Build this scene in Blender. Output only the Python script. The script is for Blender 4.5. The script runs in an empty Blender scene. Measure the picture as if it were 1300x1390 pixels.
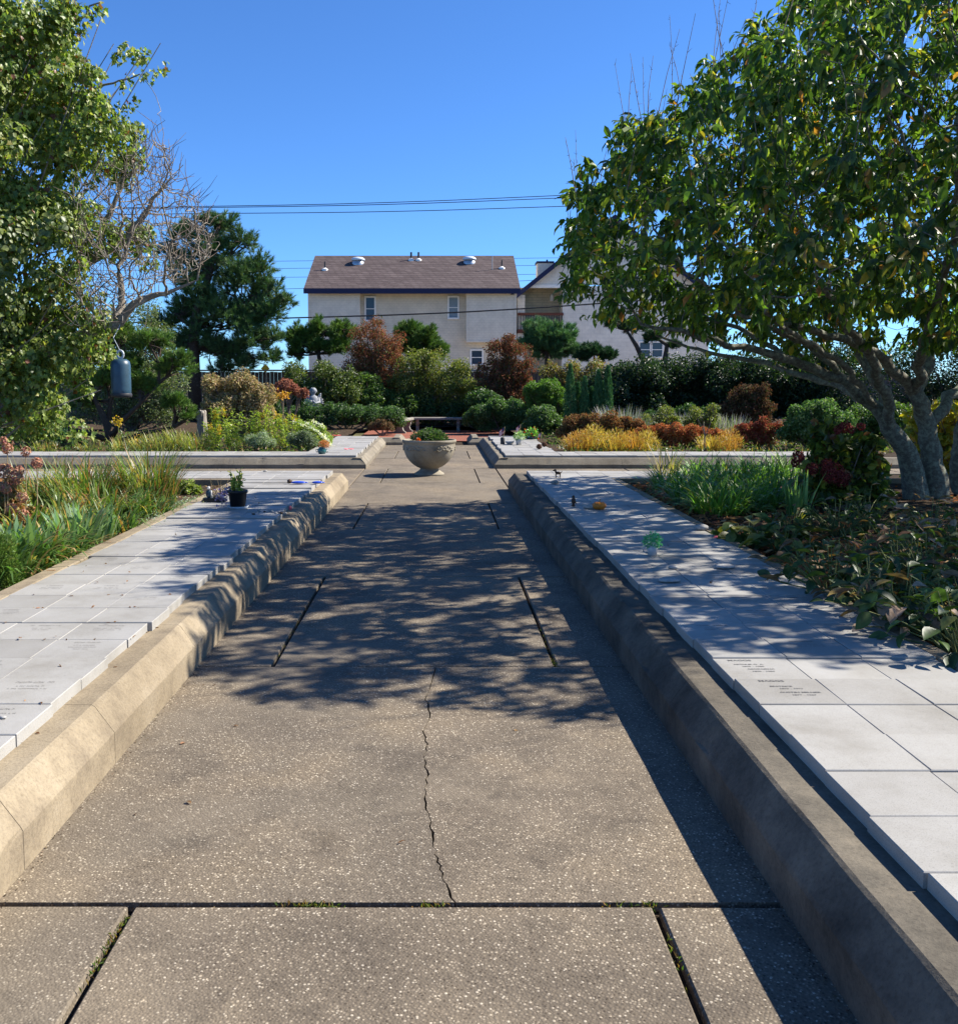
import bpy, math, random
import numpy as np
from mathutils import Vector, Matrix

random.seed(7)
RNG = np.random.default_rng(7)
R = math.radians
sc = bpy.context.scene
col = sc.collection

# ------------------------------------------------------------------ camera
F, CX, CY, H = 1300.0, 595.0, 650.0, 1.62
PITCH = math.atan(130.0 / 1300.0)
cam_d = bpy.data.cameras.new('camera')
cam = bpy.data.objects.new('camera', cam_d)
col.objects.link(cam)
cam.location = (0, 0, H)
cam.rotation_euler = (math.pi / 2 - PITCH, 0, 0)
cam_d.sensor_fit = 'HORIZONTAL'
cam_d.sensor_width = 36.0
cam_d.lens = 36.0
cam_d.shift_x = (650 - CX) / 1300.0
cam_d.shift_y = -(695 - CY) / 1300.0
cam_d.clip_start = 0.05
cam_d.clip_end = 2000
sc.camera = cam

# ------------------------------------------------------------------ light
SUN_EL, SUN_AZ = 41.0, 17.0            # elevation; degrees from +X (right) towards +Y (ahead)
sd = Vector((math.cos(R(SUN_EL)) * math.cos(R(SUN_AZ)), math.cos(R(SUN_EL)) * math.sin(R(SUN_AZ)), math.sin(R(SUN_EL))))
world = bpy.data.worlds.new('World')
sc.world = world
world.use_nodes = True
wn = world.node_tree
wn.nodes.clear()
sky = wn.nodes.new('ShaderNodeTexSky')
sky.sky_type = 'NISHITA'
sky.sun_disc = False
sky.sun_elevation = R(SUN_EL)
sky.sun_rotation = R(90 - SUN_AZ)
sky.altitude = 0
sky.air_density = 0.8
sky.dust_density = 0.0
sky.ozone_density = 6.0
bg = wn.nodes.new('ShaderNodeBackground')
bg.inputs['Strength'].default_value = 0.078
wo = wn.nodes.new('ShaderNodeOutputWorld')
tint = wn.nodes.new('ShaderNodeMix')          # the deep, saturated blue of a phone picture, the same over the whole sky
tint.data_type = 'RGBA'
tint.blend_type = 'MULTIPLY'
tint.inputs[0].default_value = 1.0
tint.inputs[7].default_value = (0.60, 0.90, 1.2, 1)
wn.links.new(sky.outputs[0], tint.inputs[6])
wn.links.new(tint.outputs[2], bg.inputs[0])
wn.links.new(bg.outputs[0], wo.inputs[0])
sun_d = bpy.data.lights.new('sun', 'SUN')
sun_d.energy = 5.0
sun_d.angle = R(0.53)
sun_d.color = (1.0, 0.94, 0.84)
sun = bpy.data.objects.new('sun', sun_d)
col.objects.link(sun)
sun.rotation_euler = sd.to_track_quat('Z', 'Y').to_euler()
sun.location = (20, 6, 25)
sc.view_settings.view_transform = 'Standard'
sc.view_settings.look = 'None'
sc.view_settings.exposure = 1.15
sc.view_settings.gamma = 1.0
sc.cycles.use_denoising = True
sc.cycles.max_bounces = 8
sc.cycles.transparent_max_bounces = 6


# ------------------------------------------------------------------ pixel -> place
def ray(px, py):
    a, b = (px - CX) / F, (CY - py) / F
    cp, sp = math.cos(PITCH), math.sin(PITCH)
    return Vector((a, cp + b * sp, -sp + b * cp))


def W(px, py, Y):
    r = ray(px, py)
    t = Y / r.y
    return Vector((r.x * t, Y, H + r.z * t))


def G(px, py, z=0.0):
    r = ray(px, py)
    t = (z - H) / r.z
    return Vector((r.x * t, r.y * t, z))


# ------------------------------------------------------------------ objects
ROOTLOC = {}


def root_loc(o):
    while o.parent is not None:
        o = o.parent
    return ROOTLOC.get(o.name, Vector((0, 0, 0)))


def thing(name, label, cat, loc, group=None):
    o = bpy.data.objects.new(name, None)
    o.empty_display_size = 0.2
    col.objects.link(o)
    o.location = loc
    ROOTLOC[o.name] = Vector(loc)
    o['label'] = label
    o['category'] = cat
    if group:
        o['group'] = group
    return o


def tag(o, label, cat, group=None):
    o['label'] = label
    o['category'] = cat
    if group:
        o['group'] = group
    return o


def struct(o):
    o['kind'] = 'structure'
    return o


def make_mesh(name, verts, faces, mat, colors=None, smooth=False):
    """verts (N,3); faces: array (M,k) or list of such arrays"""
    verts = np.asarray(verts, dtype=np.float64)
    if isinstance(faces, np.ndarray):
        faces = [faces]
    faces = [np.asarray(f, dtype=np.int32) for f in faces if len(f)]
    me = bpy.data.meshes.new(name)
    me.vertices.add(len(verts))
    me.vertices.foreach_set('co', verts.astype(np.float32).ravel())
    loops = np.concatenate([f.ravel() for f in faces])
    tot = np.concatenate([np.full(len(f), f.shape[1], dtype=np.int32) for f in faces])
    st = np.concatenate([[0], np.cumsum(tot)[:-1]]).astype(np.int32)
    me.loops.add(len(loops))
    me.loops.foreach_set('vertex_index', loops.astype(np.int32))
    me.polygons.add(len(tot))
    me.polygons.foreach_set('loop_start', st)
    me.polygons.foreach_set('use_smooth', np.full(len(tot), bool(smooth)))
    me.update(calc_edges=True)
    if colors is not None:
        ca = me.color_attributes.new('col', 'FLOAT_COLOR', 'POINT')
        c4 = np.ones((len(verts), 4), dtype=np.float32)
        c4[:, :3] = colors
        ca.data.foreach_set('color', c4.ravel())
    if mat is not None:
        me.materials.append(mat)
    return me


def put(name, verts, faces, mat, parent=None, colors=None, smooth=False, loc=None):
    """verts in world coordinates"""
    verts = np.asarray(verts, dtype=np.float64)
    if parent is not None:
        L = root_loc(parent)
    else:
        L = Vector(loc) if loc is not None else Vector((0, 0, 0))
    me = make_mesh(name, verts - np.array(L), faces, mat, colors, smooth)
    o = bpy.data.objects.new(name, me)
    col.objects.link(o)
    if parent is not None:
        o.parent = parent
    else:
        o.location = L
        ROOTLOC[o.name] = L
    return o


def inst(name, me, M, parent):
    """object sharing mesh data; M in world space"""
    o = bpy.data.objects.new(name, me)
    col.objects.link(o)
    if parent is not None:
        o.parent = parent
        o.matrix_basis = Matrix.Translation(-root_loc(parent)) @ M
    else:
        o.matrix_basis = M
        ROOTLOC[o.name] = M.to_translation()
    return o


class MB:
    def __init__(s):
        s.v = []
        s.f = {}
        s.n = 0

    def add(s, v, f):
        v = np.asarray(v, dtype=np.float64).reshape(-1, 3)
        if isinstance(f, np.ndarray):
            f = [f]
        for a in f:
            a = np.asarray(a, dtype=np.int32)
            if len(a):
                s.f.setdefault(a.shape[1], []).append(a + s.n)
        s.v.append(v)
        s.n += len(v)
        return s

    def faces(s):
        return [np.concatenate(x) for x in s.f.values()]

    def verts(s):
        return np.concatenate(s.v)

    def put(s, name, mat, parent=None, smooth=False, loc=None):
        return put(name, s.verts(), s.faces(), mat, parent, None, smooth, loc)

    def box(s, x0, x1, y0, y1, z0, z1, bev=0.0):
        if bev <= 0:
            v = [(x, y, z) for z in (z0, z1) for y in (y0, y1) for x in (x0, x1)]
            f = np.array([(0, 2, 3, 1), (4, 5, 7, 6), (0, 1, 5, 4), (2, 6, 7, 3), (0, 4, 6, 2), (1, 3, 7, 5)])
            return s.add(v, f)
        b = bev
        v = []
        for z, k in ((z0, 0), (z1 - b, 0), (z1, b)):
            v += [(x0 + k, y0 + k, z), (x1 - k, y0 + k, z), (x1 - k, y1 - k, z), (x0 + k, y1 - k, z)]
        f = [(3, 2, 1, 0), (8, 9, 10, 11)]
        for r in (0, 4):
            for i in range(4):
                j = (i + 1) % 4
                f.append((r + i, r + j, r + j + 4, r + i + 4))
        return s.add(v, np.array(f))

    def lathe(s, prof, c, n=24, sx=1.0, sy=1.0, close=False):
        a = np.linspace(0, 2 * math.pi, n, endpoint=False)
        v = []
        for r, z in prof:
            v.append(np.stack([c[0] + sx * r * np.cos(a), c[1] + sy * r * np.sin(a), np.full(n, c[2] + z)], 1))
        v = np.concatenate(v)
        f = []
        for k in range(len(prof) - 1):
            for i in range(n):
                j = (i + 1) % n
                f.append((k * n + i, k * n + j, (k + 1) * n + j, (k + 1) * n + i))
        return s.add(v, np.array(f))

    def tube(s, pts, rad, n=6, cap=True):
        v, f, caps = tube_np(pts, rad, n)
        s.add(v, f)
        if cap:
            s.f.setdefault(n, []).append(caps + (s.n - len(v)))
        return s

    def ellipsoid(s, c, r, n=12, m=8, rot=None):
        v = []
        for k in range(m + 1):
            t = math.pi * k / m
            t = min(max(t, 0.02), math.pi - 0.02)
            for i in range(n):
                a = 2 * math.pi * i / n
                p = Vector((r[0] * math.sin(t) * math.cos(a), r[1] * math.sin(t) * math.sin(a), r[2] * math.cos(t)))
                if rot is not None:
                    p = rot @ p
                v.append((c[0] + p.x, c[1] + p.y, c[2] + p.z))
        f = []
        for k in range(m):
            for i in range(n):
                j = (i + 1) % n
                f.append((k * n + i, (k + 1) * n + i, (k + 1) * n + j, k * n + j))
        return s.add(v, np.array(f))


def tube_np(pts, rad, n=6):
    P = np.asarray(pts, dtype=np.float64)
    m = len(P)
    rad = np.full(m, rad) if np.isscalar(rad) else np.asarray(rad)
    T = np.gradient(P, axis=0)
    T /= np.linalg.norm(T, axis=1, keepdims=True) + 1e-12
    ref = np.array([0.0, 0, 1]) if abs(T[:, 2]).mean() < 0.8 else np.array([1.0, 0.13, 0])
    U = np.cross(T, ref)
    U /= np.linalg.norm(U, axis=1, keepdims=True) + 1e-9
    V = np.cross(T, U)
    a = np.linspace(0, 2 * math.pi, n, endpoint=False)
    v = P[:, None, :] + rad[:, None, None] * (np.cos(a)[None, :, None] * U[:, None, :] + np.sin(a)[None, :, None] * V[:, None, :])
    i = np.arange(n)
    j = (i + 1) % n
    k = np.arange(m - 1)[:, None] * n
    f = np.stack([k + i, k + j, k + j + n, k + i + n], -1).reshape(-1, 4)
    caps = np.array([list(range(n))[::-1], list(range((m - 1) * n, m * n))])
    return v.reshape(-1, 3), f, caps


# ------------------------------------------------------------------ materials
def new_mat(name):
    m = bpy.data.materials.new(name)
    m.use_nodes = True
    nt = m.node_tree
    b = nt.nodes['Principled BSDF']
    return m, nt, b


def N(nt, t, **kw):
    n = nt.nodes.new(t)
    for k, v in kw.items():
        if k.startswith('i_'):
            key = k[2:]
            key = int(key) if key.isdigit() else key.replace('_', ' ')
            n.inputs[key].default_value = v
        else:
            setattr(n, k, v)
    return n


def ramp(nt, stops):
    r = nt.nodes.new('ShaderNodeValToRGB')
    e = r.color_ramp.elements
    while len(e) < len(stops):
        e.new(0.5)
    for x, (p, c) in zip(e, stops):
        x.position = p
        x.color = tuple(c) + (1,) if len(c) == 3 else c
    return r


def mixc(nt, fac, a, b, blend='MIX'):
    m = nt.nodes.new('ShaderNodeMix')
    m.data_type = 'RGBA'
    m.blend_type = blend
    for inp, x in ((m.inputs[0], fac), (m.inputs[6], a), (m.inputs[7], b)):
        if hasattr(x, 'links') or hasattr(x, 'is_output'):
            nt.links.new(x, inp)
        elif isinstance(x, (tuple, list)):
            inp.default_value = tuple(x) + (1,) if len(x) == 3 else x
        else:
            inp.default_value = x
    return m.outputs[2]


def plain(name, c, rough=0.7, noise=0.12, scale=8.0, spec=0.3, metal=0.0, bump=0.0):
    m, nt, b = new_mat(name)
    tc = N(nt, 'ShaderNodeTexCoord')
    nz = N(nt, 'ShaderNodeTexNoise', i_Scale=scale, i_Detail=6.0, i_Roughness=0.65)
    nt.links.new(tc.outputs['Object'], nz.inputs['Vector'])
    d = tuple(max(0, x * (1 - noise * 2)) for x in c)
    u = tuple(min(1, x * (1 + noise * 2)) for x in c)
    r = ramp(nt, [(0.3, d), (0.7, u)])
    nt.links.new(nz.outputs[0], r.inputs[0])
    nt.links.new(r.outputs[0], b.inputs['Base Color'])
    b.inputs['Roughness'].default_value = rough
    b.inputs['Specular IOR Level'].default_value = spec
    b.inputs['Metallic'].default_value = metal
    if bump > 0:
        bp = N(nt, 'ShaderNodeBump', i_Strength=bump, i_Distance=0.02)
        nt.links.new(nz.outputs[0], bp.inputs['Height'])
        nt.links.new(bp.outputs[0], b.inputs['Normal'])
    return m


def leaf_mat(name, rough=0.42, trans=0.42, spec=0.45, tint=(1.25, 1.35, 0.55)):
    m, nt, b = new_mat(name)
    at = N(nt, 'ShaderNodeAttribute', attribute_name='col')
    nt.links.new(at.outputs['Color'], b.inputs['Base Color'])
    b.inputs['Roughness'].default_value = rough
    b.inputs['Specular IOR Level'].default_value = spec
    tr = N(nt, 'ShaderNodeBsdfTranslucent')
    tcx = mixc(nt, 1.0, at.outputs['Color'], tint, 'MULTIPLY')
    nt.links.new(tcx, tr.inputs[0])
    mx = N(nt, 'ShaderNodeMixShader')
    mx.inputs[0].default_value = trans
    nt.links.new(b.outputs[0], mx.inputs[1])
    nt.links.new(tr.outputs[0], mx.inputs[2])
    nt.links.new(mx.outputs[0], nt.nodes['Material Output'].inputs[0])
    return m


def flat_leaf_mat(name, c, c2, rough=0.45, trans=0.3):
    m, nt, b = new_mat(name)
    oi = N(nt, 'ShaderNodeObjectInfo')
    tc = N(nt, 'ShaderNodeTexCoord')
    nz = N(nt, 'ShaderNodeTexNoise', i_Scale=3.0, i_Detail=5.0)
    nt.links.new(tc.outputs['Object'], nz.inputs['Vector'])
    base = mixc(nt, oi.outputs['Random'], c, c2)
    dk = tuple(x * 0.6 for x in c)
    r = ramp(nt, [(0.42, (0, 0, 0)), (0.7, (1, 1, 1))])
    nt.links.new(nz.outputs[0], r.inputs[0])
    out = mixc(nt, r.outputs[0], base, dk)
    nt.links.new(out, b.inputs['Base Color'])
    b.inputs['Roughness'].default_value = rough
    tr = N(nt, 'ShaderNodeBsdfTranslucent')
    nt.links.new(mixc(nt, 1.0, out, (1.3, 1.4, 0.6), 'MULTIPLY'), tr.inputs[0])
    mx = N(nt, 'ShaderNodeMixShader')
    mx.inputs[0].default_value = trans
    nt.links.new(b.outputs[0], mx.inputs[1])
    nt.links.new(tr.outputs[0], mx.inputs[2])
    nt.links.new(mx.outputs[0], nt.nodes['Material Output'].inputs[0])
    return m


def aggregate_mat():
    m, nt, b = new_mat('exposed_aggregate')
    tc = N(nt, 'ShaderNodeTexCoord')
    geo = N(nt, 'ShaderNodeNewGeometry')
    mp_ = N(nt, 'ShaderNodeMapping')
    mp_.inputs['Rotation'].default_value = (0.45, 0.31, 0.62)
    mp_.inputs['Location'].default_value = (3.17, 1.73, 0.37)
    nt.links.new(geo.outputs['Position'], mp_.inputs['Vector'])
    pos = mp_.outputs[0]
    v1 = N(nt, 'ShaderNodeTexVoronoi', i_Scale=112.0, i_Randomness=1.0)
    v2 = N(nt, 'ShaderNodeTexVoronoi', i_Scale=58.0, i_Randomness=1.0)
    n1 = N(nt, 'ShaderNodeTexNoise', i_Scale=1.3, i_Detail=8.0, i_Roughness=0.62)
    n2 = N(nt, 'ShaderNodeTexNoise', i_Scale=160.0, i_Detail=4.0)
    n3 = N(nt, 'ShaderNodeTexNoise', i_Scale=0.55, i_Detail=5.0, i_Roughness=0.6)
    for x in (v1, v2, n1, n2, n3):
        nt.links.new(pos, x.inputs['Vector'])
    peb = ramp(nt, [(0.0, (0.051, 0.040, 0.029)), (0.5, (0.128, 0.106, 0.080)), (0.80, (0.179, 0.150, 0.115)), (0.94, (0.294, 0.256, 0.198)), (1.0, (0.397, 0.358, 0.294))])
    sep = N(nt, 'ShaderNodeSeparateColor')
    nt.links.new(v1.outputs['Color'], sep.inputs[0])
    nt.links.new(sep.outputs[0], peb.inputs[0])
    # larger pale stones
    sep2 = N(nt, 'ShaderNodeSeparateColor')
    nt.links.new(v2.outputs['Color'], sep2.inputs[0])
    big = ramp(nt, [(0.925, (0, 0, 0)), (0.94, (1, 1, 1))])
    nt.links.new(sep2.outputs[1], big.inputs[0])
    edge = ramp(nt, [(0.25, (1, 1, 1)), (0.36, (0, 0, 0))])
    nt.links.new(v2.outputs['Distance'], edge.inputs[0])
    bm = mixc(nt, 1.0, big.outputs[0], edge.outputs[0], 'MULTIPLY')
    c = mixc(nt, bm, peb.outputs[0], (0.352, 0.301, 0.230))
    # matrix between the pebbles
    e1 = ramp(nt, [(0.34, (0, 0, 0)), (0.55, (1, 1, 1))])
    nt.links.new(v1.outputs['Distance'], e1.inputs[0])
    c = mixc(nt, e1.outputs[0], c, (0.106, 0.088, 0.067))
    # weathering
    st = ramp(nt, [(0.28, (0.66, 0.65, 0.65)), (0.5, (1.12, 1.10, 1.06)), (0.74, (1.55, 1.46, 1.28))])
    nt.links.new(n1.outputs[0], st.inputs[0])
    c = mixc(nt, 1.0, c, st.outputs[0], 'MULTIPLY')
    st2 = ramp(nt, [(0.50, (0, 0, 0)), (0.68, (0.75, 0.75, 0.75))])
    nt.links.new(n3.outputs[0], st2.inputs[0])
    c = mixc(nt, st2.outputs[0], c, (0.173, 0.144, 0.106))
    oi = N(nt, 'ShaderNodeObjectInfo')
    pt = ramp(nt, [(0.0, (1.02, 1.03, 1.04)), (1.0, (1.24, 1.22, 1.19))])
    nt.links.new(oi.outputs['Random'], pt.inputs[0])
    c = mixc(nt, 1.0, c, pt.outputs[0], 'MULTIPLY')
    n4 = N(nt, 'ShaderNodeTexNoise', i_Scale=4.2, i_Detail=7.0, i_Roughness=0.7)
    nt.links.new(pos, n4.inputs['Vector'])
    st4 = ramp(nt, [(0.33, (0.62, 0.62, 0.63)), (0.47, (1, 1, 1))])
    nt.links.new(n4.outputs[0], st4.inputs[0])
    c = mixc(nt, 0.75, c, st4.outputs[0], 'MULTIPLY')
    nt.links.new(c, b.inputs['Base Color'])
    b.inputs['Roughness'].default_value = 0.85
    b.inputs['Specular IOR Level'].default_value = 0.25
    bp = N(nt, 'ShaderNodeBump', i_Strength=0.55, i_Distance=0.004, invert=True)
    nt.links.new(v1.outputs['Distance'], bp.inputs['Height'])
    nt.links.new(bp.outputs[0], b.inputs['Normal'])
    return m


def concrete_mat(name, c, dark, light):
    m, nt, b = new_mat(name)
    geo = N(nt, 'ShaderNodeNewGeometry')
    n1 = N(nt, 'ShaderNodeTexNoise', i_Scale=3.5, i_Detail=9.0, i_Roughness=0.68)
    n2 = N(nt, 'ShaderNodeTexNoise', i_Scale=70.0, i_Detail=5.0, i_Roughness=0.7)
    n3 = N(nt, 'ShaderNodeTexNoise', i_Scale=1.1, i_Detail=4.0)
    v = N(nt, 'ShaderNodeTexVoronoi', i_Scale=85.0)
    for x in (n1, n2, n3, v):
        nt.links.new(geo.outputs['Position'], x.inputs['Vector'])
    r = ramp(nt, [(0.28, dark), (0.5, c), (0.75, light)])
    nt.links.new(n1.outputs[0], r.inputs[0])
    r2 = ramp(nt, [(0.3, (0.72, 0.70, 0.68)), (0.5, (1, 1, 1)), (0.72, (1.18, 1.16, 1.12))])
    nt.links.new(n2.outputs[0], r2.inputs[0])
    cc = mixc(nt, 0.9, r.outputs[0], r2.outputs[0], 'MULTIPLY')
    r3 = ramp(nt, [(0.35, (0.8, 0.79, 0.78)), (0.6, (1.05, 1.05, 1.05))])
    nt.links.new(n3.outputs[0], r3.inputs[0])
    cc = mixc(nt, 1.0, cc, r3.outputs[0], 'MULTIPLY')
    pit = ramp(nt, [(0.05, (1, 1, 1)), (0.12, (0, 0, 0))])
    nt.links.new(v.outputs['Distance'], pit.inputs[0])
    cc = mixc(nt, pit.outputs[0], cc, tuple(x * 0.45 for x in c))
    nt.links.new(cc, b.inputs['Base Color'])
    b.inputs['Roughness'].default_value = 0.9
    b.inputs['Specular IOR Level'].default_value = 0.2
    bp = N(nt, 'ShaderNodeBump', i_Strength=0.5, i_Distance=0.006)
    nt.links.new(n2.outputs[0], bp.inputs['Height'])
    nt.links.new(bp.outputs[0], b.inputs['Normal'])
    return m


def granite_mat():
    m, nt, b = new_mat('white_granite')
    oi = N(nt, 'ShaderNodeObjectInfo')
    geo = N(nt, 'ShaderNodeNewGeometry')
    v = N(nt, 'ShaderNodeTexVoronoi', i_Scale=420.0)
    n1 = N(nt, 'ShaderNodeTexNoise', i_Scale=260.0, i_Detail=4.0, i_Roughness=0.8)
    n2 = N(nt, 'ShaderNodeTexNoise', i_Scale=2.5, i_Detail=7.0, i_Roughness=0.65)
    for x in (v, n1, n2):
        nt.links.new(geo.outputs['Position'], x.inputs['Vector'])
    tone = ramp(nt, [(0.0, (0.256, 0.246, 0.227)), (0.2, (0.294, 0.285, 0.266)), (1.0, (0.333, 0.323, 0.301))])
    nt.links.new(oi.outputs['Random'], tone.inputs[0])
    r = ramp(nt, [(0.32, (0.55, 0.55, 0.56)), (0.46, (1, 1, 1)), (0.7, (1.12, 1.12, 1.12))])
    nt.links.new(n1.outputs[0], r.inputs[0])
    c = mixc(nt, 1.0, tone.outputs[0], r.outputs[0], 'MULTIPLY')
    r2 = ramp(nt, [(0.28, (0.74, 0.715, 0.67)), (0.5, (0.96, 0.95, 0.93)), (0.68, (1.06, 1.06, 1.06))])
    nt.links.new(n2.outputs[0], r2.inputs[0])
    c = mixc(nt, 1.0, c, r2.outputs[0], 'MULTIPLY')
    nt.links.new(c, b.inputs['Base Color'])
    b.inputs['Roughness'].default_value = 0.6
    b.inputs['Specular IOR Level'].default_value = 0.35
    return m


def bark_mat(name, c, lichen, amount=0.5, sc_=9.0):
    m, nt, b = new_mat(name)
    geo = N(nt, 'ShaderNodeNewGeometry')
    n1 = N(nt, 'ShaderNodeTexNoise', i_Scale=sc_, i_Detail=8.0, i_Roughness=0.7)
    n2 = N(nt, 'ShaderNodeTexNoise', i_Scale=38.0, i_Detail=6.0, i_Roughness=0.7)
    mp = N(nt, 'ShaderNodeMapping')
    mp.inputs['Scale'].default_value = (1, 1, 3.2)
    nt.links.new(geo.outputs['Position'], mp.inputs['Vector'])
    nt.links.new(geo.outputs['Position'], n1.inputs['Vector'])
    nt.links.new(mp.outputs[0], n2.inputs['Vector'])
    r = ramp(nt, [(0.3, tuple(x * 0.45 for x in c)), (0.7, c)])
    nt.links.new(n2.outputs[0], r.inputs[0])
    lr = ramp(nt, [(0.60 - amount * 0.25, (0, 0, 0)), (0.74 - amount * 0.2, (1, 1, 1))])
    nt.links.new(n1.outputs[0], lr.inputs[0])
    c2 = mixc(nt, lr.outputs[0], r.outputs[0], lichen)
    nt.links.new(c2, b.inputs['Base Color'])
    b.inputs['Roughness'].default_value = 0.9
    b.inputs['Specular IOR Level'].default_value = 0.15
    bp = N(nt, 'ShaderNodeBump', i_Strength=0.8, i_Distance=0.015)
    nt.links.new(n2.outputs[0], bp.inputs['Height'])
    nt.links.new(bp.outputs[0], b.inputs['Normal'])
    return m


def course_mat(name, c1, c2, cm, bw, bh, mortar=0.01, rough=0.85, bump=0.4, axis='XZ'):
    """rows of shingles, siding or bricks too far off to tell apart"""
    m, nt, b = new_mat(name)
    geo = N(nt, 'ShaderNodeNewGeometry')
    sp = N(nt, 'ShaderNodeSeparateXYZ')
    nt.links.new(geo.outputs['Position'], sp.inputs[0])
    cb = N(nt, 'ShaderNodeCombineXYZ')
    if axis == 'XZ':
        ad = N(nt, 'ShaderNodeMath', operation='ADD')
        nt.links.new(sp.outputs[0], ad.inputs[0])
        nt.links.new(sp.outputs[1], ad.inputs[1])
        nt.links.new(ad.outputs[0], cb.inputs[0])
        nt.links.new(sp.outputs[2], cb.inputs[1])
    else:
        nt.links.new(sp.outputs[0], cb.inputs[0])
        nt.links.new(sp.outputs[1], cb.inputs[1])
    br = N(nt, 'ShaderNodeTexBrick')
    nt.links.new(cb.outputs[0], br.inputs['Vector'])
    br.inputs['Color1'].default_value = tuple(c1) + (1,)
    br.inputs['Color2'].default_value = tuple(c2) + (1,)
    br.inputs['Mortar'].default_value = tuple(cm) + (1,)
    br.inputs['Scale'].default_value = 1.0
    br.inputs['Mortar Size'].default_value = mortar
    br.inputs['Brick Width'].default_value = bw
    br.inputs['Row Height'].default_value = bh
    nz = N(nt, 'ShaderNodeTexNoise', i_Scale=1.4, i_Detail=8.0, i_Roughness=0.7)
    nt.links.new(geo.outputs['Position'], nz.inputs['Vector'])
    rr = ramp(nt, [(0.3, (0.82, 0.82, 0.82)), (0.7, (1.1, 1.1, 1.1))])
    nt.links.new(nz.outputs[0], rr.inputs[0])
    cc = mixc(nt, 1.0, br.outputs['Color'], rr.outputs[0], 'MULTIPLY')
    nt.links.new(cc, b.inputs['Base Color'])
    b.inputs['Roughness'].default_value = rough
    b.inputs['Specular IOR Level'].default_value = 0.2
    bp = N(nt, 'ShaderNodeBump', i_Strength=bump, i_Distance=0.02, invert=True)
    nt.links.new(br.outputs['Fac'], bp.inputs['Height'])
    nt.links.new(bp.outputs[0], b.inputs['Normal'])
    return m


def glass_mat(name, c):
    m, nt, b = new_mat(name)
    b.inputs['Base Color'].default_value = c + (1,)
    b.inputs['Roughness'].default_value = 0.06
    b.inputs['Specular IOR Level'].default_value = 0.4
    return m


M = {}
M['agg'] = aggregate_mat()
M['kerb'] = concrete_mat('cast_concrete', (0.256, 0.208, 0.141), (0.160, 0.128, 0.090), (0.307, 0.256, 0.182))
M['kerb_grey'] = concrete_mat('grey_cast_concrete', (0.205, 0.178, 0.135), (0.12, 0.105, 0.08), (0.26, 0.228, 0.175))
M['kerb_dark'] = concrete_mat('stained_shaded_concrete', (0.112, 0.098, 0.076), (0.042, 0.038, 0.031), (0.20, 0.17, 0.126))  # stained concrete, darkened further to carry the shade on its bevel
M['urn'] = concrete_mat('cast_stone', (0.269, 0.237, 0.179), (0.173, 0.147, 0.109), (0.333, 0.301, 0.243))
M['granite'] = granite_mat()
M['letter'] = plain('engraved_letters', (0.075, 0.075, 0.08), 0.9, 0.1, 40)
M['faint'] = plain('worn_letters', (0.16, 0.155, 0.15), 0.9, 0.2, 60)
M['joint'] = plain('dirt_in_joints', (0.045, 0.034, 0.024), 1.0, 0.3, 30, 0.05)
M['soil'] = plain('mulch_soil', (0.060, 0.042, 0.028), 1.0, 0.35, 14, 0.05, bump=0.9)
M['ground'] = plain('dry_lawn', (0.10, 0.095, 0.05), 1.0, 0.3, 1.2, 0.05)
M['leaf'] = leaf_mat('foliage')
M['gloss'] = leaf_mat('glossy_foliage', rough=0.40, trans=0.46, spec=0.35)
M['needle'] = leaf_mat('needles', rough=0.55, trans=0.15, spec=0.3)
M['dry'] = leaf_mat('dry_foliage', rough=0.8, trans=0.25, spec=0.1, tint=(1.2, 1.0, 0.7))
M['cherrybark'] = bark_mat('lichened_bark', (0.20, 0.18, 0.145), (0.285, 0.30, 0.225), 0.6, 20.0)
M['greybark'] = bark_mat('grey_twig_bark', (0.34, 0.295, 0.24), (0.44, 0.41, 0.35), 0.3)
M['pinebark'] = bark_mat('pine_bark', (0.095, 0.07, 0.052), (0.15, 0.12, 0.09), 0.2)
M['twig'] = plain('twig_bark', (0.20, 0.155, 0.12), 0.9, 0.25, 20, 0.1)
M['stalk'] = plain('green_stalk', (0.13, 0.15, 0.05), 0.8, 0.25, 20, 0.2)
M['drystalk'] = plain('dry_stalk', (0.32, 0.24, 0.13), 0.9, 0.25, 20, 0.1)
M['siding'] = course_mat('shingle_siding', (0.68, 0.60, 0.475), (0.665, 0.585, 0.465), (0.61, 0.54, 0.43), 0.26, 0.14, 0.012, bump=0.5)
M['siding_box'] = course_mat('shingle_siding_upper', (0.72, 0.65, 0.535), (0.705, 0.635, 0.525), (0.65, 0.59, 0.485), 0.26, 0.14, 0.012, bump=0.5)
M['siding_beige'] = course_mat('balcony_siding', (0.62, 0.53, 0.37), (0.58, 0.50, 0.35), (0.42, 0.36, 0.26), 0.6, 0.16, 0.016, bump=0.5)  # beige includes the warm light bounced into the balcony recess
M['siding_white'] = course_mat('white_shingle_siding', (0.75, 0.70, 0.61), (0.735, 0.685, 0.60), (0.67, 0.63, 0.56), 0.36, 0.24, 0.014, bump=0.5)
M['roof'] = course_mat('asphalt_shingles', (0.082, 0.060, 0.058), (0.12, 0.092, 0.088), (0.045, 0.034, 0.034), 0.38, 0.14, 0.014, bump=0.8)
M['navy'] = plain('navy_paint', (0.012, 0.014, 0.055), 0.5, 0.08)
M['white'] = plain('white_paint', (0.80, 0.78, 0.74), 0.5, 0.04)
M['glass'] = glass_mat('window_glass', (0.035, 0.055, 0.085))
M['blind'] = plain('window_blind', (0.20, 0.26, 0.30), 0.5, 0.05)
M['metal'] = plain('galvanised_metal', (0.42, 0.45, 0.48), 0.35, 0.06, 6, 0.5, 0.6)
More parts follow.
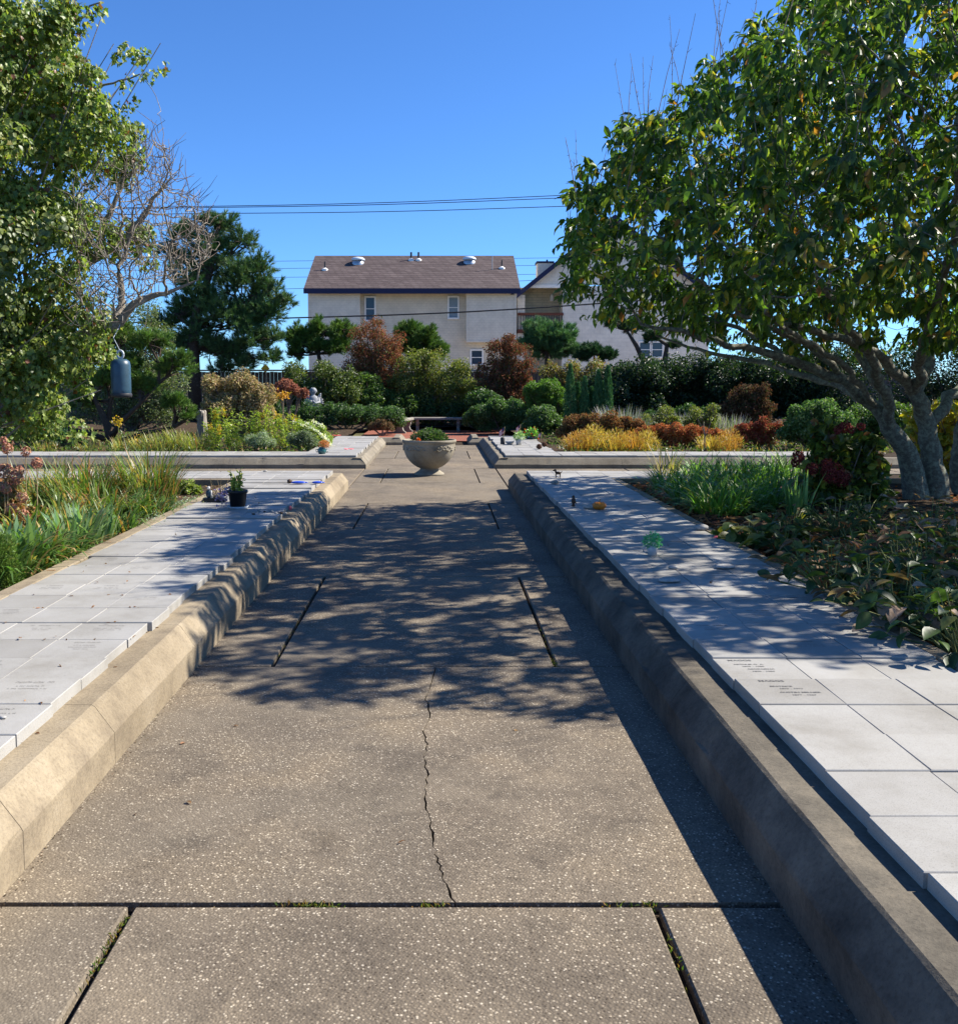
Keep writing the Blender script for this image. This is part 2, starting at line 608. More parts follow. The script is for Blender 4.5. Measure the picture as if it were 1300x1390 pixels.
M['dome'] = plain('skylight_dome', (0.62, 0.68, 0.74), 0.25, 0.03, 3, 0.6)
M['dark'] = plain('dark_metal', (0.03, 0.03, 0.034), 0.5, 0.1)
M['redwood'] = plain('red_stained_wood', (0.13, 0.045, 0.03), 0.8, 0.2)
M['wire'] = plain('cable_black', (0.012, 0.013, 0.018), 0.6, 0.05)
M['fence'] = plain('weathered_fence', (0.13, 0.105, 0.085), 0.95, 0.25, 5)
M['fencecap'] = plain('fence_cap', (0.42, 0.37, 0.31), 0.9, 0.15, 5)
M['brick'] = course_mat('brick_paving', (0.24, 0.075, 0.045), (0.30, 0.10, 0.065), (0.14, 0.10, 0.08), 0.2, 0.1, 0.008, axis='XY')
M['statue'] = concrete_mat('weathered_statue', (0.294, 0.307, 0.320), (0.166, 0.179, 0.192), (0.397, 0.403, 0.410))
M['bench'] = concrete_mat('bench_concrete', (0.269, 0.250, 0.218), (0.173, 0.160, 0.134), (0.333, 0.314, 0.282))
M['blackpot'] = plain('black_plastic', (0.012, 0.012, 0.013), 0.45, 0.1, 10, 0.4)
M['bluegrey'] = plain('blue_grey_enamel', (0.025, 0.062, 0.095), 0.4, 0.15, 8, 0.5)
M['palegrey'] = plain('pale_grey_metal', (0.40, 0.44, 0.47), 0.45, 0.1, 10, 0.5)
M['stone'] = plain('grey_stone', (0.30, 0.285, 0.265), 0.85, 0.25, 25, 0.2, bump=0.4)
M['palestone'] = plain('pale_stone', (0.352, 0.339, 0.314), 0.8, 0.15, 30, 0.2, bump=0.3)
M['orange'] = plain('orange_squash', (0.55, 0.17, 0.015), 0.45, 0.15, 25, 0.4)
M['coral'] = plain('orange_foam', (0.55, 0.20, 0.07), 0.85, 0.2, 30, 0.2)
M['teal'] = plain('teal_glaze', (0.02, 0.10, 0.10), 0.25, 0.2, 14, 0.6)
M['blue'] = plain('blue_glaze', (0.02, 0.07, 0.50), 0.3, 0.15, 20, 0.6)
M['brown'] = plain('brown_resin', (0.07, 0.04, 0.025), 0.6, 0.3, 40, 0.3)
M['conebrown'] = plain('pinecone', (0.09, 0.05, 0.035), 0.9, 0.35, 60, 0.1)
M['cream'] = plain('cream_ceramic', (0.448, 0.442, 0.435), 0.3, 0.05, 10, 0.5)
M['red'] = plain('red_cloth', (0.42, 0.035, 0.03), 0.8, 0.15, 20)
M['pink'] = plain('pink_ribbon', (0.60, 0.12, 0.14), 0.7, 0.15, 20)
M['flagwhite'] = plain('flag_white', (0.66, 0.62, 0.62), 0.8, 0.05, 20)
M['navycloth'] = plain('flag_navy', (0.02, 0.025, 0.10), 0.8, 0.05, 20)
M['yellow'] = plain('yellow_paint', (0.60, 0.36, 0.02), 0.6, 0.1)
M['tan'] = plain('tan_gravel', (0.40, 0.32, 0.23), 0.95, 0.15, 2)

# leaf meshes ---------------------------------------------------------
T_DIA = (np.array([(0, 0, 0), (.45, -.5, .10), (1, 0, -.10), (.45, .5, .10)]), [np.array([[0, 1, 2, 3]])])
T_LEAF = (np.array([(0, 0, 0), (.3, 0, -.03), (.66, 0, -.05), (1, 0, -.20), (.24, .42, .07), (.62, .44, .05), (.24, -.42, .07), (.62, -.44, .05)]),
          [np.array([[0, 1, 4], [2, 3, 5], [0, 6, 1], [2, 7, 3]]), np.array([[1, 2, 5, 4], [1, 6, 7, 2]])])
T_IVY = (np.array([(0, 0, 0), (-.08, .40, .05), (.18, .34, .03), (.36, .62, .10), (.55, .26, .02), (1, 0, -.12), (.55, -.26, .02), (.36, -.62, .10), (.18, -.34, .03), (-.08, -.40, .05), (.5, 0, -.05)]),
         [np.array([[0, 2, 1], [0, 10, 2], [2, 10, 4], [2, 4, 3], [4, 10, 5], [0, 9, 8], [0, 8, 10], [8, 6, 10], [8, 7, 6], [6, 5, 10]])])
T_NEEDLE = (np.array([(0, -.5, 0), (0, .5, 0), (1, 0, 0)]), [np.array([[0, 1, 2]])])


def unit(v):
    return v / (np.linalg.norm(v, axis=-1, keepdims=True) + 1e-9)


def rand_dir(n, rng=RNG):
    return unit(rng.normal(size=(n, 3)))


def leaf_verts(pos, ax, nr, L, Wd, tm):
    t, fs = tm
    n = len(pos)
    ax = unit(ax)
    nr = unit(nr - (nr * ax).sum(1, keepdims=True) * ax)
    sd_ = np.cross(nr, ax)
    L = np.broadcast_to(np.asarray(L, float), (n,))[:, None, None]
    Wd = np.broadcast_to(np.asarray(Wd, float), (n,))[:, None, None]
    v = pos[:, None, :] + ax[:, None, :] * L * t[None, :, 0:1] + sd_[:, None, :] * Wd * t[None, :, 1:2] + nr[:, None, :] * L * t[None, :, 2:3]
    k = len(t)
    off = (np.arange(n) * k)[:, None, None]
    faces = [(off + f[None]).reshape(-1, f.shape[1]) for f in fs]
    return v.reshape(-1, 3), faces, k


LIFT = 1.75


def palette(n, pal, jit=0.22, rng=RNG, lift=None):
    cs = np.array([p[0] for p in pal], float)
    w = np.array([p[1] for p in pal], float)
    idx = rng.choice(len(pal), size=n, p=w / w.sum())
    lift = LIFT if lift is None else lift
    lum = cs[idx].max(1, keepdims=True)
    c = cs[idx] * np.where(lum < .2, lift, 1 + (lift - 1) * np.clip((.45 - lum) / .25, 0, 1)) * (1 + rng.uniform(-jit, jit, (n, 1))) * (1 + rng.uniform(-jit * 0.4, jit * 0.4, (n, 3)))
    return np.clip(c, 0.002, 0.9)


def put_leaves(name, pos, ax, nr, L, Wd, tm, pal, mat, parent, jit=0.22, stuff=False, rng=RNG):
    v, f, k = leaf_verts(pos, ax, nr, L, Wd, tm)
    c = np.repeat(palette(len(pos), pal, jit, rng), k, axis=0)
    o = put(name, v, f, mat, parent, c)
    if stuff:
        o['kind'] = 'stuff'
    return o


def sub_lumps(centers, radii, m, rng):
    """break smooth lumps into smaller, uneven ones"""
    C, Rr, O = [], [], []
    for c, r in zip(centers, radii):
        d = rand_dir(m, rng)
        d[:, 2] = np.where(d[:, 2] < -0.35, -d[:, 2] * 0.6, d[:, 2])
        k = rng.uniform(0.50, 0.92, (m, 1))
        C.append(c + d * r * k)
        Rr.append(r * rng.uniform(0.24, 0.46, m))
        O.append(np.repeat(c[None], m, 0))
    return np.concatenate(C), np.concatenate(Rr), np.concatenate(O)


def shell_points(C, Rr, n, rng, fill=0.5):
    w = Rr ** 2
    idx = rng.choice(len(C), size=n, p=w / w.sum())
    d = rand_dir(n, rng)
    r = Rr[idx] * (fill + (1 - fill) * rng.uniform(0, 1, n) ** 0.5) * rng.uniform(0.9, 1.15, n)
    return C[idx] + d * r[:, None], d, idx


def px_lumps(Y, lumps):
    C, Rr = [], []
    for l in lumps:
        dy = l[3] if len(l) > 3 else 0.0
        C.append(np.array(W(l[0], l[1], Y + dy)))
        Rr.append(l[2] * (Y + dy) / F)
    return np.array(C), np.array(Rr)


def shrub(name, label, cat, Y, lumps, leaf, pal, zb=0.2, dens=1.0, tm=T_DIA, mat='leaf', group=None, droop=0.1, m=14, stems=True,
          seed=1, stemmat='twig', part='foliage', updir=0.35, maxn=34000, parent=None, jit=0.24, skirt=True):
    rng = np.random.default_rng(seed)
    C, Rr = px_lumps(Y, lumps)
    if skirt:
        ec, er = [], []
        for c, r in zip(C, Rr):
            z = c[2]
            while z - r > zb + .12:
                z = max(z - r * 1.1, zb + r * .55)
                ec.append([c[0] + rng.normal() * r * .15, c[1] + rng.normal() * r * .2, z])
                er.append(r * .95)
                if z <= zb + r * .56:
                    break
        if ec:
            C, Rr = np.concatenate([C, np.array(ec)]), np.concatenate([Rr, np.array(er)])
    # a rounder body: copy lumps a little behind so the plant has depth
    back = C + np.stack([rng.uniform(-.2, .2, len(C)) * Rr, 0.8 * Rr, -0.1 * Rr], 1)
    C2, R2 = np.concatenate([C, back]), np.concatenate([Rr, Rr * 0.9])
    base = Vector((float(np.average(C[:, 0], weights=Rr)), Y + float(Rr.max()) * 0.3, zb))
    t = parent or thing(name, label, cat, base, group)
    S, SR, O = sub_lumps(C2, R2, m, rng)
    L, Wd = leaf
    n = int(dens * (4 * math.pi * (SR ** 2).sum()) * 1.1 / (L * Wd * 0.6))
    n = min(n, maxn)
    P, d, idx = shell_points(S, SR, n, rng)
    keep = P[:, 2] > zb + 0.01
    P, d, idx = P[keep], d[keep], idx[keep]
    nr = d + rng.normal(size=d.shape) * 0.55 + np.array([0, 0, updir])
    ax = np.cross(nr, rng.normal(size=d.shape)) + d * 0.5 + np.array([0, 0, -droop])
    put_leaves(part, P, ax, nr, L * rng.uniform(.7, 1.25, len(P)), Wd * rng.uniform(.7, 1.25, len(P)), tm, pal, M[mat], t, jit, rng=rng)
    if stems:
        b = MB()
        for c, r in zip(C, Rr):
            p0 = np.array(base) + np.array([rng.uniform(-.12, .12), rng.uniform(-.1, .1), -0.05])
            mid = (p0 + c) / 2 + rng.normal(size=3) * 0.06 * r
            b.tube([p0, mid, c, c + np.array([0, 0, r * .5])], [0.03, 0.022, 0.014, 0.006], 5)
            for q in range(4):
                e = c + rand_dir(1, rng)[0] * r * 0.8
                b.tube([mid, (mid + e) / 2 + rng.normal(size=3) * .05, e], [0.014, 0.009, 0.004], 4)
        v = b.verts()
        v[:, 2] = np.maximum(v[:, 2], zb - 0.06)
        put('stem', v, b.faces(), M[stemmat], t)
    return t


def tufts(P, D, nn, ln, wd, spread, rng):
    n = len(P)
    pos = np.repeat(P, nn, 0)
    ax = np.repeat(D, nn, 0) + rng.normal(size=(n * nn, 3)) * spread
    pos = pos - np.repeat(unit(D), nn, 0) * rng.uniform(0, ln * 0.9, (n * nn, 1))
    nr = rng.normal(size=(n * nn, 3))
    return pos, ax, nr, ln * rng.uniform(.75, 1.15, n * nn), np.full(n * nn, wd)


def pine(name, label, Y, lumps, trunk, pal, zb, ln=0.11, wd=0.006, nt=1400, nn=26, seed=3, r0=0.14, cat='pine tree', up=0.55, branches=True, group=None, bark='pinebark'):
    """trunk: list of polylines given as [(px,py,dy,radius)...]"""
    rng = np.random.default_rng(seed)
    C, Rr = px_lumps(Y, lumps)
    back = C + np.stack([rng.uniform(-.3, .3, len(C)) * Rr, 0.9 * Rr, rng.uniform(-.2, .2, len(C)) * Rr], 1)
    C2, R2 = np.concatenate([C, back]), np.concatenate([Rr, Rr * 0.85])
    p0 = W(trunk[0][0][0], trunk[0][0][1], Y)
    base = Vector((p0.x, Y, zb))
    t = thing(name, label, cat, base, group)
    S, SR, O = sub_lumps(C2, R2, 13, rng)
    P, d, idx = shell_points(S, SR, nt, rng, 0.35)
    keep = P[:, 2] > zb + 0.1
    P, d, idx = P[keep], d[keep], idx[keep]
    D = unit(d * 0.6 + unit(P - O[idx]) * 0.6 + np.array([0, 0, up]))
    pos, ax, nr, L, Wd = tufts(P, D, nn, ln, wd, 0.42, rng)
    c = np.repeat(palette(len(P), pal, 0.22, rng, 2.4), nn, 0)
    v, f, k = leaf_verts(pos, ax, nr, L, Wd, T_NEEDLE)
    put('needles', v, f, M['needle'], t, np.repeat(c, k, 0))
    b = MB()
    axis = []
    for li, line in enumerate(trunk):
        pts = [np.array(W(a[0], a[1], Y + a[2])) for a in line]
        rr = [a[3] for a in line]
        if li == 0:
            pts[0][2] = zb - 0.1
        b.tube(pts, rr, 8)
        axis += [(p, r) for p, r in zip(pts, rr)]
    put('trunk', b.verts(), b.faces(), M[bark], t, smooth=True)
    if branches:
        b = MB()
        A = np.array([a[0] for a in axis])
        for c_, r_ in zip(C2, R2):
            dd = np.linalg.norm(A - c_, axis=1) + np.maximum(0, (A[:, 2] - c_[2])) * 1.5
            s = A[int(dd.argmin())]
            mid = (s + c_) / 2 + np.array([0, 0, -0.08 * r_]) + rng.normal(size=3) * .05
            b.tube([s, mid, c_], [0.045, 0.032, 0.018], 5)
            for q in range(7):
                e = c_ + unit(rng.normal(size=3) + np.array([0, 0, .4])) * r_ * .85
                b.tube([mid if q % 2 else c_, (c_ + e) / 2 + rng.normal(size=3) * .05, e], [0.018, 0.012, 0.005], 4)
        put('branches', b.verts(), b.faces(), M[bark], t)['kind'] = 'stuff'
    return t


def blade_strips(base, az, length, width, lean, curl, seg=5, rng=RNG):
    """arching strap leaves; all arrays of length n"""
    n = len(base)
    h = np.stack([np.cos(az), np.sin(az), np.zeros(n)], 1)
    s = np.stack([-np.sin(az), np.cos(az), np.zeros(n)], 1)
    ts = np.linspace(0, 1, seg + 1)
    pts = [base.copy()]
    ang = lean.copy()
    p = base.copy()
    for i in range(seg):
        st = length / seg
        p = p + h * (np.sin(ang) * st)[:, None] + np.array([0, 0, 1.0]) * (np.cos(ang) * st)[:, None]
        pts.append(p)
        ang = np.minimum(ang + curl / seg * (0.4 + 1.4 * ts[i]), 2.6)
    pts = np.stack(pts, 1)
    wprof = np.array([0.7, 1.0, 0.95, 0.8, 0.55, 0.06]) if seg == 5 else np.interp(ts, [0, .2, .6, 1], [.7, 1, .8, .05])
    off = s[:, None, :] * (width[:, None] * wprof[None])[:, :, None] * 0.5
    v = np.stack([pts - off, pts + off], 2).reshape(n, -1, 3)
    k = 2 * (seg + 1)
    q = np.array([[2 * i, 2 * i + 1, 2 * i + 3, 2 * i + 2] for i in range(seg)])
    f = ((np.arange(n) * k)[:, None, None] + q[None]).reshape(-1, 4)
    return v.reshape(-1, 3), f, k


def clump(name, label, cat, pos, rad, n, length, width, pal, lean=(0.1, 0.7), curl=(0.6, 1.9), seed=1, group=None, parent=None, part='blades', mat='leaf', jit=0.25):
    rng = np.random.default_rng(seed)
    t = parent or thing(name, label, cat, pos, group)
    a = rng.uniform(0, 2 * math.pi, n)
    rr = rad * np.sqrt(rng.uniform(0, 1, n))
    base = np.array(pos)[None] + np.stack([rr * np.cos(a), rr * np.sin(a), np.full(n, -0.02)], 1)
    az = a + rng.normal(size=n) * 0.8
    v, f, k = blade_strips(base, az, length * rng.uniform(.55, 1.15, n), width * rng.uniform(.6, 1.2, n), rng.uniform(*lean, n), rng.uniform(*curl, n))
    c = np.repeat(palette(n, pal, jit, rng), k, 0)
    o = put(part, v, f, M[mat], t, c)
    o['kind'] = 'stuff'
    return t


def colonize(P, parent, A, step, infl, kill, iters, rng, bias=(0, 0, 0), jit=0.18):
    P = [np.array(p, float) for p in P]
    parent = list(parent)
    A = A.copy()
    best = np.full(len(A), 1e9)
    bi = np.zeros(len(A), int)
    new = list(range(len(P)))
    bias = np.array(bias)
    for it in range(iters):
        if not len(A) or not new:
            break
        Q = np.array([P[i] for i in new])
        for s0 in range(0, len(Q), 400):
            d = np.linalg.norm(A[:, None] - Q[None, s0:s0 + 400], axis=2)
            j = d.argmin(1)
            dm = d[np.arange(len(A)), j]
            up = dm < best
            best[up] = dm[up]
            bi[up] = np.array(new)[s0 + j[up]]
        alive = best > kill
        A, best, bi = A[alive], best[alive], bi[alive]
        act = best < infl
        acc = {}
        for i in np.nonzero(act)[0]:
            d = A[i] - P[bi[i]]
            acc.setdefault(bi[i], []).append(d / (np.linalg.norm(d) + 1e-9))
        new = []
        for k, ds in acc.items():
            d = np.sum(ds, 0) + bias * len(ds) + rng.normal(size=3) * jit * len(ds)
            q = P[k] + d / (np.linalg.norm(d) + 1e-9) * step
            P.append(q)
            parent.append(k)
            new.append(len(P) - 1)
    return np.array(P), np.array(parent)


def tree_radii(P, parent, tip=0.004, ex=2.3):
    n = len(P)
    acc = np.zeros(n)
    r = np.zeros(n)
    depth_order = np.arange(n)[::-1]          # children always come after parents
    height = np.zeros(n, int)
    for i in depth_order:
        r[i] = tip if acc[i] == 0 else acc[i] ** (1 / ex)
        if parent[i] >= 0:
            acc[parent[i]] += r[i] ** ex
            height[parent[i]] = max(height[parent[i]], height[i] + 1)
    return r, height


def chains(P, parent, r):
    n = len(P)
    kids = [[] for _ in range(n)]
    for i in range(n):
        if parent[i] >= 0:
            kids[parent[i]].append(i)
    out = []
    stack = [(i, -1) for i in range(n) if parent[i] < 0]
    while stack:
        i, p = stack.pop()
        ch = [p, i] if p >= 0 else [i]
        while kids[i]:
            ks = sorted(kids[i], key=lambda k: -r[k])
            for k in ks[1:]:
                stack.append((k, i))
            i = ks[0]
            ch.append(i)
        if len(ch) > 1:
            out.append(ch)
    return out


# ================================================================== SETTING
def grid_sheet(name, x0, x1, y0, y1, z, nx, ny, amp, mat, seed=0):
    rng = np.random.default_rng(seed)
    xs, ys = np.linspace(x0, x1, nx + 1), np.linspace(y0, y1, ny + 1)
    X, Y = np.meshgrid(xs, ys)
    Z = z + amp * (np.sin(X * 2.1 + seed) * np.cos(Y * 1.7 + seed) * 0.5 + rng.uniform(-.5, .5, X.shape))
    v = np.stack([X, Y, Z], -1).reshape(-1, 3)
    i = np.arange(nx)[None] + (np.arange(ny) * (nx + 1))[:, None]
    f = np.stack([i, i + 1, i + nx + 2, i + nx + 1], -1).reshape(-1, 4)
    return struct(put(name, v, f, mat, smooth=True))


gnd = struct(put('ground', [(-500, -60, -0.10), (500, -60, -0.10), (500, 1200, -0.10), (-500, 1200, -0.10)], np.array([[0, 1, 2, 3]]), M['ground']))
BXL, BXR = -1.382, 1.070            # kerb faces left and right of the path
YN, YF0, YF1 = 14.62, 18.20, 25.1   # near kerb end, far kerb start and end

# ---- the path, cast in panels with open joints
path = struct(put('path', [(-16, -3, -0.035), (16, -3, -0.035), (16, 27.2, -0.035), (-16, 27.2, -0.035)], np.array([[0, 1, 2, 3]]), M['joint']))


def path_slab(x0, x1, y0, y1, gap=0.010, tilt=0.0):
    b = MB()
    b.box(x0 + gap, x1 - gap, y0 + gap, y1 - gap, -0.09, 0.0 + tilt, 0.006)
    return b.put('slab', M['agg'], path)


JY = [-2.2, 0.33, 2.842, 5.363, 7.93, 10.58, 12.89, 15.55, 18.15, 20.55, 22.9, 25.1]
for k in range(len(JY) - 1):
    y0, y1 = JY[k], JY[k + 1]
    x0, x1 = BXL - 0.02, BXR + 0.02
    if k == 2:                       # the cracked panel: two pieces along a jagged line
        rng = np.random.default_rng(5)
        pts = [(590, 906), (586, 930), (578, 950), (584, 968), (574, 992), (580, 1010), (575, 1030), (580, 1052), (578, 1075), (577, 1090), (583, 1110), (586, 1130), (590, 1150), (594, 1170), (600, 1190), (609, 1210), (618, 1228)]
        line = []
        for a, c in zip(pts[:-1], pts[1:]):
            for s in np.linspace(0, 1, 4, endpoint=False):
                g = G(a[0] + (c[0] - a[0]) * s, a[1] + (c[1] - a[1]) * s)
                line.append((g.x + rng.uniform(-.007, .007), g.y))
        line.append((G(*pts[-1]).x, 0))
        line = [(x, min(max(y, y0 + 0.012), y1 - 0.012)) for x, y in line]
        line[0] = (line[0][0], y1 - 0.010)
        line[-1] = (line[-1][0], y0 + 0.012)
        for side in (-1, 1):
            b = MB()
            xo = x0 + 0.01 if side < 0 else x1 - 0.01
            wv = 0.001 + 0.0045 * np.abs(np.sin(np.arange(len(line)) * .37 + 1.0)) * rng.uniform(.3, 1.0, len(line))
            top, bot = [], []
            for (x, y), w_ in zip(line, wv):
                xi = x + side * w_
                top += [(xo, y, 0.0), (xi, y, 0.0)]
                bot += [(xo, y, -0.03), (xi, y, -0.03)]
            n = len(line)
            f = []
            for i in range(n - 1):
                a = 2 * i
                q = (a, a + 2, a + 3, a + 1)
                f.append(q if side < 0 else q[::-1])
                o = 2 * n
                f.append((a + 1, a + 3, o + a + 3, o + a + 1))
            e = 2 * (n - 1)
            f.append((e, e + 1, 2 * n + e + 1, 2 * n + e))
            f.append((0, 1, 2 * n + 1, 2 * n))
            b.add(top + bot, np.array(f))
            b.put('slab', M['agg'], path)
    elif k % 2 == 1 and k < 8 or k == 9:
        xl, xr = -0.955, 0.675
        path_slab(x0, xl, y0, y1, 0.011, 0.002)
        path_slab(xl, xr, y0, y1, 0.012 if k < 5 else 0.008)
        path_slab(xr, x1, y0, y1, 0.011, -0.002)
    else:
        path_slab(x0, x1, y0, y1, 0.010)
# cross path, left and right of the crossing
for sgn in (-1, 1):
    xs = np.arange(0, 15, 2.45)
    for a, c in zip(xs[:-1], xs[1:]):
        u, v = (BXR + 0.02 + a, BXR + 0.02 + c) if sgn > 0 else (BXL - 0.02 - c, BXL - 0.02 - a)
        path_slab(u, v, YN - 0.6, YF0 + 0.15, 0.010, -0.003)

# weeds and moss in the joints
rng = np.random.default_rng(11)
spots = [((G(425, 1226).x, 2.842), 70, .06, 0), ((G(590, 1226).x, 2.842), 26, .03, 0), ((G(850, 1226).x, 2.842), 26, .05, 0), ((G(878, 1230).x, 2.842), 20, .03, 0), ((.675, 5.45), 34, .06, 1), ((.675, 5.9), 14, .2, 1), ((-.955, 2.62), 60, .08, 1), ((.675, 2.6), 18, .08, 1), ((-.955, 6.2), 24, .3, 1)]
Pm = []
for (x, y), n, s_, lon in spots:
    d1, d2 = rng.normal(size=n) * s_, rng.normal(size=n) * 0.005
    Pm.append(np.stack([x + (d2 if lon else d1), y + (d1 if lon else d2), rng.uniform(-.018, .0, n)], 1))
Pm = np.concatenate(Pm)
o = put_leaves('moss', Pm, rng.normal(size=Pm.shape) + np.array([0, 0, 0.9]), rng.normal(size=Pm.shape), 0.02, 0.006, T_DIA,
               [((.10, .10, .02), 3), ((.05, .08, .015), 3), ((.16, .10, .03), 2)], M['leaf'], path, stuff=True, rng=rng)

# ---- kerbs
KP_N = [(0.0, -0.05), (0.0, 0.135), (0.007, 0.147), (0.078, 0.248), (0.092, 0.257), (0.19, 0.258), (0.275, 0.258), (0.275, -0.05)]
KP_F = [(0.0, -0.05), (0.0, 0.072), (0.008, 0.082), (0.105, 0.185), (0.118, 0.192), (0.19, 0.193), (0.26, 0.193), (0.26, -0.05)]


def kerb_run(parent, line, inner, prof, cuts, seed=0, step=0.09, amp=0.0009, mat='kerb'):
    """sweep prof along a 2-D polyline; inner=+1 when the bed lies left of travel. each cast length is its own kerb_stone"""
    rng = np.random.default_rng(seed)
    line = [np.array(p, float) for p in line]
    # densify, with mitre normals
    pts, nrm, dist = [], [], []
    d0 = 0.0
    for i in range(len(line)):
        if i > 0:
            seg = line[i] - line[i - 1]
            L = np.linalg.norm(seg)
            t = seg / L
            nn = inner * np.array([-t[1], t[0]])
            m = max(1, int(L / step))
            for s in range(1, m):
                pts.append(line[i - 1] + seg * s / m)
                nrm.append(nn)
                dist.append(d0 + L * s / m)
            d0 += L
        tt = []
        if i > 0:
            a = line[i] - line[i - 1]
            tt.append(a / np.linalg.norm(a))
        if i < len(line) - 1:
            a = line[i + 1] - line[i]
            tt.append(a / np.linalg.norm(a))
        ns = [inner * np.array([-t[1], t[0]]) for t in tt]
        if len(ns) == 2:
            b = ns[0] + ns[1]
            b = b / (1 + ns[0] @ ns[1])
        else:
            b = ns[0]
        pts.append(line[i])
        nrm.append(b)
        dist.append(d0)
    # sort in travel order: points were appended in order already
    pts, nrm, dist = np.array(pts), np.array(nrm), np.array(dist)
    order = np.argsort(dist, kind='stable')
    pts, nrm, dist = pts[order], nrm[order], dist[order]
    kp = len(prof)
    J = rng.normal(size=(len(pts), kp, 2)) * amp
    J[1:-1] = (J[:-2] + J[1:-1] + J[2:]) / 2.0
    chip = rng.uniform(size=(len(pts), kp)) < .035
    J[:, :, 0] += np.where(chip, rng.uniform(.003, .010, chip.shape), 0)
    J[:, :, 1] -= np.where(chip, rng.uniform(.002, .007, chip.shape), 0)
    J[:, [0, -1, -2]] = 0
    bounds = [0] + [int(np.abs(dist - c).argmin()) for c in cuts] + [len(pts) - 1]
    for a, c in zip(bounds[:-1], bounds[1:]):
        if c - a < 1:
            continue
        ring = []
        for i in range(a, c + 1):
            g = 0.0
            p = pts[i].copy()
            if i == a and a > 0:
                p = p + (pts[i + 1] - pts[i]) / np.linalg.norm(pts[i + 1] - pts[i]) * 0.0016
            if i == c and c < len(pts) - 1:
                p = p - (pts[i] - pts[i - 1]) / np.linalg.norm(pts[i] - pts[i - 1]) * 0.0016
            for k, (d, z) in enumerate(prof):
                q = p + nrm[i] * (d + J[i, k, 0])
                ring.append((q[0], q[1], z + J[i, k, 1]))
        n = c - a + 1
        f = []
        for i in range(n - 1):
            for k in range(kp - 1):
                q = (i * kp + k, (i + 1) * kp + k, (i + 1) * kp + k + 1, i * kp + k + 1)
                f.append(q if inner > 0 else q[::-1])
        caps = np.array([list(range(kp)), list(range((n - 1) * kp, n * kp))[::-1]])
        put('kerb_stone', ring, [np.array(f), caps], M[mat], parent)


def kerb_root(name):
    o = bpy.data.objects.new(name, None)
    col.objects.link(o)
    o['kind'] = 'structure'
    ROOTLOC[o.name] = Vector((0, 0, 0))
    return o


kl = kerb_root('kerb_near_left')
yl = lambda y: y + 3.0
kerb_run(kl, [(BXL, -3.0), (BXL, YN), (-15.5, YN)], 1, KP_N, [yl(1.7), yl(3.05), yl(3.95), yl(5.35), yl(7.6), yl(9.9), yl(12.3), 20.2, 23, 26], 1)
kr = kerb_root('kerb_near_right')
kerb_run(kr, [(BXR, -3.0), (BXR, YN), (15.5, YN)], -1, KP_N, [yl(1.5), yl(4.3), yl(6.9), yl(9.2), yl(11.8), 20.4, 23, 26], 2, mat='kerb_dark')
kfl = kerb_root('kerb_far_left')
kerb_run(kfl, [(-15.5, YF0), (BXL, YF0), (BXL, YF1), (-0.93, YF1), (-0.93, 27.0)], 1, KP_F, [3, 6, 9, 11.6, 14.1, 17.5], 3, mat='kerb_grey')
kfr = kerb_root('kerb_far_right')
kerb_run(kfr, [(15.5, YF0), (BXR, YF0), (BXR, YF1), (0.80, YF1), (0.80, 27.0)], -1, KP_F, [3, 6, 9, 12, 14.4, 17.9], 4, mat='kerb_grey')
# low edging strip between markers and planting beds
for name, segs in (('edging_near_left', [(-2.79, -2.672, -3, 13.2), (-15.5, -2.79, 13.09, 13.2)]),
                   ('edging_near_right', [(2.40, 2.50, -3, 13.25), (2.50, 15.5, 13.16, 13.25)])):
    b = MB()
    for x0, x1, y0, y1 in segs:
        b.box(x0, x1, y0, y1, 0.0, 0.304, 0.008)
    struct(b.put(name, M['kerb']))

# ---- planting beds
grid_sheet('soil_near_left', -15.4, -2.73, -3, 13.13, 0.225, 60, 70, 0.03, M['soil'], 1)
grid_sheet('soil_near_right', 2.52, 15.4, -3, 13.18, 0.225, 60, 70, 0.03, M['soil'], 2)
grid_sheet('soil_far_left', -24, -2.5, 19.55, 48, 0.19, 60, 70, 0.03, M['soil'], 3)
grid_sheet('soil_far_right', 2.2, 24, 19.55, 48, 0.19, 60, 70, 0.03, M['soil'], 4)
grid_sheet('soil_far_middle', -2.5, 2.2, 33.2, 48, 0.12, 14, 40, 0.03, M['soil'], 5)

# ---- memorial markers: thin granite slabs bedded behind the kerbs
def slab_mesh(w, d, h, name):
    b = MB()
    b.box(-w / 2, w / 2, -d / 2, d / 2, -h, 0, 0.003)
    return make_mesh(name, b.verts(), b.faces(), M['granite'])


SM_N = slab_mesh(0.357, 0.336, 0.055, 'slab')
SM_F = slab_mesh(0.357, 0.336, 0.045, 'slab')


def paving(name):
    o = kerb_root(name)
    return o


def lay(parent, me, x, y, z, rng, tilt=0.0016):
    Mx = Matrix.Translation((x, y, z)) @ Matrix.Rotation(rng.normal() * tilt, 4, 'X') @ Matrix.Rotation(rng.normal() * tilt, 4, 'Y') @ Matrix.Rotation(rng.normal() * 0.004, 4, 'Z')
    return inst('slab', me, Mx, parent)


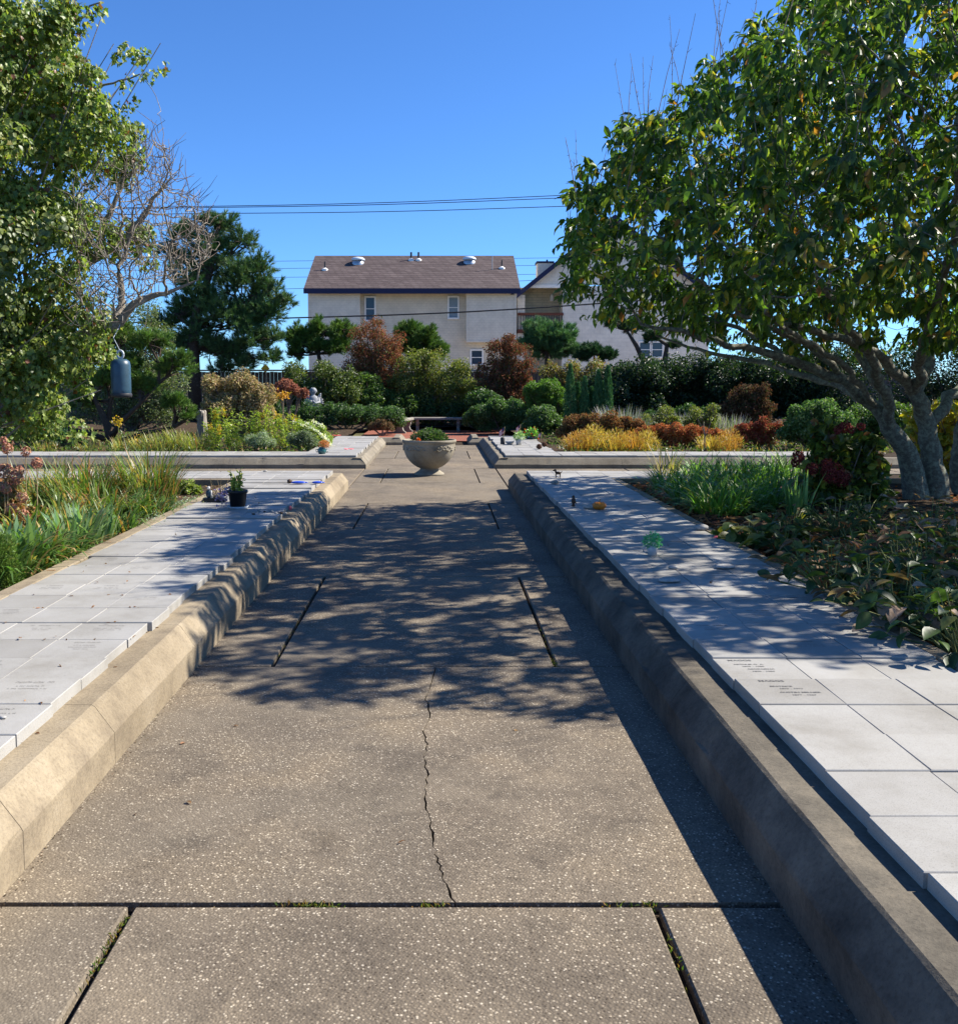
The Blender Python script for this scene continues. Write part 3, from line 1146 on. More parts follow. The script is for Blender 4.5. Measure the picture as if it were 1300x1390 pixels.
PIT = 0.339
SLABS = {}
for side, name in ((-1, 'marker_paving_near_left'), (1, 'marker_paving_near_right')):
    rng = np.random.default_rng(20 + side)
    pv = paving(name)
    bed = MB()
    x0 = -2.66 if side < 0 else BXR + 0.20
    x1 = BXL - 0.20 if side < 0 else 2.40
    bed.box(x0 + 0.01, x1 - 0.01, -3, 14.32, -0.02, 0.248)
    xx0, xx1 = (-15.5, -2.67) if side < 0 else (2.40, 15.5)
    bed.box(xx0, xx1, 13.21, 14.32, -0.02, 0.247)
    bed.put('mortar_bed', M['joint'], pv)
    cols = [-1.77, -2.128, -2.486] if side < 0 else [1.495, 1.854, 2.213]
    y = 3.818 - 0.336 / 2 - PIT * 8
    while y < 14.35:
        rj = rng.normal() * (0.010 if side < 0 else 0.004)
        rz = rng.normal() * (0.006 if side < 0 else 0.003)
        for ci, x in enumerate(cols):
            if y > 0.9:
                o = lay(pv, SM_N, x + rj + rng.normal() * 0.0015, y + rng.normal() * 0.0012, 0.308 + rz + rng.normal() * 0.0008, rng)
                SLABS[(side, ci, round(y, 2))] = o
        y += PIT
    for r_ in range(3):
        for k in range(15):
            x = (cols[2] + side * 0.358 * (k + 1))
            if (side < 0 and k < 14) or (side > 0 and k < 8):
                lay(pv, SM_N, x, 13.43 + PIT * r_ * 1.06, 0.306 + rng.normal() * 0.001, rng)
for side, name in ((-1, 'marker_paving_far_left'), (1, 'marker_paving_far_right')):
    rng = np.random.default_rng(40 + side)
    pv = paving(name)
    bed = MB()
    e = BXL - 0.19 if side < 0 else BXR + 0.19
    lo, hi = sorted((e, side * 2.62))
    bed.box(lo, hi, YF0 + 0.19, YF1 + 0.1, -0.02, 0.185)
    lo, hi = sorted((side * 2.62, side * 15.5))
    bed.box(lo, hi, YF0 + 0.19, YF0 + 1.34, -0.02, 0.184)
    bed.put('mortar_bed', M['joint'], pv)
    cols = [-1.765, -2.124, -2.483] if side < 0 else [1.49, 1.849, 2.208]
    y = YF0 + 0.19 + 0.18
    while y < YF1:
        rj = rng.normal() * 0.012
        for x in cols:
            lay(pv, SM_F, x + rj, y, 0.236 + rng.normal() * 0.002, rng, 0.0015)
        y += PIT
    for r_ in range(3):
        for k in range(34):
            x = cols[2] + side * 0.359 * (k + 1)
            if abs(x) < (9.6 if side < 0 else 8.2):
                lay(pv, SM_F, x, YF0 + 0.37 + PIT * r_ * 1.03, 0.236 + rng.normal() * 0.0015, rng, 0.0015)


# ---- engraved lettering
def text_mesh(body, size):
    cu = bpy.data.curves.new('t', 'FONT')
    cu.body = body
    cu.size = size
    cu.align_x = 'LEFT'
    cu.offset = 0.0003
    ob = bpy.data.objects.new('t', cu)
    col.objects.link(ob)
    dg = bpy.context.evaluated_depsgraph_get()
    me = bpy.data.meshes.new_from_object(ob.evaluated_get(dg))
    bpy.data.objects.remove(ob)
    me.materials.clear()
    me.materials.append(M['letter'])
    return me


def engrave(slab, lines):
    for body, size, x, y in lines:
        me = text_mesh(body, size)
        me.name = 'lettering'
        o = bpy.data.objects.new('lettering', me)
        col.objects.link(o)
        o.parent = slab
        o.matrix_basis = Matrix.Translation((x, y, 0.0012)) @ Matrix.Diagonal((1.12, 1.0, 1, 1))


def find_slab(side, ci, y):
    ks = [k for k in SLABS if k[0] == side and k[1] == ci]
    return SLABS[min(ks, key=lambda k: abs(k[2] - y))]


engrave(find_slab(1, 0, 4.32), [('MAGGS', 0.030, -0.115, 0.122), ('ARTHUR O. A.', 0.020, -0.105, 0.062), ('1895 - 1980', 0.019, -0.075, 0.030), ('GEORGIENA', 0.020, -0.062, -0.012), ('1898 - 1984', 0.019, -0.052, -0.046)])
engrave(find_slab(1, 0, 3.98), [('MAGGS', 0.030, -0.085, 0.122), ('BEATRICE', 0.020, -0.060, 0.050), ('1879 - 1977', 0.019, -0.030, 0.018), ('AUSTIN MILNER', 0.022, -0.045, -0.032), ('1877 - 1967', 0.019, -0.005, -0.066)])


def marks(slab, seed, rows=4):
    """rows of worn strokes that cannot be read any more"""
    rng = np.random.default_rng(seed)
    b = MB()
    y = 0.10
    for r_ in range(rows):
        n = int(rng.integers(6, 12))
        hgt = 0.024 if r_ == 0 else 0.016
        x = -n * 0.0075
        for k in range(n):
            if rng.uniform() < 0.12:
                x += 0.014
                continue
            w = 0.0028
            rects = [(x, y, x + w, y + hgt * .8)]
            if rng.uniform() < .7:
                rects.append((x + .0085, y, x + .0085 + w, y + hgt * .8))
            q = rng.choice([0.0, .36, .68])
            rects.append((x + w, y + hgt * q, x + .0085, y + hgt * (q + .13)))
            for x0_, y0_, x1_, y1_ in rects:
                b.add([(x0_, y0_, .0012), (x1_, y0_, .0012), (x1_, y1_, .0012), (x0_, y1_, .0012)], np.array([[0, 1, 2, 3]]))
            x += 0.0155
        y -= 0.034 if r_ else 0.05
    o = b.put('lettering', M['faint'])
    o['kind'] = 'stuff'
    o.parent = slab
    o.location = (0, 0, 0)


for ci, y, rows in ((0, 5.0, 3), (0, 4.66, 4), (0, 3.98, 3), (0, 3.64, 4), (1, 6.0, 3), (1, 6.7, 3), (0, 5.7, 2), (2, 6.0, 3), (1, 5.0, 3), (1, 4.32, 2), (2, 5.35, 3), (0, 6.4, 3), (1, 7.4, 2), (2, 7.0, 3), (0, 7.7, 2)):
    marks(find_slab(-1, ci, y), int(y * 100) + ci, rows)
for ci, y, rows in ((0, 5.7, 4), (1, 5.35, 4), (1, 5.7, 4), (1, 6.4, 4), (2, 5.0, 4), (0, 6.7, 3), (1, 7.0, 3), (2, 5.7, 4), (2, 6.4, 3), (1, 7.7, 3), (0, 7.4, 3), (2, 7.4, 3), (0, 8.4, 3), (2, 8.1, 2), (1, 4.66, 3), (0, 5.0, 3)):
    marks(find_slab(1, ci, y), int(y * 100) + 50 + ci, rows)

# ---- brick landing with the benches beyond the path
struct(put('brick_landing', [(-2.4, 27.0, -0.004), (2.2, 27.0, -0.004), (2.2, 33.3, -0.004), (-2.4, 33.3, -0.004)], np.array([[0, 1, 2, 3]]), M['brick']))
struct(put('gravel_lot', [(-60, 41.5, -0.06), (60, 41.5, -0.06), (60, 140, -0.06), (-60, 140, -0.06)], np.array([[0, 1, 2, 3]]), M['tan']))


# ================================================================== BUILDINGS
def wpt(px, py, Y):
    return W(px, py, Y)


def window(parent, x0, x1, z0, z1, y, fw=0.10, blind=False):
    """frame set proud of the wall whose face is at y; glass inside it"""
    b = MB()
    b.box(x0 - fw, x1 + fw, y - 0.06, y + 0.02, z1, z1 + fw)
    b.box(x0 - fw, x1 + fw, y - 0.09, y + 0.02, z0 - fw, z0)
    b.box(x0 - fw, x0, y - 0.055, y + 0.02, z0, z1)
    b.box(x1, x1 + fw, y - 0.055, y + 0.02, z0, z1)
    w = b.put('window', M['white'], parent)
    b = MB()
    b.box(x0, x1, y - 0.015, y + 0.005, z0, z1)
    b.put('pane', M['blind'] if blind else M['glass'], w)
    b = MB()
    zm = (z0 + z1) / 2
    b.box(x0, x1, y - 0.035, y - 0.016, zm - 0.02, zm + 0.02)
    b.put('meeting_rail', M['white'], w)
    return w


HY = 55.0
e0, e1 = W(418, 393, HY), W(701, 390.5, HY)
XL, XR, ZE = e0.x, e1.x, e0.z
h1 = thing('apartment_house', 'beige shingled house with brown roof and navy fascia behind the garden', 'house', ((XL + XR) / 2, HY, -0.06))
DEP = 9.5
b = MB()
rz0, rz1 = XL + (487 - 418) / F * HY, XL + (630 - 418) / F * HY
# recessed middle wall plus projecting side bays (left full height, right only the upper floors)
b.box(rz0 - 0.05, XR, HY + 0.55, HY + DEP, -0.06, ZE)
b.put('wall', M['siding'], h1)
b = MB()
b.box(XL, rz0, HY, HY + DEP - 0.003, -0.06, ZE - 0.003)
b.put('bay', M['siding_box'], h1)
zb = W(650, 462, HY).z
b = MB()
b.box(rz1, XR + 0.004, HY, HY + 0.7, zb, ZE - 0.004)
b.put('bay', M['siding_box'], h1)
for x in (XL + 0.06, rz0 - 0.06, rz1 + 0.06, XR - 0.06):
    b = MB()
    b.box(x - 0.07, x + 0.07, HY - 0.02, HY + 0.015, zb if x > rz1 - 0.2 else 0, ZE - 0.008)
    b.put('corner_board', M['siding_box'], h1)
b = MB()
b.box(rz1, XR, HY - 0.025, HY + 0.012, zb - 0.10, zb)
b.put('bay_trim', M['siding_box'], h1)
# gable roof, ridge parallel to the front
ZR = W(560, 350, HY + DEP / 2).z
ov = 0.18
b = MB()
y0, y1, ym = HY - 0.45, HY + DEP + 0.45, HY + DEP / 2
ze = ZE - 0.10
xa, xb = XL - ov, XR + ov
v = [(xa, y0, ze), (xb, y0, ze), (xb, ym, ZR), (xa, ym, ZR), (xa, y1, ze), (xb, y1, ze)]
v += [(x, y, z + 0.14) for x, y, z in v]
b.add(v, np.array([(6, 7, 8, 9), (9, 8, 11, 10), (0, 3, 2, 1), (3, 4, 5, 2), (0, 6, 9, 3), (3, 9, 10, 4), (1, 2, 8, 7), (2, 5, 11, 8), (4, 10, 11, 5), (0, 1, 7, 6)]))
roof = b.put('roof', M['roof'], h1)
b = MB()
b.box(xa - 0.01, xb + 0.01, y0 - 0.05, y0 - 0.004, ze - 0.16, ze + 0.12)
b.put('fascia', M['navy'], h1)
for x in (XL, XR - 0.02):
    b = MB()
    b.add([(x, HY, ZE - .01), (x + 0.02, HY, ZE - .01), (x, ym, ZR), (x + .02, ym, ZR), (x, HY + DEP, ZE - .01), (x + .02, HY + DEP, ZE - .01)], np.array([(0, 2, 4), (1, 5, 3)]))
    b.put('gable', M['siding_box'], h1)


def on_roof(px, py):
    """point on the front roof slope"""
    for k in range(200):
        y = y0 + (ym - y0) * k / 199
        z = ze + 0.14 + (ZR - ze) * k / 199
        p = W(px, py, y)
        if p.z <= z:
            return Vector((p.x, y, z))
    return Vector((p.x, ym, ZR + .14))


for px, py in ((486, 357), (637, 356)):
    p = on_roof(px, py)
    b = MB()
    b.lathe([(0.36, -0.15), (0.36, 0.06), (0.30, 0.10), (0.02, 0.11)], (p.x, p.y, p.z), 16)
    s_ = b.put('roof_ventilator', M['metal'], roof, True)
    b = MB()
    b.lathe([(0.30, 0.12), (0.42, 0.16), (0.40, 0.24), (0.28, 0.33), (0.02, 0.37)], (p.x, p.y, p.z), 18)
    b.put('dome', M['dome'], s_, True)
for px, py, hh, rr in ((441, 366, .42, .045), (558, 353, .42, .06), (568, 353, .42, .06), (681, 364, .42, .045)):
    p = on_roof(px, py)
    b = MB()
    b.lathe([(0.20, -0.12), (0.19, 0.03), (0.07, 0.10), (0.065, 0.11)], (p.x, p.y, p.z), 12)
    s_ = b.put('vent_flashing', M['white'], roof)
    b = MB()
    b.lathe([(rr, 0), (rr, hh), (0.01, hh)], (p.x, p.y, p.z + .05), 10)
    b.put('vent_pipe', M['dark'], s_)
p = on_roof(668, 366)
b = MB()
b.lathe([(0.02, -0.05), (0.02, 0.8), (0.002, 0.8)], (p.x, p.y, p.z), 6)
b.put('mast', M['palegrey'], roof)
for (a, t_, c_, d_, y, bl) in ((497, 404, 508, 434, HY + .55, False), (609.5, 403.5, 621, 431, HY + .55, True), (640, 476, 654, 494, HY + .55, False)):
    p0, p1 = W(a, d_, y), W(c_, t_, y)
    window(h1, p0.x, p1.x, p0.z, p1.z, y, 0.09, bl)
b = MB()
p = W(696, 398, HY)
b.box(p.x - .12, p.x + .05, HY - .25, HY - .03, p.z - .08, p.z + .06)
b.put('floodlight', M['dark'], h1)

# second house, partly behind the right-hand tree
H2 = 58.0
h2 = thing('gabled_house', 'white shingled house with a recessed balcony, half hidden by the leafy tree', 'house', (W(830, 500, H2).x, H2, -0.06))


def X2(px):
    return W(px, 450, H2).x


def Z2(py):
    return W(800, py, H2).z


b = MB()
b.box(X2(763), X2(962), H2, H2 + 10, -0.06, Z2(388))
b.put('wall', M['siding_white'], h2)
b = MB()
b.box(X2(702), X2(763) - 0.004, H2 + 1.9, H2 + 10, -0.06, Z2(386))
b.put('balcony_wall', M['siding_beige'], h2)
b = MB()
b.box(X2(702), X2(712), H2 + 0.02, H2 + 1.9, -0.06, Z2(400))
b.put('side_wall', M['siding_white'], h2)
b = MB()
b.add([(X2(719), H2 + .02, Z2(386)), (X2(945), H2 + .02, Z2(386)), (X2(830), H2 + .02, Z2(306)), (X2(719), H2 + .3, Z2(386)), (X2(945), H2 + .3, Z2(386)), (X2(830), H2 + .3, Z2(306))],
      [np.array([(0, 1, 2), (3, 5, 4)]), np.array([(0, 3, 4, 1), (1, 4, 5, 2), (2, 5, 3, 0)])])
b.put('gable', M['siding_white'], h2)
b = MB()
b.box(X2(719), X2(762), H2 - 0.03, H2 + .2, Z2(390.5), Z2(386))
b.put('soffit_beam', M['white'], h2)
b = MB()
for s0, s1 in (((700, 403), (830, 297)), ((962, 403), (830, 297))):
    xa_, za_, xb_, zb_ = X2(s0[0]), Z2(s0[1]), X2(s1[0]), Z2(s1[1])
    v = [(xa_, H2 - .45, za_), (xb_, H2 - .45, zb_), (xb_, H2 + 10.4, zb_), (xa_, H2 + 10.4, za_)]
    v += [(x, y, z + 0.2) for x, y, z in v]
    b.add(v, np.array([(0, 1, 2, 3), (4, 7, 6, 5), (0, 4, 5, 1), (2, 6, 7, 3), (0, 3, 7, 4)]))
r2 = b.put('roof', M['roof'], h2)
b = MB()
for s0, s1 in (((700, 403), (830, 297)), ((962, 403), (830, 297))):
    xa_, za_, xb_, zb_ = X2(s0[0]), Z2(s0[1]), X2(s1[0]), Z2(s1[1])
    v = [(xa_, H2 - .49, za_ - .12), (xb_, H2 - .49, zb_ - .12), (xb_, H2 - .49, zb_ + .2), (xa_, H2 - .49, za_ + .2)]
    v += [(x, y + 0.037, z) for x, y, z in v]
    b.add(v, np.array([(0, 1, 2, 3), (4, 7, 6, 5), (0, 4, 5, 1), (3, 2, 6, 7), (0, 3, 7, 4), (1, 5, 6, 2)]))
b.put('fascia', M['navy'], h2)
b = MB()
b.box(X2(731), X2(752), H2 + 1.0, H2 + 2.0, Z2(385), Z2(354))
ch = b.put('chimney', M['siding_white'], r2)
b = MB()
b.box(X2(729.5), X2(753.5), H2 + 0.95, H2 + 2.05, Z2(354) + .002, Z2(351.5))
b.box(X2(744), X2(746), H2 + 1.4, H2 + 1.6, Z2(351.5), Z2(348))
b.put('chimney_cap', M['navy'], ch)
b = MB()
b.box(X2(702), X2(763), H2 - .12, H2 + 1.9, Z2(452), Z2(447))
b.put('balcony_floor', M['redwood'], h2)
b = MB()
b.box(X2(702), X2(764), H2 - .12, H2 - .02, Z2(428), Z2(424.5))
b.put('handrail', M['redwood'], h2)
for k in range(18):
    x = X2(703) + (X2(762) - X2(703)) * k / 17
    b = MB()
    b.box(x - .02, x + .02, H2 - .09, H2 - .05, Z2(447), Z2(428))
    b.put('baluster', M['dark'], h2)
window(h2, X2(868.5), X2(882), Z2(484), Z2(465), H2, 0.09)
window(h2, X2(885.5), X2(899), Z2(484), Z2(465), H2, 0.088)
b = MB()
b.lathe([(.10, 0), (.13, .25), (.06, .4), (.01, .42)], (X2(753), H2 + 1.8, Z2(405)), 10)
b.put('lantern', M['white'], h2)

# power lines
WY = 47.0
for pts, r_, lab in (([(-420, 292), (290, 279.5), (500, 276.5), (760, 265), (1900, 215)], .018, 'topmost thin power line crossing the blue sky above the roof'),
                     ([(-420, 294), (290, 281), (500, 279), (760, 268.5), (1900, 222)], .018, 'second thin power line just under the topmost one'),
                     ([(-420, 300), (290, 289), (500, 288.5), (760, 280), (1900, 240)], .018, 'third power line, running a little below the upper pair'),
                     ([(-420, 458), (400, 430.5), (520, 429), (650, 423), (760, 416), (1900, 330)], .034, 'thick black cable sagging across the front of the beige house'),
                     ([(-420, 420), (360, 392), (418, 391), (560, 388), (900, 372), (1900, 320)], .016, 'lower black wire meeting the eave of the beige house')):
    Yw = WY if r_ < .03 else 46.0
    if 'eave' in lab:
        Yw = 66.0
    P3 = [np.array(W(a, c, Yw)) for a, c in pts]
    xs = np.array([p[0] for p in P3])
    zs = np.array([p[2] for p in P3])
    xx = np.linspace(xs[0], xs[-1], 70)
    zz = np.interp(xx, xs, zs)
    k = np.ones(9) / 9
    zp = np.convolve(np.pad(zz, 4, mode='edge'), k, 'valid')
    zp[:5], zp[-5:] = zz[:5], zz[-5:]
    b = MB()
    b.tube(np.stack([xx, np.full_like(xx, Yw), zp], 1), r_, 5)
    tag(b.put('power_line', M['wire'], None, False, (0, Yw, float(zp[35]))), lab, 'power line', 'power lines across the sky')
for pyy, lab in ((354, 'faintest high wire seen behind the ridge of the brown roof'), (364, 'faint distant wire level with the roof slope of the beige house'), (376, 'distant wire just above the navy fascia line')):
    b = MB()
    P3 = [np.array(W(x_, pyy - (x_ - 400) * 0.012, 75.0)) for x_ in (-500, 400, 800, 2000)]
    b.tube(P3, .016, 5)
    tag(b.put('power_line', M['wire'], None, False, (0, 75, 10)), lab, 'power line', 'power lines across the sky')

# fence behind the far planting
FY = 39.0
fz = W(400, 503, FY).z
fn = thing('plank_fence', 'dark weathered plank fence with pale cap running behind the far shrubs', 'fence', (-2, FY, -0.06))
for k in range(17):
    x = -20 + k * 2.44
    b = MB()
    b.box(x - .06, x + .06, FY - .02, FY + .1, -.08, fz - 0.02)
    b.put('post', M['fence'], fn)
    if k < 16:
        b = MB()
        for q in range(15):
            x0 = x + .075 + q * .154
            b.box(x0, x0 + .145, FY - .05 - 0.004 * (q % 2), FY - .025, 0.0, fz - .04 - 0.01 * (q % 3))
        o = b.put('planks', M['fence'], fn)
        o['kind'] = 'stuff'
        b = MB()
        b.box(x + .004, x + 2.436, FY - .13, FY + .14, fz - .02, fz + .04)
        b.put('cap_board', M['fencecap'], fn)

# parked bits beyond the fence: a yellow sign
p = W(360, 500, 44)
sg = thing('road_sign', 'small yellow sign glimpsed beyond the fence below the tall pine', 'sign', (p.x, 44, -0.06))
b = MB()
b.box(p.x - .03, p.x + .03, 44.02, 44.08, -.06, p.z + .1)
b.put('post', M['metal'], sg)
b = MB()
q = .2
b.add([(p.x - q, 44, p.z), (p.x, 44, p.z - q), (p.x + q, 44, p.z), (p.x, 44, p.z + q), (p.x - q, 44.018, p.z), (p.x, 44.018, p.z - q), (p.x + q, 44.018, p.z), (p.x, 44.018, p.z + q)],
      np.array([(0, 1, 2, 3), (7, 6, 5, 4), (0, 4, 5, 1), (1, 5, 6, 2), (2, 6, 7, 3), (3, 7, 4, 0)]))
b.put('panel', M['yellow'], sg)

# ================================================================== THINGS ON THE PAVING
# --- the urn
uc = Vector(((582.5 - CX) / F * 16.95, 16.95, 0))
urn = thing('urn_planter', 'big round cast stone urn planter standing in the middle of the crossing', 'planter', uc)
b = MB()
b.lathe([(0.02, .585), (0.415, .575), (0.425, .60), (0.445, .625), (.472, .628), (.482, .615), (.480, .585), (.462, .572), (.458, .545), (.455, .48), (.438, .40), (.405, .32), (.355, .25), (.285, .185), (.215, .14), (.165, .118), (.160, .105)], uc, 48)
b.put('bowl', M['urn'], urn, True)
b = MB()
b.lathe([(.158, .12), (.165, .098), (.19, .075), (.235, .045), (.262, .03), (.268, .0), (.02, .0)], uc, 40)
b.put('foot', M['urn'], urn, True)
b = MB()
for s0 in range(5):
    a0 = -math.pi / 2 + 0.62 + s0 * 2 * math.pi / 5
    pts = []
    for k in range(17):
        u = -1 + 2 * k / 16
        a = a0 + u * 0.48
        z = 0.485 + 0.035 * math.cos(u * 7) - 0.02 * abs(u)
        pts.append((uc.x + 0.459 * math.cos(a), uc.y + 0.459 * math.sin(a), z))
    b.tube(pts, 0.009, 5)
    for k in range(1, 16, 2):
        u = -1 + 2 * k / 16
        a = a0 + u * 0.48 + 0.03
        z = 0.49 - 0.035 * math.cos(u * 7)
        b.ellipsoid((uc.x + 0.456 * math.cos(a), uc.y + 0.456 * math.sin(a), z), (0.026, 0.014, 0.02), 8, 5, Matrix.Rotation(a + math.pi / 2, 3, 'Z'))
b.put('relief', M['urn'], urn, True)
b = MB()
b.lathe([(.42, .590), (.3, .60), (.02, .605)], uc, 24)
b.put('potting_soil', M['soil'], urn)

GRN = [((.045, .085, .018), 4), ((.07, .115, .025), 3), ((.03, .06, .015), 3)]
DGRN = [((.022, .048, .014), 4), ((.035, .07, .018), 3), ((.05, .09, .025), 1.5)]
OLIV = [((.085, .105, .025), 4), ((.12, .135, .03), 3), ((.05, .07, .018), 2), ((.17, .15, .04), 1)]
RUST = [((.11, .04, .025), 3), ((.16, .065, .03), 3), ((.075, .05, .022), 2), ((.06, .075, .02), 1.4)]

rng = np.random.default_rng(3)
mum = thing('chrysanthemum', 'rounded dark green mum with small buds growing in the stone urn', 'plant', (uc.x, uc.y, .60))
C = np.array([[uc.x + x, uc.y + y, .64 + z] for x, y, z in [(0, 0, .06), (-.12, -.08, .02), (.13, -.07, .02), (0, -.14, .0), (-.05, .1, .03), (.1, .1, .02), (.2, 0, -.02), (-.2, 0, -.02)]])
P, d, _ = shell_points(C, np.full(8, .13), 4200, rng, .4)
k = P[:, 2] > .60
P, d = P[k], d[k]
put_leaves('foliage', P, d + rng.normal(size=d.shape) * .5, rng.normal(size=d.shape) + d, .035, .022, T_DIA, DGRN, M['leaf'], mum, rng=rng)
k = (d[:, 2] > .1) & (rng.uniform(size=len(d)) < .3)
put_leaves('buds', P[k] + d[k] * .02, d[k] + rng.normal(size=d[k].shape) * .4, rng.normal(size=d[k].shape), .016, .014, T_DIA, [((.12, .09, .10), 2), ((.10, .12, .06), 3)], M['leaf'], mum, stuff=True, rng=rng)
b = MB()
b.tube([(uc.x, uc.y, .58), (uc.x, uc.y, .68)], .015, 5)
b.put('stem', M['stalk'], mum)
fl = thing('orange_flower', 'small orange bloom at the left rim of the stone urn', 'flower', (uc.x - .19, uc.y - .33, .595))
b = MB()
b.tube([(uc.x - .19, uc.y - .33, .59), (uc.x - .185, uc.y - .34, .63)], .004, 5)
b.put('stem', M['stalk'], fl)
rng = np.random.default_rng(4)
d = rand_dir(60, rng)
d[:, 2] = abs(d[:, 2])
put_leaves('petals', np.array([[uc.x - .185, uc.y - .34, .635]]) + d * .012, d, rng.normal(size=d.shape), .035, .02, T_DIA, [((.65, .14, .02), 2), ((.55, .08, .02), 1)], M['leaf'], fl, rng=rng)

# --- benches and statue
def bench(label, c, length, rot, depth=.42):
    t = thing('stone_bench', label, 'bench', c, 'stone benches at the end of the path')
    cs, sn = math.cos(rot), math.sin(rot)

    def tr(b_):
        v = b_.verts()
        x, y = v[:, 0].copy(), v[:, 1].copy()
        v[:, 0] = c[0] + x * cs - y * sn
        v[:, 1] = c[1] + x * sn + y * cs
        v[:, 2] += c[2]
        return v
    b_ = MB()
    b_.box(-length / 2, length / 2, -depth / 2, depth / 2, .40, .475, .02)
    put('seat', tr(b_), b_.faces(), M['bench'], t)
    for s_ in (-1, 1):
        b_ = MB()
        prof = [(.20, 0), (.20, .05), (.13, .09), (.10, .18), (.145, .27), (.15, .33), (.19, .38), (.20, .40)]
        for i in range(len(prof) - 1):
            (d0, z0), (d1, z1) = prof[i], prof[i + 1]
            x = s_ * length * .36
            v = [(x - .05, -d0, z0), (x + .05, -d0, z0), (x + .05, d0, z0), (x - .05, d0, z0), (x - .05, -d1, z1), (x + .05, -d1, z1), (x + .05, d1, z1), (x - .05, d1, z1)]
            b_.add(v, np.array([(0, 1, 5, 4), (1, 2, 6, 5), (2, 3, 7, 6), (3, 0, 4, 7)]))
        put('leg', tr(b_), b_.faces(), M['bench'], t)
    return t


bench('stone bench on the brick landing, facing the urn in deep shade', (-.02, 32.4, -.004), 1.9, 0.0)
bench('stone bench seen end-on beside the clipped hedge, left of the landing', (-1.16, 31.6, -.004), 1.3, R(78))

sp_ = W(425, 545, 31.6)
st = thing('angel_statue', 'weathered white garden statue of a winged cherub above the low hedge', 'statue', (sp_.x, 31.6, .19))
b = MB()
b.lathe([(.20, 0), (.20, .08), (.14, .12), (.13, .55), (.18, .60), (.19, .66), (.02, .66)], (sp_.x, 31.6, .19), 16)
b.put('pedestal', M['statue'], st)
zt = .85
b = MB()
b.lathe([(.17, 0), (.20, .08), (.21, .18), (.19, .27), (.13, .34), (.065, .375), (.055, .40), (.085, .43), (.112, .48), (.115, .53), (.09, .585), (.05, .615), (.005, .622)], (sp_.x, 31.6, zt), 20, 1.0, .75)
for s_ in (-1, 1):
    b.tube([(sp_.x + s_ * .17, 31.6, zt + .29), (sp_.x + s_ * .215, 31.53, zt + .16), (sp_.x + s_ * .10, 31.42, zt + .10), (sp_.x + s_ * .02, 31.40, zt + .20)], [.05, .048, .042, .035], 8)
for k in range(26):
    a = k * 2.4
    zz = .50 + .11 * (k / 26)
    rr_ = .105 * math.cos((k / 26) * 1.2)
    b.ellipsoid((sp_.x + rr_ * math.cos(a), 31.62 + rr_ * .8 * math.sin(a), zt + zz), (.032, .032, .028), 6, 4)
b.ellipsoid((sp_.x, 31.51, zt + .50), (.014, .018, .016), 6, 4)
b.put('figure', M['statue'], st, True)
for s_ in (-1, 1):
    b = MB()
    for k in range(6):
        a = R(35 + k * 17) if s_ < 0 else R(145 - k * 17)
        ln_ = .26 - .02 * abs(k - 2)
        cx_, cz_ = sp_.x + s_ * .10, zt + .22
        b.ellipsoid((cx_ + s_ * ln_ * .5 * abs(math.cos(a - 0)) + s_ * .04, 31.74, cz_ + (k - 2.5) * .045 + .03), (ln_ * .5, .018, .035), 8, 5, Matrix.Rotation(-s_ * R(-30 + k * 17), 3, 'Y'))
    b.put('wing', M['statue'], st, True)

# --- black nursery pot with flowers
pp = G(323, 690, .310)
pot = thing('nursery_pot', 'black plastic nursery pot in a clear saucer on the left white markers', 'pot', pp)
b = MB()
b.lathe([(.072, .018), (.078, .02), (.096, .165), (.106, .167), (.106, .195), (.098, .195), (.094, .17), (.02, .165)], pp, 28)
b.put('body', M['blackpot'], pot, True)
b = MB()
b.lathe([(.02, .0), (.10, .0), (.112, .028), (.106, .028), (.096, .012), (.02, .010)], pp, 28)
b.put('saucer', M['palegrey'], pot, True)
rng = np.random.default_rng(9)
pl = thing('potted_plant', 'leggy yellow-green plant with mauve flowers growing in the black pot', 'plant', (pp.x, pp.y, pp.z + .165))
b = MB()
LP, LD = [], []
for k in range(13):
    a = rng.uniform(0, 6.28)
    r_ = rng.uniform(.01, .07)
    hgt = rng.uniform(.12, .28)
    p0 = np.array([pp.x + r_ * math.cos(a), pp.y + r_ * math.sin(a), pp.z + .155])
    p1 = p0 + np.array([rng.normal() * .04, rng.normal() * .04, hgt])
    b.tube([p0, (p0 + p1) / 2 + rng.normal(size=3) * .01, p1], [.0035, .003, .002], 4)
    for q in range(10):
        t_ = rng.uniform(.1, 1)
        LP.append(p0 + (p1 - p0) * t_)
        LD.append(rng.normal(size=3) + np.array([0, 0, .2]))
b.put('stem', M['stalk'], pl)
LP, LD = np.array(LP), np.array(LD)
put_leaves('foliage', LP, LD, rng.normal(size=LD.shape) + np.array([0, 0, 1]), .05, .028, T_LEAF, [((.22, .24, .04), 3), ((.12, .17, .03), 3), ((.30, .26, .05), 1)], M['leaf'], pl, rng=rng)
FP = np.array([[pp.x - .17 + rng.normal() * .035, pp.y + .02 + rng.normal() * .03, pp.z + .12 + rng.normal() * .045] for k in range(90)])
FP = np.concatenate([FP, np.array([[pp.x - .10 + rng.normal() * .02, pp.y + rng.normal() * .02, pp.z + .20 + rng.normal() * .02] for k in range(30)])])
put_leaves('flowers', FP, rng.normal(size=FP.shape), rng.normal(size=FP.shape), .03, .024, T_DIA, [((.34, .25, .55), 3), ((.22, .16, .42), 2), ((.5, .42, .66), 1)], M['leaf'], pl, stuff=True, rng=rng)

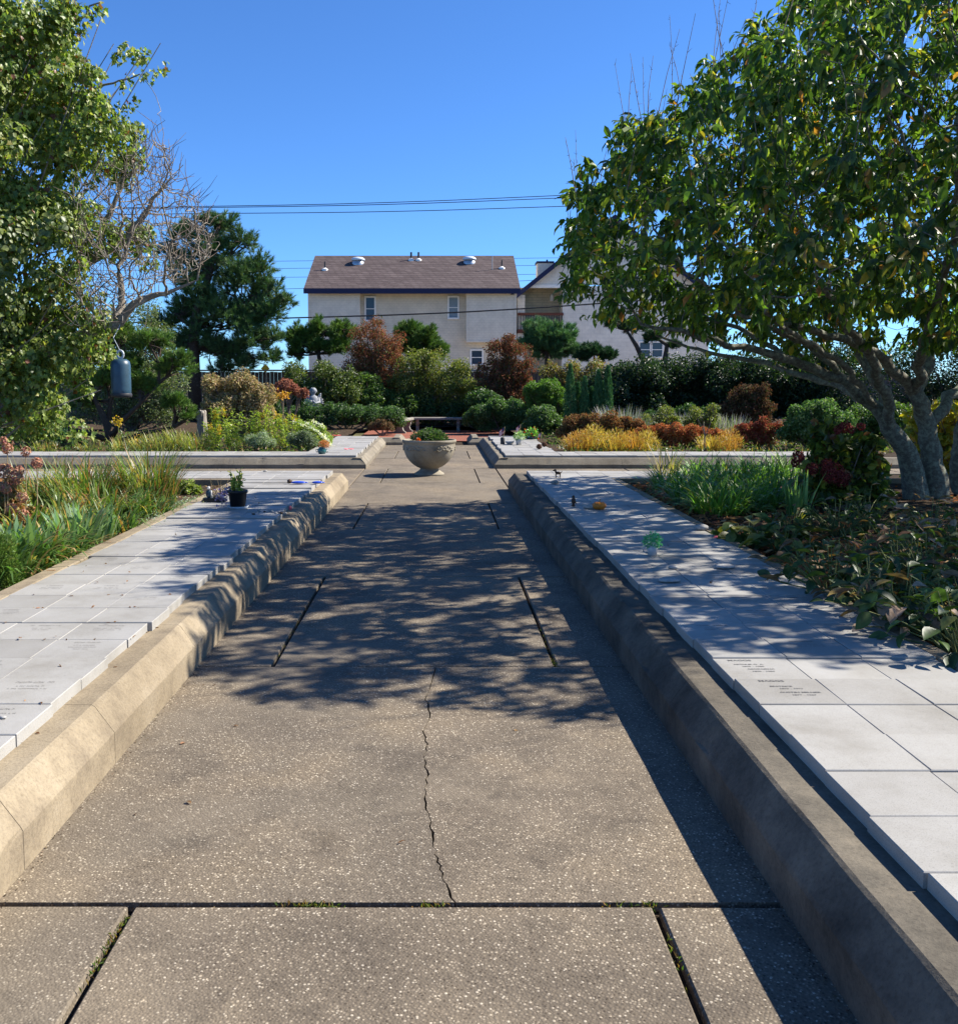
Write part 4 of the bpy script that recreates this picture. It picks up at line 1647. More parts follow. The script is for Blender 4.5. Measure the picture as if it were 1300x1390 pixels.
# tray with dried bundle and figurine
tp = G(291, 681, .310)
b = MB()
b.box(tp.x - .13, tp.x + .13, tp.y - .05, tp.y + .07, .311, .335)
b.box(tp.x - .12, tp.x + .12, tp.y - .04, tp.y + .06, .335, .352)
tag(b.put('base_block', M['blackpot'], None, False, tp), 'low black base beside the black nursery pot', 'base')
rng = np.random.default_rng(12)
db = thing('dried_bundle', 'bundle of dry grey twigs leaning on the low black base', 'dried flowers', (tp.x + .06, tp.y + .03, .352))
b = MB()
for k in range(46):
    a = rng.uniform(-.9, 1.5)
    ln_ = rng.uniform(.12, .24)
    p0 = np.array([tp.x + .05 + rng.normal() * .03, tp.y + .02 + rng.normal() * .02, .352])
    p1 = p0 + np.array([math.sin(a) * ln_, rng.normal() * .05, abs(math.cos(a)) * ln_])
    b.tube([p0, (p0 + p1) / 2 + np.array([0, 0, .02]), p1], [.004, .003, .001], 3)
b.put('twigs', M['drystalk'], db)
fg = thing('bird_figurine', 'small blue and white bird figurine on the low black base', 'figurine', (tp.x - .06, tp.y, .352))
b = MB()
b.ellipsoid((tp.x - .06, tp.y, .40), (.035, .03, .05), 12, 8)
b.put('body', M['bluegrey'], fg, True)
b = MB()
b.ellipsoid((tp.x - .06, tp.y - .008, .462), (.022, .022, .022), 10, 7)
b.tube([(tp.x - .06, tp.y - .025, .462), (tp.x - .06, tp.y - .045, .458)], [.007, .001], 5)
b.put('head', M['cream'], fg, True)
b = MB()
b.ellipsoid((tp.x - .03, tp.y + .0, .40), (.012, .03, .042), 8, 6)
b.put('wing', M['cream'], fg, True)

# pebbles beside the pot
rng = np.random.default_rng(15)


def pebble_mesh(seed):
    r_ = np.random.default_rng(seed)
    b_ = MB()
    b_.ellipsoid((0, 0, 0), (1, .8, .55), 9, 6)
    v = b_.verts() * (1 + r_.normal(size=(b_.n, 1)) * .05)
    return v, b_.faces()


PEBM = []
for k, mm in enumerate(('palestone', 'stone', 'brown', 'palestone')):
    v, f = pebble_mesh(k)
    PEBM.append(make_mesh('pebble', v, f, M[mm], smooth=True))
for k in range(17):
    g = G(338 + (k + .5) * 2.9 + rng.normal() * 1.5, 696.5 + rng.normal() * 1.3, .311)
    s_ = rng.uniform(.014, .023)
    o = inst('pebble', PEBM[k % 4 if k % 5 else 0], Matrix.Translation((g.x, g.y, .311 + s_ * .5)) @ Matrix.Rotation(rng.uniform(0, 6), 4, 'Z') @ Matrix.Scale(s_, 4), None)
    tag(o, 'pebble in the little row laid beside the black nursery pot', 'pebble', 'pebbles beside the pot')


def stone(name, label, px, py, z, w, h, mat, seed, cat='stone', sy=.75):
    g = G(px, py, z)
    r_ = np.random.default_rng(seed)
    b_ = MB()
    b_.ellipsoid((0, 0, 0), (w / 2, w / 2 * sy, h / 2), 14, 9)
    v = b_.verts()
    n_ = unit(v)
    k_ = r_.normal(size=(4, 3)) * 2.2
    bump = sum(np.sin(n_ @ kk + i) for i, kk in enumerate(k_)) * .06
    v = v * (1 + bump[:, None])
    v[:, 2] = np.maximum(v[:, 2], -h * .36)
    v = v + np.array([g.x, g.y, z + h * .36])
    return tag(put(name, v, b_.faces(), M[mat], None, None, True, g), label, cat)


stone('flat_stone', 'flat pale oval stone lying on the right markers in leaf shadow', 908, 789.5, .310, .155, .035, 'palestone', 1)
stone('rock', 'rough pale grey rock at the outer edge of the right markers', 951, 719, .310, .115, .06, 'palestone', 2)
stone('pebble', 'round white pebble on the right markers below the flower cup', 914, 772, .310, .07, .03, 'palestone', 3)
stone('pebble', 'large pale flat pebble in shadow, right of the flower cup', 985, 771, .310, .14, .035, 'palestone', 4)
stone('rock', 'grey rock beside the dog figurine on the right markers', 753, 656.5, .310, .115, .055, 'stone', 5)
stone('rock', 'pale rock tucked against the orange squash', 800.5, 691, .310, .13, .06, 'palestone', 6)
stone('pebble', 'small white pebble on the nearest left marker', 4, 975, .310, .028, .012, 'palestone', 7)
stone('brown_ball', 'brown seed ball on the left markers near the blue ornaments', 393, 656, .310, .065, .065, 'brown', 8, 'ball', 1.0)
stone('pebble', 'grey pebble lying at the far end of the near left markers', 360, 640.5, .310, .06, .03, 'stone', 9)
stone('terracotta_chip', 'upright reddish stone chip on the edge of the left markers', 394, 692.5, .310, .03, .05, 'pink', 10)
for k, (px, py, lab) in enumerate(((738.5, 606.5, 'right one of two dark pine cones on the far right markers'), (731.5, 609.5, 'left one of two dark pine cones on the far right markers'))):
    g = G(px, py, .238)
    t = thing('pine_cone', lab, 'pine cone', g, 'pine cones')
    b = MB()
    b.lathe([(.01, 0), (.05, .02), (.058, .05), (.04, .09), (.01, .11)], g, 12)
    b.put('core', M['conebrown'], t, True)
    r_ = np.random.default_rng(k)
    n = 70
    a = np.arange(n) * 2.4
    zz = np.linspace(.01, .10, n)
    rr = .056 * np.sin(np.clip(zz / .11, 0, 1) * math.pi * .85 + .35)
    P = np.stack([g.x + rr * np.cos(a), g.y + rr * np.sin(a), g.z + zz], 1)
    D = np.stack([np.cos(a), np.sin(a), np.full(n, .25)], 1)
    put_leaves('scales', P, D, np.tile([0, 0, 1.0], (n, 1)), .025, .03, T_DIA, [((.09, .05, .035), 1), ((.13, .08, .05), 1)], M['dry'], t, rng=r_)

# squash, blue ornaments, teal pot and others
g = G(813, 691.5, .310)
sq = thing('squash', 'small orange ribbed squash on the right markers', 'squash', g)
a = np.linspace(0, 2 * math.pi, 40, endpoint=False)
vs, prof = [], [(.02, 0), (.05, .006), (.07, .03), (.068, .055), (.045, .078), (.012, .08)]
for r_, z in prof:
    rr = r_ * (1 + .07 * np.cos(a * 10))
    vs.append(np.stack([g.x + rr * np.cos(a), g.y + rr * np.sin(a), np.full(40, g.z + z)], 1))
f = [(k * 40 + i, k * 40 + (i + 1) % 40, (k + 1) * 40 + (i + 1) % 40, (k + 1) * 40 + i) for k in range(5) for i in range(40)]
put('body', np.concatenate(vs), np.array(f), M['orange'], sq, None, True)
b = MB()
b.tube([(g.x, g.y, g.z + .075), (g.x + .004, g.y, g.z + .095), (g.x + .014, g.y, g.z + .108)], [.010, .007, .006], 6)
b.put('stalk', M['drystalk'], sq)
for px, lab, w_ in ((405, 'larger blue glass ornament lying on the left markers', .10), (431, 'smaller blue glass ornament at the kerb side of the left markers', .075)):
    g = G(px, 656.5, .310)
    t = thing('glass_ornament', lab, 'ornament', g, 'blue glass ornaments')
    b = MB()
    b.ellipsoid((g.x, g.y, g.z + .016), (w_, .045, .018), 14, 8)
    b.put('body', M['blue'], t, True)
    b = MB()
    b.tube([(g.x + w_ * .8, g.y, g.z + .016), (g.x + w_ * 1.25, g.y, g.z + .012)], [.012, .006], 6)
    b.put('tail', M['blue'], t, True)
g = G(437, 616, .238)
tl = thing('teal_pot', 'squat teal glazed pot on the far left markers', 'pot', g)
b = MB()
b.lathe([(.02, 0), (.06, .0), (.085, .04), (.088, .08), (.06, .115), (.055, .13), (.062, .135), (.05, .135), (.02, .11)], g, 20)
b.put('body', M['teal'], tl, True)
for s_ in (-1, 1):
    b = MB()
    b.tube([(g.x + s_ * .08, g.y, g.z + .09), (g.x + s_ * .12, g.y, g.z + .08), (g.x + s_ * .11, g.y, g.z + .04), (g.x + s_ * .085, g.y, g.z + .035)], .010, 6)
    b.put('handle', M['teal'], tl, True)
oc = Vector((g.x + .03, g.y + .02, g.z + .125))
of = thing('orange_bloom', 'faded orange pompon flower heads stuck in the teal pot', 'flowers', oc)
rng = np.random.default_rng(30)
Cn = np.array([[oc.x - .03, oc.y, oc.z + .05], [oc.x + .05, oc.y, oc.z + .06], [oc.x + .02, oc.y - .03, oc.z + .08]])
P, d, _ = shell_points(Cn, np.full(3, .06), 420, rng, .6)
put_leaves('petals', P, d + rng.normal(size=d.shape) * .3, rng.normal(size=d.shape), .03, .016, T_DIA, [((.52, .20, .07), 2), ((.42, .15, .06), 1)], M['leaf'], of, rng=rng)
b = MB()
for c_ in Cn:
    b.tube([(oc.x, oc.y, oc.z - .05), tuple(c_)], .005, 5)
b.put('stem', M['drystalk'], of)


def wavy_strip(name, label, cat, p0, p1, w, mat, z, seed):
    r_ = np.random.default_rng(seed)
    n = 14
    v = []
    p0, p1 = np.array(p0), np.array(p1)
    d = (p1 - p0)
    nn = np.array([-d[1], d[0], 0]) / (np.linalg.norm(d) + 1e-9)
    for k in range(n + 1):
        q = p0 + d * k / n + nn * math.sin(k * .9 + seed) * w * .5
        zz = z + .006 + .006 * math.sin(k * 1.7 + seed)
        v += [(q[0] - nn[0] * w / 2, q[1] - nn[1] * w / 2, zz), (q[0] + nn[0] * w / 2, q[1] + nn[1] * w / 2, zz + .004)]
    f = [(2 * k, 2 * k + 1, 2 * k + 3, 2 * k + 2) for k in range(n)]
    return tag(put(name, v, np.array(f), M[mat], None, None, True, p0), label, cat)


wavy_strip('ribbon', 'pink ribbon lying across the far left markers', 'ribbon', G(467, 609.5, .24), G(480, 609.5, .24), .16, 'pink', .238, 1)
wavy_strip('ribbon', 'dark red cloth at the back edge of the far left markers', 'cloth', G(451, 591, .24), G(463, 591, .24), .25, 'red', .238, 2)
wavy_strip('ribbon', 'faded pink ribbon at the outer edge of the right markers', 'ribbon', G(966, 731, .31), G(984, 728.5, .31), .035, 'pink', .309, 3)

# dog and bird figurines
g = G(757, 648, .310)
dg_ = thing('dog_figurine', 'tiny dark dog figurine standing on the right markers', 'figurine', g)
b = MB()
b.ellipsoid((g.x + .004, g.y, g.z + .062), (.042, .018, .022), 12, 8)
b.ellipsoid((g.x - .040, g.y, g.z + .100), (.022, .016, .017), 10, 7)
b.ellipsoid((g.x - .062, g.y, g.z + .094), (.014, .010, .009), 8, 6)
b.tube([(g.x - .025, g.y, g.z + .07), (g.x - .038, g.y, g.z + .098)], [.016, .012], 8)
b.tube([(g.x + .042, g.y, g.z + .068), (g.x + .062, g.y, g.z + .092)], [.006, .003], 6)
for dx in (-.025, .032):
    for dy in (-.010, .010):
        b.tube([(g.x + dx, g.y + dy, g.z + .055), (g.x + dx - .002, g.y + dy, g.z + .03), (g.x + dx, g.y + dy, g.z)], [.009, .006, .006], 6)
b.ellipsoid((g.x - .032, g.y - .014, g.z + .100), (.007, .004, .014), 6, 5)
b.ellipsoid((g.x - .032, g.y + .014, g.z + .100), (.007, .004, .014), 6, 5)
b.put('body', M['brown'], dg_, True)
g = G(778, 687, .310)
bd = thing('bird_figurine', 'tiny brown bird figurine upright on the right markers', 'figurine', g)
b = MB()
b.lathe([(.01, 0), (.022, .004), (.014, .02), (.02, .045), (.024, .065), (.016, .085), (.014, .092), (.016, .10), (.008, .115), (.001, .118)], g, 12)
b.tube([(g.x - .012, g.y - .005, g.z + .102), (g.x - .028, g.y - .008, g.z + .10)], [.005, .001], 5)
b.tube([(g.x + .015, g.y, g.z + .05), (g.x + .035, g.y + .004, g.z + .02)], [.010, .003], 5)
b.put('body', M['brown'], bd, True)

# flower cups
def cup(label, flabel, px, py, z, r_, h_, pal, n, fr, seed, handle=False, mat='cream'):
    g = G(px, py, z)
    t = thing('flower_cup', label, 'cup', g)
    b_ = MB()
    b_.lathe([(.01, .002), (r_ * .78, 0), (r_ * .9, h_ * .5), (r_, h_), (r_ * .92, h_), (r_ * .8, h_ * .8), (.01, h_ * .78)], g, 20)
    bo = b_.put('body', M[mat], t, True)
    if handle:
        b_ = MB()
        b_.tube([(g.x - r_ * .95, g.y, g.z + h_ * .85), (g.x - r_ * 1.6, g.y, g.z + h_ * .7), (g.x - r_ * 1.55, g.y, g.z + h_ * .35), (g.x - r_ * .85, g.y, g.z + h_ * .2)], .006, 6)
        b_.put('handle', M[mat], t, True)
    q = thing('cup_plant', flabel, 'plant', (g.x, g.y, g.z + h_ * .8))
    rr = np.random.default_rng(seed)
    P, d, _ = shell_points(np.array([[g.x, g.y, g.z + h_ + fr * .6], [g.x + fr * .5, g.y, g.z + h_ + fr * .4], [g.x - fr * .5, g.y, g.z + h_ + fr * .4]]), np.array([fr, fr * .7, fr * .7]), n, rr, .4)
    put_leaves('foliage', P, d + rr.normal(size=d.shape) * .5, rr.normal(size=d.shape), fr * .55, fr * .3, T_DIA, pal, M['leaf'], q, rng=rr)
    b_ = MB()
    b_.tube([(g.x, g.y, g.z + h_ * .78), (g.x, g.y, g.z + h_ + fr * .6)], .005, 5)
    b_.put('stem', M['stalk'], q)
    return t


cup('white mug with a handle holding greenery on the right markers', 'bright green sprigs with a white bloom in the white mug', 885, 754, .310, .043, .085, [((.07, .30, .16), 3), ((.12, .36, .22), 2), ((.55, .62, .62), 1)], 260, .055, 41, True)
cup('white cup beside little flags on the far right markers', 'pale green sprigs in the far white cup', 704, 603.5, .238, .075, .14, [((.16, .26, .12), 3), ((.30, .36, .22), 2)], 160, .10, 42)
cup('small dark blue dish holding a leafy plant on the far right markers', 'leafy green plant with red fruit in the blue dish', 721, 596, .238, .13, .06, [((.07, .17, .04), 4), ((.12, .25, .05), 2), ((.45, .06, .02), 1)], 220, .14, 43, False, 'bluegrey')
g = G(692, 603, .238)
t = thing('white_bowl', 'white bowl beside the flag on the far right markers', 'bowl', g)
b = MB()
b.lathe([(.01, 0), (.06, 0), (.105, .05), (.11, .075), (.10, .075), (.06, .02), (.01, .015)], g, 20)
b.put('body', M['cream'], t, True)
for k, (px, py, hgt, lab) in enumerate(((682, 603, .40, 'little striped flag in a dark holder nearest the kerb'), (704, 594, .34, 'little striped flag standing behind the white cup'), (733, 600, .24, 'short faded flag right of the leafy dish'))):
    g = G(px, py, .238)
    t = thing('grave_flag', lab, 'flag', g, 'small flags on the far right markers')
    b = MB()
    b.tube([(g.x, g.y, g.z), (g.x + hgt * .12, g.y, g.z + hgt)], .008, 6)
    b.put('staff', M['drystalk'], t)
    if k == 0:
        b = MB()
        b.lathe([(.05, 0), (.05, .14), (.035, .16), (.01, .16)], g, 12)
        b.put('holder', M['dark'], t, True)
    top = np.array([g.x + hgt * .12, g.y, g.z + hgt])
    fw, fh = hgt * .42, hgt * .34
    for s_ in range(7):
        v = []
        for i in range(7):
            u = i / 6
            q0 = top + np.array([-fw * u * .75, math.sin(u * 5 + k) * .02, -fh * s_ / 7 - u * fh * .75])
            q1 = top + np.array([-fw * u * .75, math.sin(u * 5 + k) * .02, -fh * (s_ + 1) / 7 - u * fh * .75])
            v += [q0, q1]
        f = [(2 * i, 2 * i + 1, 2 * i + 3, 2 * i + 2) for i in range(6)]
        put('stripe', np.array(v), np.array(f), M['pink'] if s_ % 2 == 0 else M['flagwhite'], t, None, True)
    v = []
    for i in range(4):
        u = i / 6
        q0 = top + np.array([-fw * u * .75, math.sin(u * 5 + k) * .02 - .006, -u * fh * .75])
        v += [q0, q0 + np.array([0, 0, -fh * .55])]
    put('canton', np.array(v), np.array([(2 * i, 2 * i + 1, 2 * i + 3, 2 * i + 2) for i in range(3)]), M['navycloth'], t, None, True)

# dry leaves and chips blown onto the markers and the path
rng = np.random.default_rng(50)
P = []
for px, py in [(26, 866), (28, 866), (74, 864), (61, 867), (91, 867), (150, 845), (157, 843), (47, 824), (55, 825), (60, 825), (124, 825), (175, 824), (182, 824), (188, 824), (46, 807), (100, 809), (150, 807), (165, 807), (229, 806), (130, 790), (172, 790), (143, 764), (160, 753), (112, 776), (175, 777), (118, 767), (33, 952), (55, 953), (240, 727), (905, 740), (968, 789), (965, 790), (845, 704), (350, 683), (365, 696), (345, 675), (300, 640), (420, 640), (395, 640), (80, 903), (185, 862), (130, 866), (8, 845)]:
    P.append(np.array(G(px, py, .311)))
for px, py in [(88, 948), (100, 934), (155, 905), (142, 893), (200, 858), (186, 866), (30, 1008), (13, 1014), (48, 995), (210, 852)]:
    P.append(np.array(G(px, py, .262)))
for px, py in [(372, 792), (365, 800), (275, 930), (247, 1000), (186, 1105), (324, 985), (245, 1010), (253, 1088), (540, 1145), (105, 1068), (293, 929), (700, 990)]:
    P.append(np.array(G(px, py, .004)))
P = np.array(P)
o = put_leaves('fallen_leaves', P, rng.normal(size=P.shape) * np.array([1, 1, .35]), rng.normal(size=P.shape) * .5 + np.array([0, 0, 1.0]), rng.uniform(.012, .034, len(P)), rng.uniform(.008, .02, len(P)), T_LEAF,
               [((.13, .07, .035), 3), ((.20, .12, .06), 2), ((.08, .04, .02), 2), ((.30, .22, .10), .6)], M['dry'], None, stuff=True, rng=rng)
tag(o, 'brown leaf crumbs scattered over the white markers and kerbs', 'fallen leaves')


# ================================================================== TREES
LEAFPAL = [((.036, .070, .012), 4), ((.055, .098, .016), 4), ((.090, .135, .020), 3.0), ((.14, .18, .025), 1.9), ((.28, .24, .03), .8), ((.26, .12, .03), .3), ((.035, .055, .022), 2)]


def grow_tree(name, label, cat, limbs, attract, Yb, zb, seed, bark, step, infl, kill, iters, tip=.004, bias=(0, 0, 0), rmin=None):
    """limbs: list of polylines of world points with radii; returns root, nodes, parent, radii, height"""
    rng = np.random.default_rng(seed)
    P, par, rad = [], [], []
    for line in limbs:
        src = line.get('from')
        prev = -1
        if src is not None:
            prev = int(np.linalg.norm(np.array(P) - np.array(line['pts'][0]), axis=1).argmin())
        pts = [np.array(p, float) for p in line['pts']]
        rr = line['r']
        for i in range(len(pts)):
            if i == 0:
                if prev >= 0:
                    continue
                P.append(pts[0]); par.append(-1); rad.append(rr[0]); prev = len(P) - 1
                continue
            a = P[prev] if i == 1 else pts[i - 1]
            L = np.linalg.norm(pts[i] - a)
            m = max(1, int(L / step))
            for s_ in range(1, m + 1):
                u = s_ / m
                q = a + (pts[i] - a) * u + (rng.normal(size=3) * .018 if u < 1 else 0)
                P.append(q); par.append(prev); prev = len(P) - 1
                rad.append(rr[i - 1] + (rr[i] - rr[i - 1]) * u)
    nh = len(P)
    P, par = colonize(P, par, attract, step, infl, kill, iters, rng, bias)
    r, h = tree_radii(P, par, tip)
    rh = np.zeros(len(P))
    rh[:nh] = rad
    r = np.where(rh > 0, np.maximum(rh, np.minimum(r, rh * 1.3)), np.minimum(r, .035))
    return P, par, r, h, nh


def tree_tubes(P, par, r, thick):
    big, small = MB(), MB()
    for ch in chains(P, par, r):
        pts = P[ch]
        rr = r[ch].copy()
        if len(ch) > 1 and par[ch[1]] == ch[0]:
            rr[0] = min(rr[0], rr[1] * 1.25)
        dst = big if rr.max() > thick else small
        dst.tube(pts, rr, 10 if rr.max() > .06 else (6 if rr.max() > .015 else 4), cap=False)
    return big, small


def leaf_obj_mesh(seed, L, Wd, mat):
    """one bent leaf, base at origin, axis +X, normal +Z, about 30 triangles"""
    nx = 5
    r_ = np.random.default_rng(seed)
    v = []
    prof = [.0, .34, .50, .46, .28, .0]
    for i in range(nx + 1):
        u = i / nx
        z = -.16 * u * u * L + r_.normal() * .004 * L
        w = prof[i] * Wd
        v += [(u * L, -w, z + w * .28), (u * L, 0, z), (u * L, w, z + w * .28)]
    f = []
    for i in range(nx):
        a = 3 * i
        f += [(a, a + 3, a + 4, a + 1), (a + 1, a + 4, a + 5, a + 2)]
    me = make_mesh('leaf', v, np.array(f), mat, smooth=True)
    return me


def split_leaves(root, pos, ax, nr, L, Wd, tm, pal, mat, variants, nmax, seed, part='leaves', frame=True):
    """the nmax leaves that show largest become objects; the rest is one part"""
    rng = np.random.default_rng(seed)
    d = np.linalg.norm(pos - np.array([0, 0, H]), axis=1)
    a = CX + F * pos[:, 0] / pos[:, 1]
    b_ = 520 - F * (pos[:, 2] - H) / pos[:, 1]
    vis = (a > 5) & (a < 1295) & (b_ > 5) & (b_ < 1300) & (pos[:, 1] > 1)
    score = np.where(vis, d, 1e6)
    idx = np.argsort(score)[:nmax]
    idx = idx[score[idx] < 1e5]
    keep = np.ones(len(pos), bool)
    keep[idx] = False
    axu = unit(ax)
    nu = unit(nr - (nr * axu).sum(1, keepdims=True) * axu)
    su = np.cross(nu, axu)
    for i in idx:
        Mx = Matrix(((axu[i, 0], su[i, 0], nu[i, 0], pos[i, 0]), (axu[i, 1], su[i, 1], nu[i, 1], pos[i, 1]), (axu[i, 2], su[i, 2], nu[i, 2], pos[i, 2]), (0, 0, 0, 1))) @ Matrix.Diagonal((L[i], Wd[i] * 1.1, L[i], 1))
        inst('leaf', variants[int(rng.integers(len(variants)))], Mx, root)
    return put_leaves(part, pos[keep], ax[keep], nr[keep], L[keep], Wd[keep], tm, pal, mat, root, stuff=True, rng=rng)


# ---- right-hand cherry-like tree
TY = 11.3
tb = G(1252, 676, .22)
TY = tb.y


def TP(px, py, dy=0.0):
    return np.array(W(px, py, TY + dy))


limbs = [
    dict(pts=[TP(1246, 680, .0), TP(1238, 640, -.05), TP(1230, 612, -.08), TP(1207, 582, -.15)], r=[.17, .135, .12, .105]),
    dict(pts=[TP(1207, 582, -.15), TP(1189, 553, -.3), TP(1148, 516, -.5), TP(1078, 490, -.8), TP(1027, 475, -1.0), TP(942, 455, -1.3), TP(870, 440, -1.5)], r=[.085, .075, .064, .05, .04, .028, .016], **{'from': 1}),
    dict(pts=[TP(1189, 553, -.3), TP(1130, 520, .3), TP(1040, 492, .9), TP(960, 478, 1.3), TP(890, 455, 1.6)], r=[.05, .045, .036, .026, .014], **{'from': 1}),
    dict(pts=[TP(1207, 582, -.15), TP(1200, 542, .1), TP(1178, 500, .3), TP(1150, 450, .5), TP(1100, 390, .7), TP(1040, 330, .8)], r=[.08, .07, .058, .046, .034, .02], **{'from': 1}),
    dict(pts=[TP(1207, 582, -.15), TP(1205, 540, -.6), TP(1185, 490, -1.3), TP(1150, 440, -2.2), TP(1110, 380, -3.0)], r=[.07, .06, .05, .038, .02], **{'from': 1}),
    dict(pts=[TP(1148, 516, -.5), TP(1100, 470, -1.0), TP(1040, 440, -1.6), TP(980, 405, -2.1), TP(930, 370, -2.4)], r=[.045, .038, .03, .022, .012], **{'from': 1}),
    dict(pts=[TP(1078, 490, -.8), TP(1020, 455, -.5), TP(950, 425, -.2), TP(880, 390, 0), TP(820, 350, .1)], r=[.036, .03, .024, .018, .010], **{'from': 1}),
    dict(pts=[TP(1130, 520, .3), TP(1070, 470, .9), TP(1000, 430, 1.4), TP(930, 390, 1.9), TP(870, 340, 2.2)], r=[.036, .03, .024, .018, .010], **{'from': 1}),
    dict(pts=[TP(1189, 553, -.3), TP(1150, 500, -1.2), TP(1100, 465, -2.0), TP(1060, 445, -2.8), TP(1040, 420, -3.4)], r=[.042, .036, .028, .02, .010], **{'from': 1}),
    dict(pts=[TP(1272, 678, .05), TP(1264, 630, .05), TP(1259, 579, .05), TP(1241, 531, .0)], r=[.16, .13, .11, .095]),
    dict(pts=[TP(1241, 531, 0), TP(1218, 508, -.3), TP(1189, 479, -.7), TP(1134, 457, -1.3), TP(1060, 440, -2.0), TP(1000, 425, -2.6)], r=[.07, .062, .052, .042, .03, .016], **{'from': 1}),
    dict(pts=[TP(1241, 531, 0), TP(1262, 494, .3), TP(1262, 440, .6), TP(1240, 360, .9), TP(1200, 270, 1.2)], r=[.075, .065, .055, .042, .022], **{'from': 1}),
    dict(pts=[TP(1259, 579, .05), TP(1285, 545, .4), TP(1330, 500, 1.0), TP(1400, 440, 1.6), TP(1480, 380, 2.2)], r=[.08, .07, .055, .042, .02], **{'from': 1}),
    dict(pts=[TP(1241, 531, 0), TP(1250, 480, -.8), TP(1270, 420, -1.8), TP(1290, 340, -2.8), TP(1300, 260, -3.4)], r=[.065, .055, .045, .034, .018], **{'from': 1}),
    dict(pts=[TP(1305, 674, .25), TP(1302, 630, .2), TP(1310, 570, .1), TP(1345, 520, 0), TP(1420, 470, -.5), TP(1500, 420, -1.0)], r=[.14, .115, .095, .075, .05, .02]),
    dict(pts=[TP(1345, 520, 0), TP(1350, 460, .5), TP(1360, 370, .9), TP(1370, 260, 1.3)], r=[.06, .05, .036, .018], **{'from': 1}),
    dict(pts=[TP(1345, 520, 0), TP(1370, 450, -1.2), TP(1400, 380, -2.4), TP(1430, 310, -3.3)], r=[.055, .045, .034, .018], **{'from': 1}),
]
for l in limbs:
    if 'from' not in l:
        l['pts'][0][2] = 0.12
# crown volume: a wide vase, flat below
rng = np.random.default_rng(77)
cen = np.array([5.75, TY - .75, 3.55])
A = []
while len(A) < 6200:
    p = rng.uniform(-1, 1, 3)
    ry = 3.5 if p[1] > 0 else 5.3
    q = np.array([p[0] * 4.75, p[1] * ry, p[2] * 3.0])
    rr = math.hypot(q[0] / 4.75, q[1] / ry)
    top = 2.75 * math.sqrt(max(0, 1 - rr ** 2.2)) * (1 + .18 * math.sin(q[0] * 2.1 + 1) * math.sin(q[1] * 1.9))
    bot = -1.75 + .66 * rr ** 1.2
    if rr < 1 and bot < q[2] < top and (rr > .28 or q[2] > .1):
        A.append(cen + q)
A = np.array(A)
# keep the open sky the photograph shows above the left part of the crown
ax_ = CX + F * A[:, 0] / A[:, 1]
ay_ = 520 - F * (A[:, 2] - H) / A[:, 1]
outl_x = [690, 748, 770, 800, 850, 900, 950, 990, 1040, 1090, 1150, 1400]
outl_t = [420, 330, 262, 205, 180, 150, 118, 62, 30, 5, -60, -200]
outl_b = [330, 372, 415, 432, 440, 452, 466, 480, 492, 500, 500, 500]
rough_t = lambda x, y: 16 * np.sin(x * .071 + y * 1.7) * np.sin(x * .153 + 1.3) + 10 * np.sin(x * .29 + y * 3.1)
ok = (ay_ > np.interp(ax_, outl_x, outl_t) + rough_t(ax_, A[:, 1])) & (ay_ < np.interp(ax_, outl_x, outl_b) + 26) & (ax_ > 757)
A = A[ok]
Pn, par, rad, hgt, nh = grow_tree('t', '', '', limbs, A, TY, .22, 5, 'cherrybark', .14, 1.1, .20, 75, .0035, (0, 0, .10))
tree = thing('broadleaf_tree', 'spreading multi-stemmed tree with lichened trunks and yellowing green leaves, right of the path', 'tree', (tb.x, TY, .2))
big, small = tree_tubes(Pn, par, rad, .045)
big.put('trunk', M['cherrybark'], tree, True)
small.put('branches', M['cherrybark'], tree, True)
rng = np.random.default_rng(78)
# upright bare sprouts on the outline
tips = np.nonzero((hgt == 0) & (Pn[:, 2] > 3.0))[0]
b = MB()
for i in rng.choice(tips, size=min(420, len(tips)), replace=False):
    p0 = Pn[i]
    L = rng.uniform(.3, 1.0)
    d = unit(np.array([rng.normal() * .2, rng.normal() * .2, 1.0]))
    m_ = p0 + d * L * .5 + rng.normal(size=3) * .015
    b.tube([p0, m_, p0 + d * L], [.0045, .0035, .0018], 4, cap=False)
    for q in range(4):
        c_ = p0 + d * L * rng.uniform(.3, 1)
        b.tube([c_, c_ + (d + rng.normal(size=3) * .8) * .03], [.003, .001], 3, cap=False)
o = b.put('twigs', M['twig'], tree)
o['kind'] = 'stuff'
fine = np.nonzero((hgt <= 7) & (np.arange(len(Pn)) >= nh))[0]
NL = 72000
NR = NL // 6                      # sprays of about six leaves on short hanging shoots
pick = rng.choice(fine, size=NR, p=(1.0 / (1 + .06 * hgt[fine])) / (1.0 / (1 + .06 * hgt[fine])).sum())
rb = Pn[pick] + rng.normal(size=(NR, 3)) * .045
out = unit(rb - (cen + np.array([0, 0, -1.0])))
sa = unit(out * .55 + rng.normal(size=(NR, 3)) * .45 + np.array([0, 0, -.25]))
NL = NR * 6
rep = np.repeat(np.arange(NR), 6)
u = np.tile(np.linspace(0, 1, 6), NR)
base = rb[rep] + sa[rep] * (u * rng.uniform(.06, .2, NR)[rep])[:, None] + np.array([0, 0, -.04]) * (u ** 2)[:, None] + rng.normal(size=(NL, 3)) * .008
axl = sa[rep] * .55 + rng.normal(size=(NL, 3)) * .48 + np.array([0, 0, -.62])
nrl = out[rep] * .5 + rng.normal(size=(NL, 3)) * .45 + np.array([.15, -.1, .75])
LL = rng.uniform(.095, .155, NR)[rep] * rng.uniform(.6, 1.12, NL)
WW = LL * rng.uniform(.36, .52, NL)
px_ = CX + F * base[:, 0] / base[:, 1]
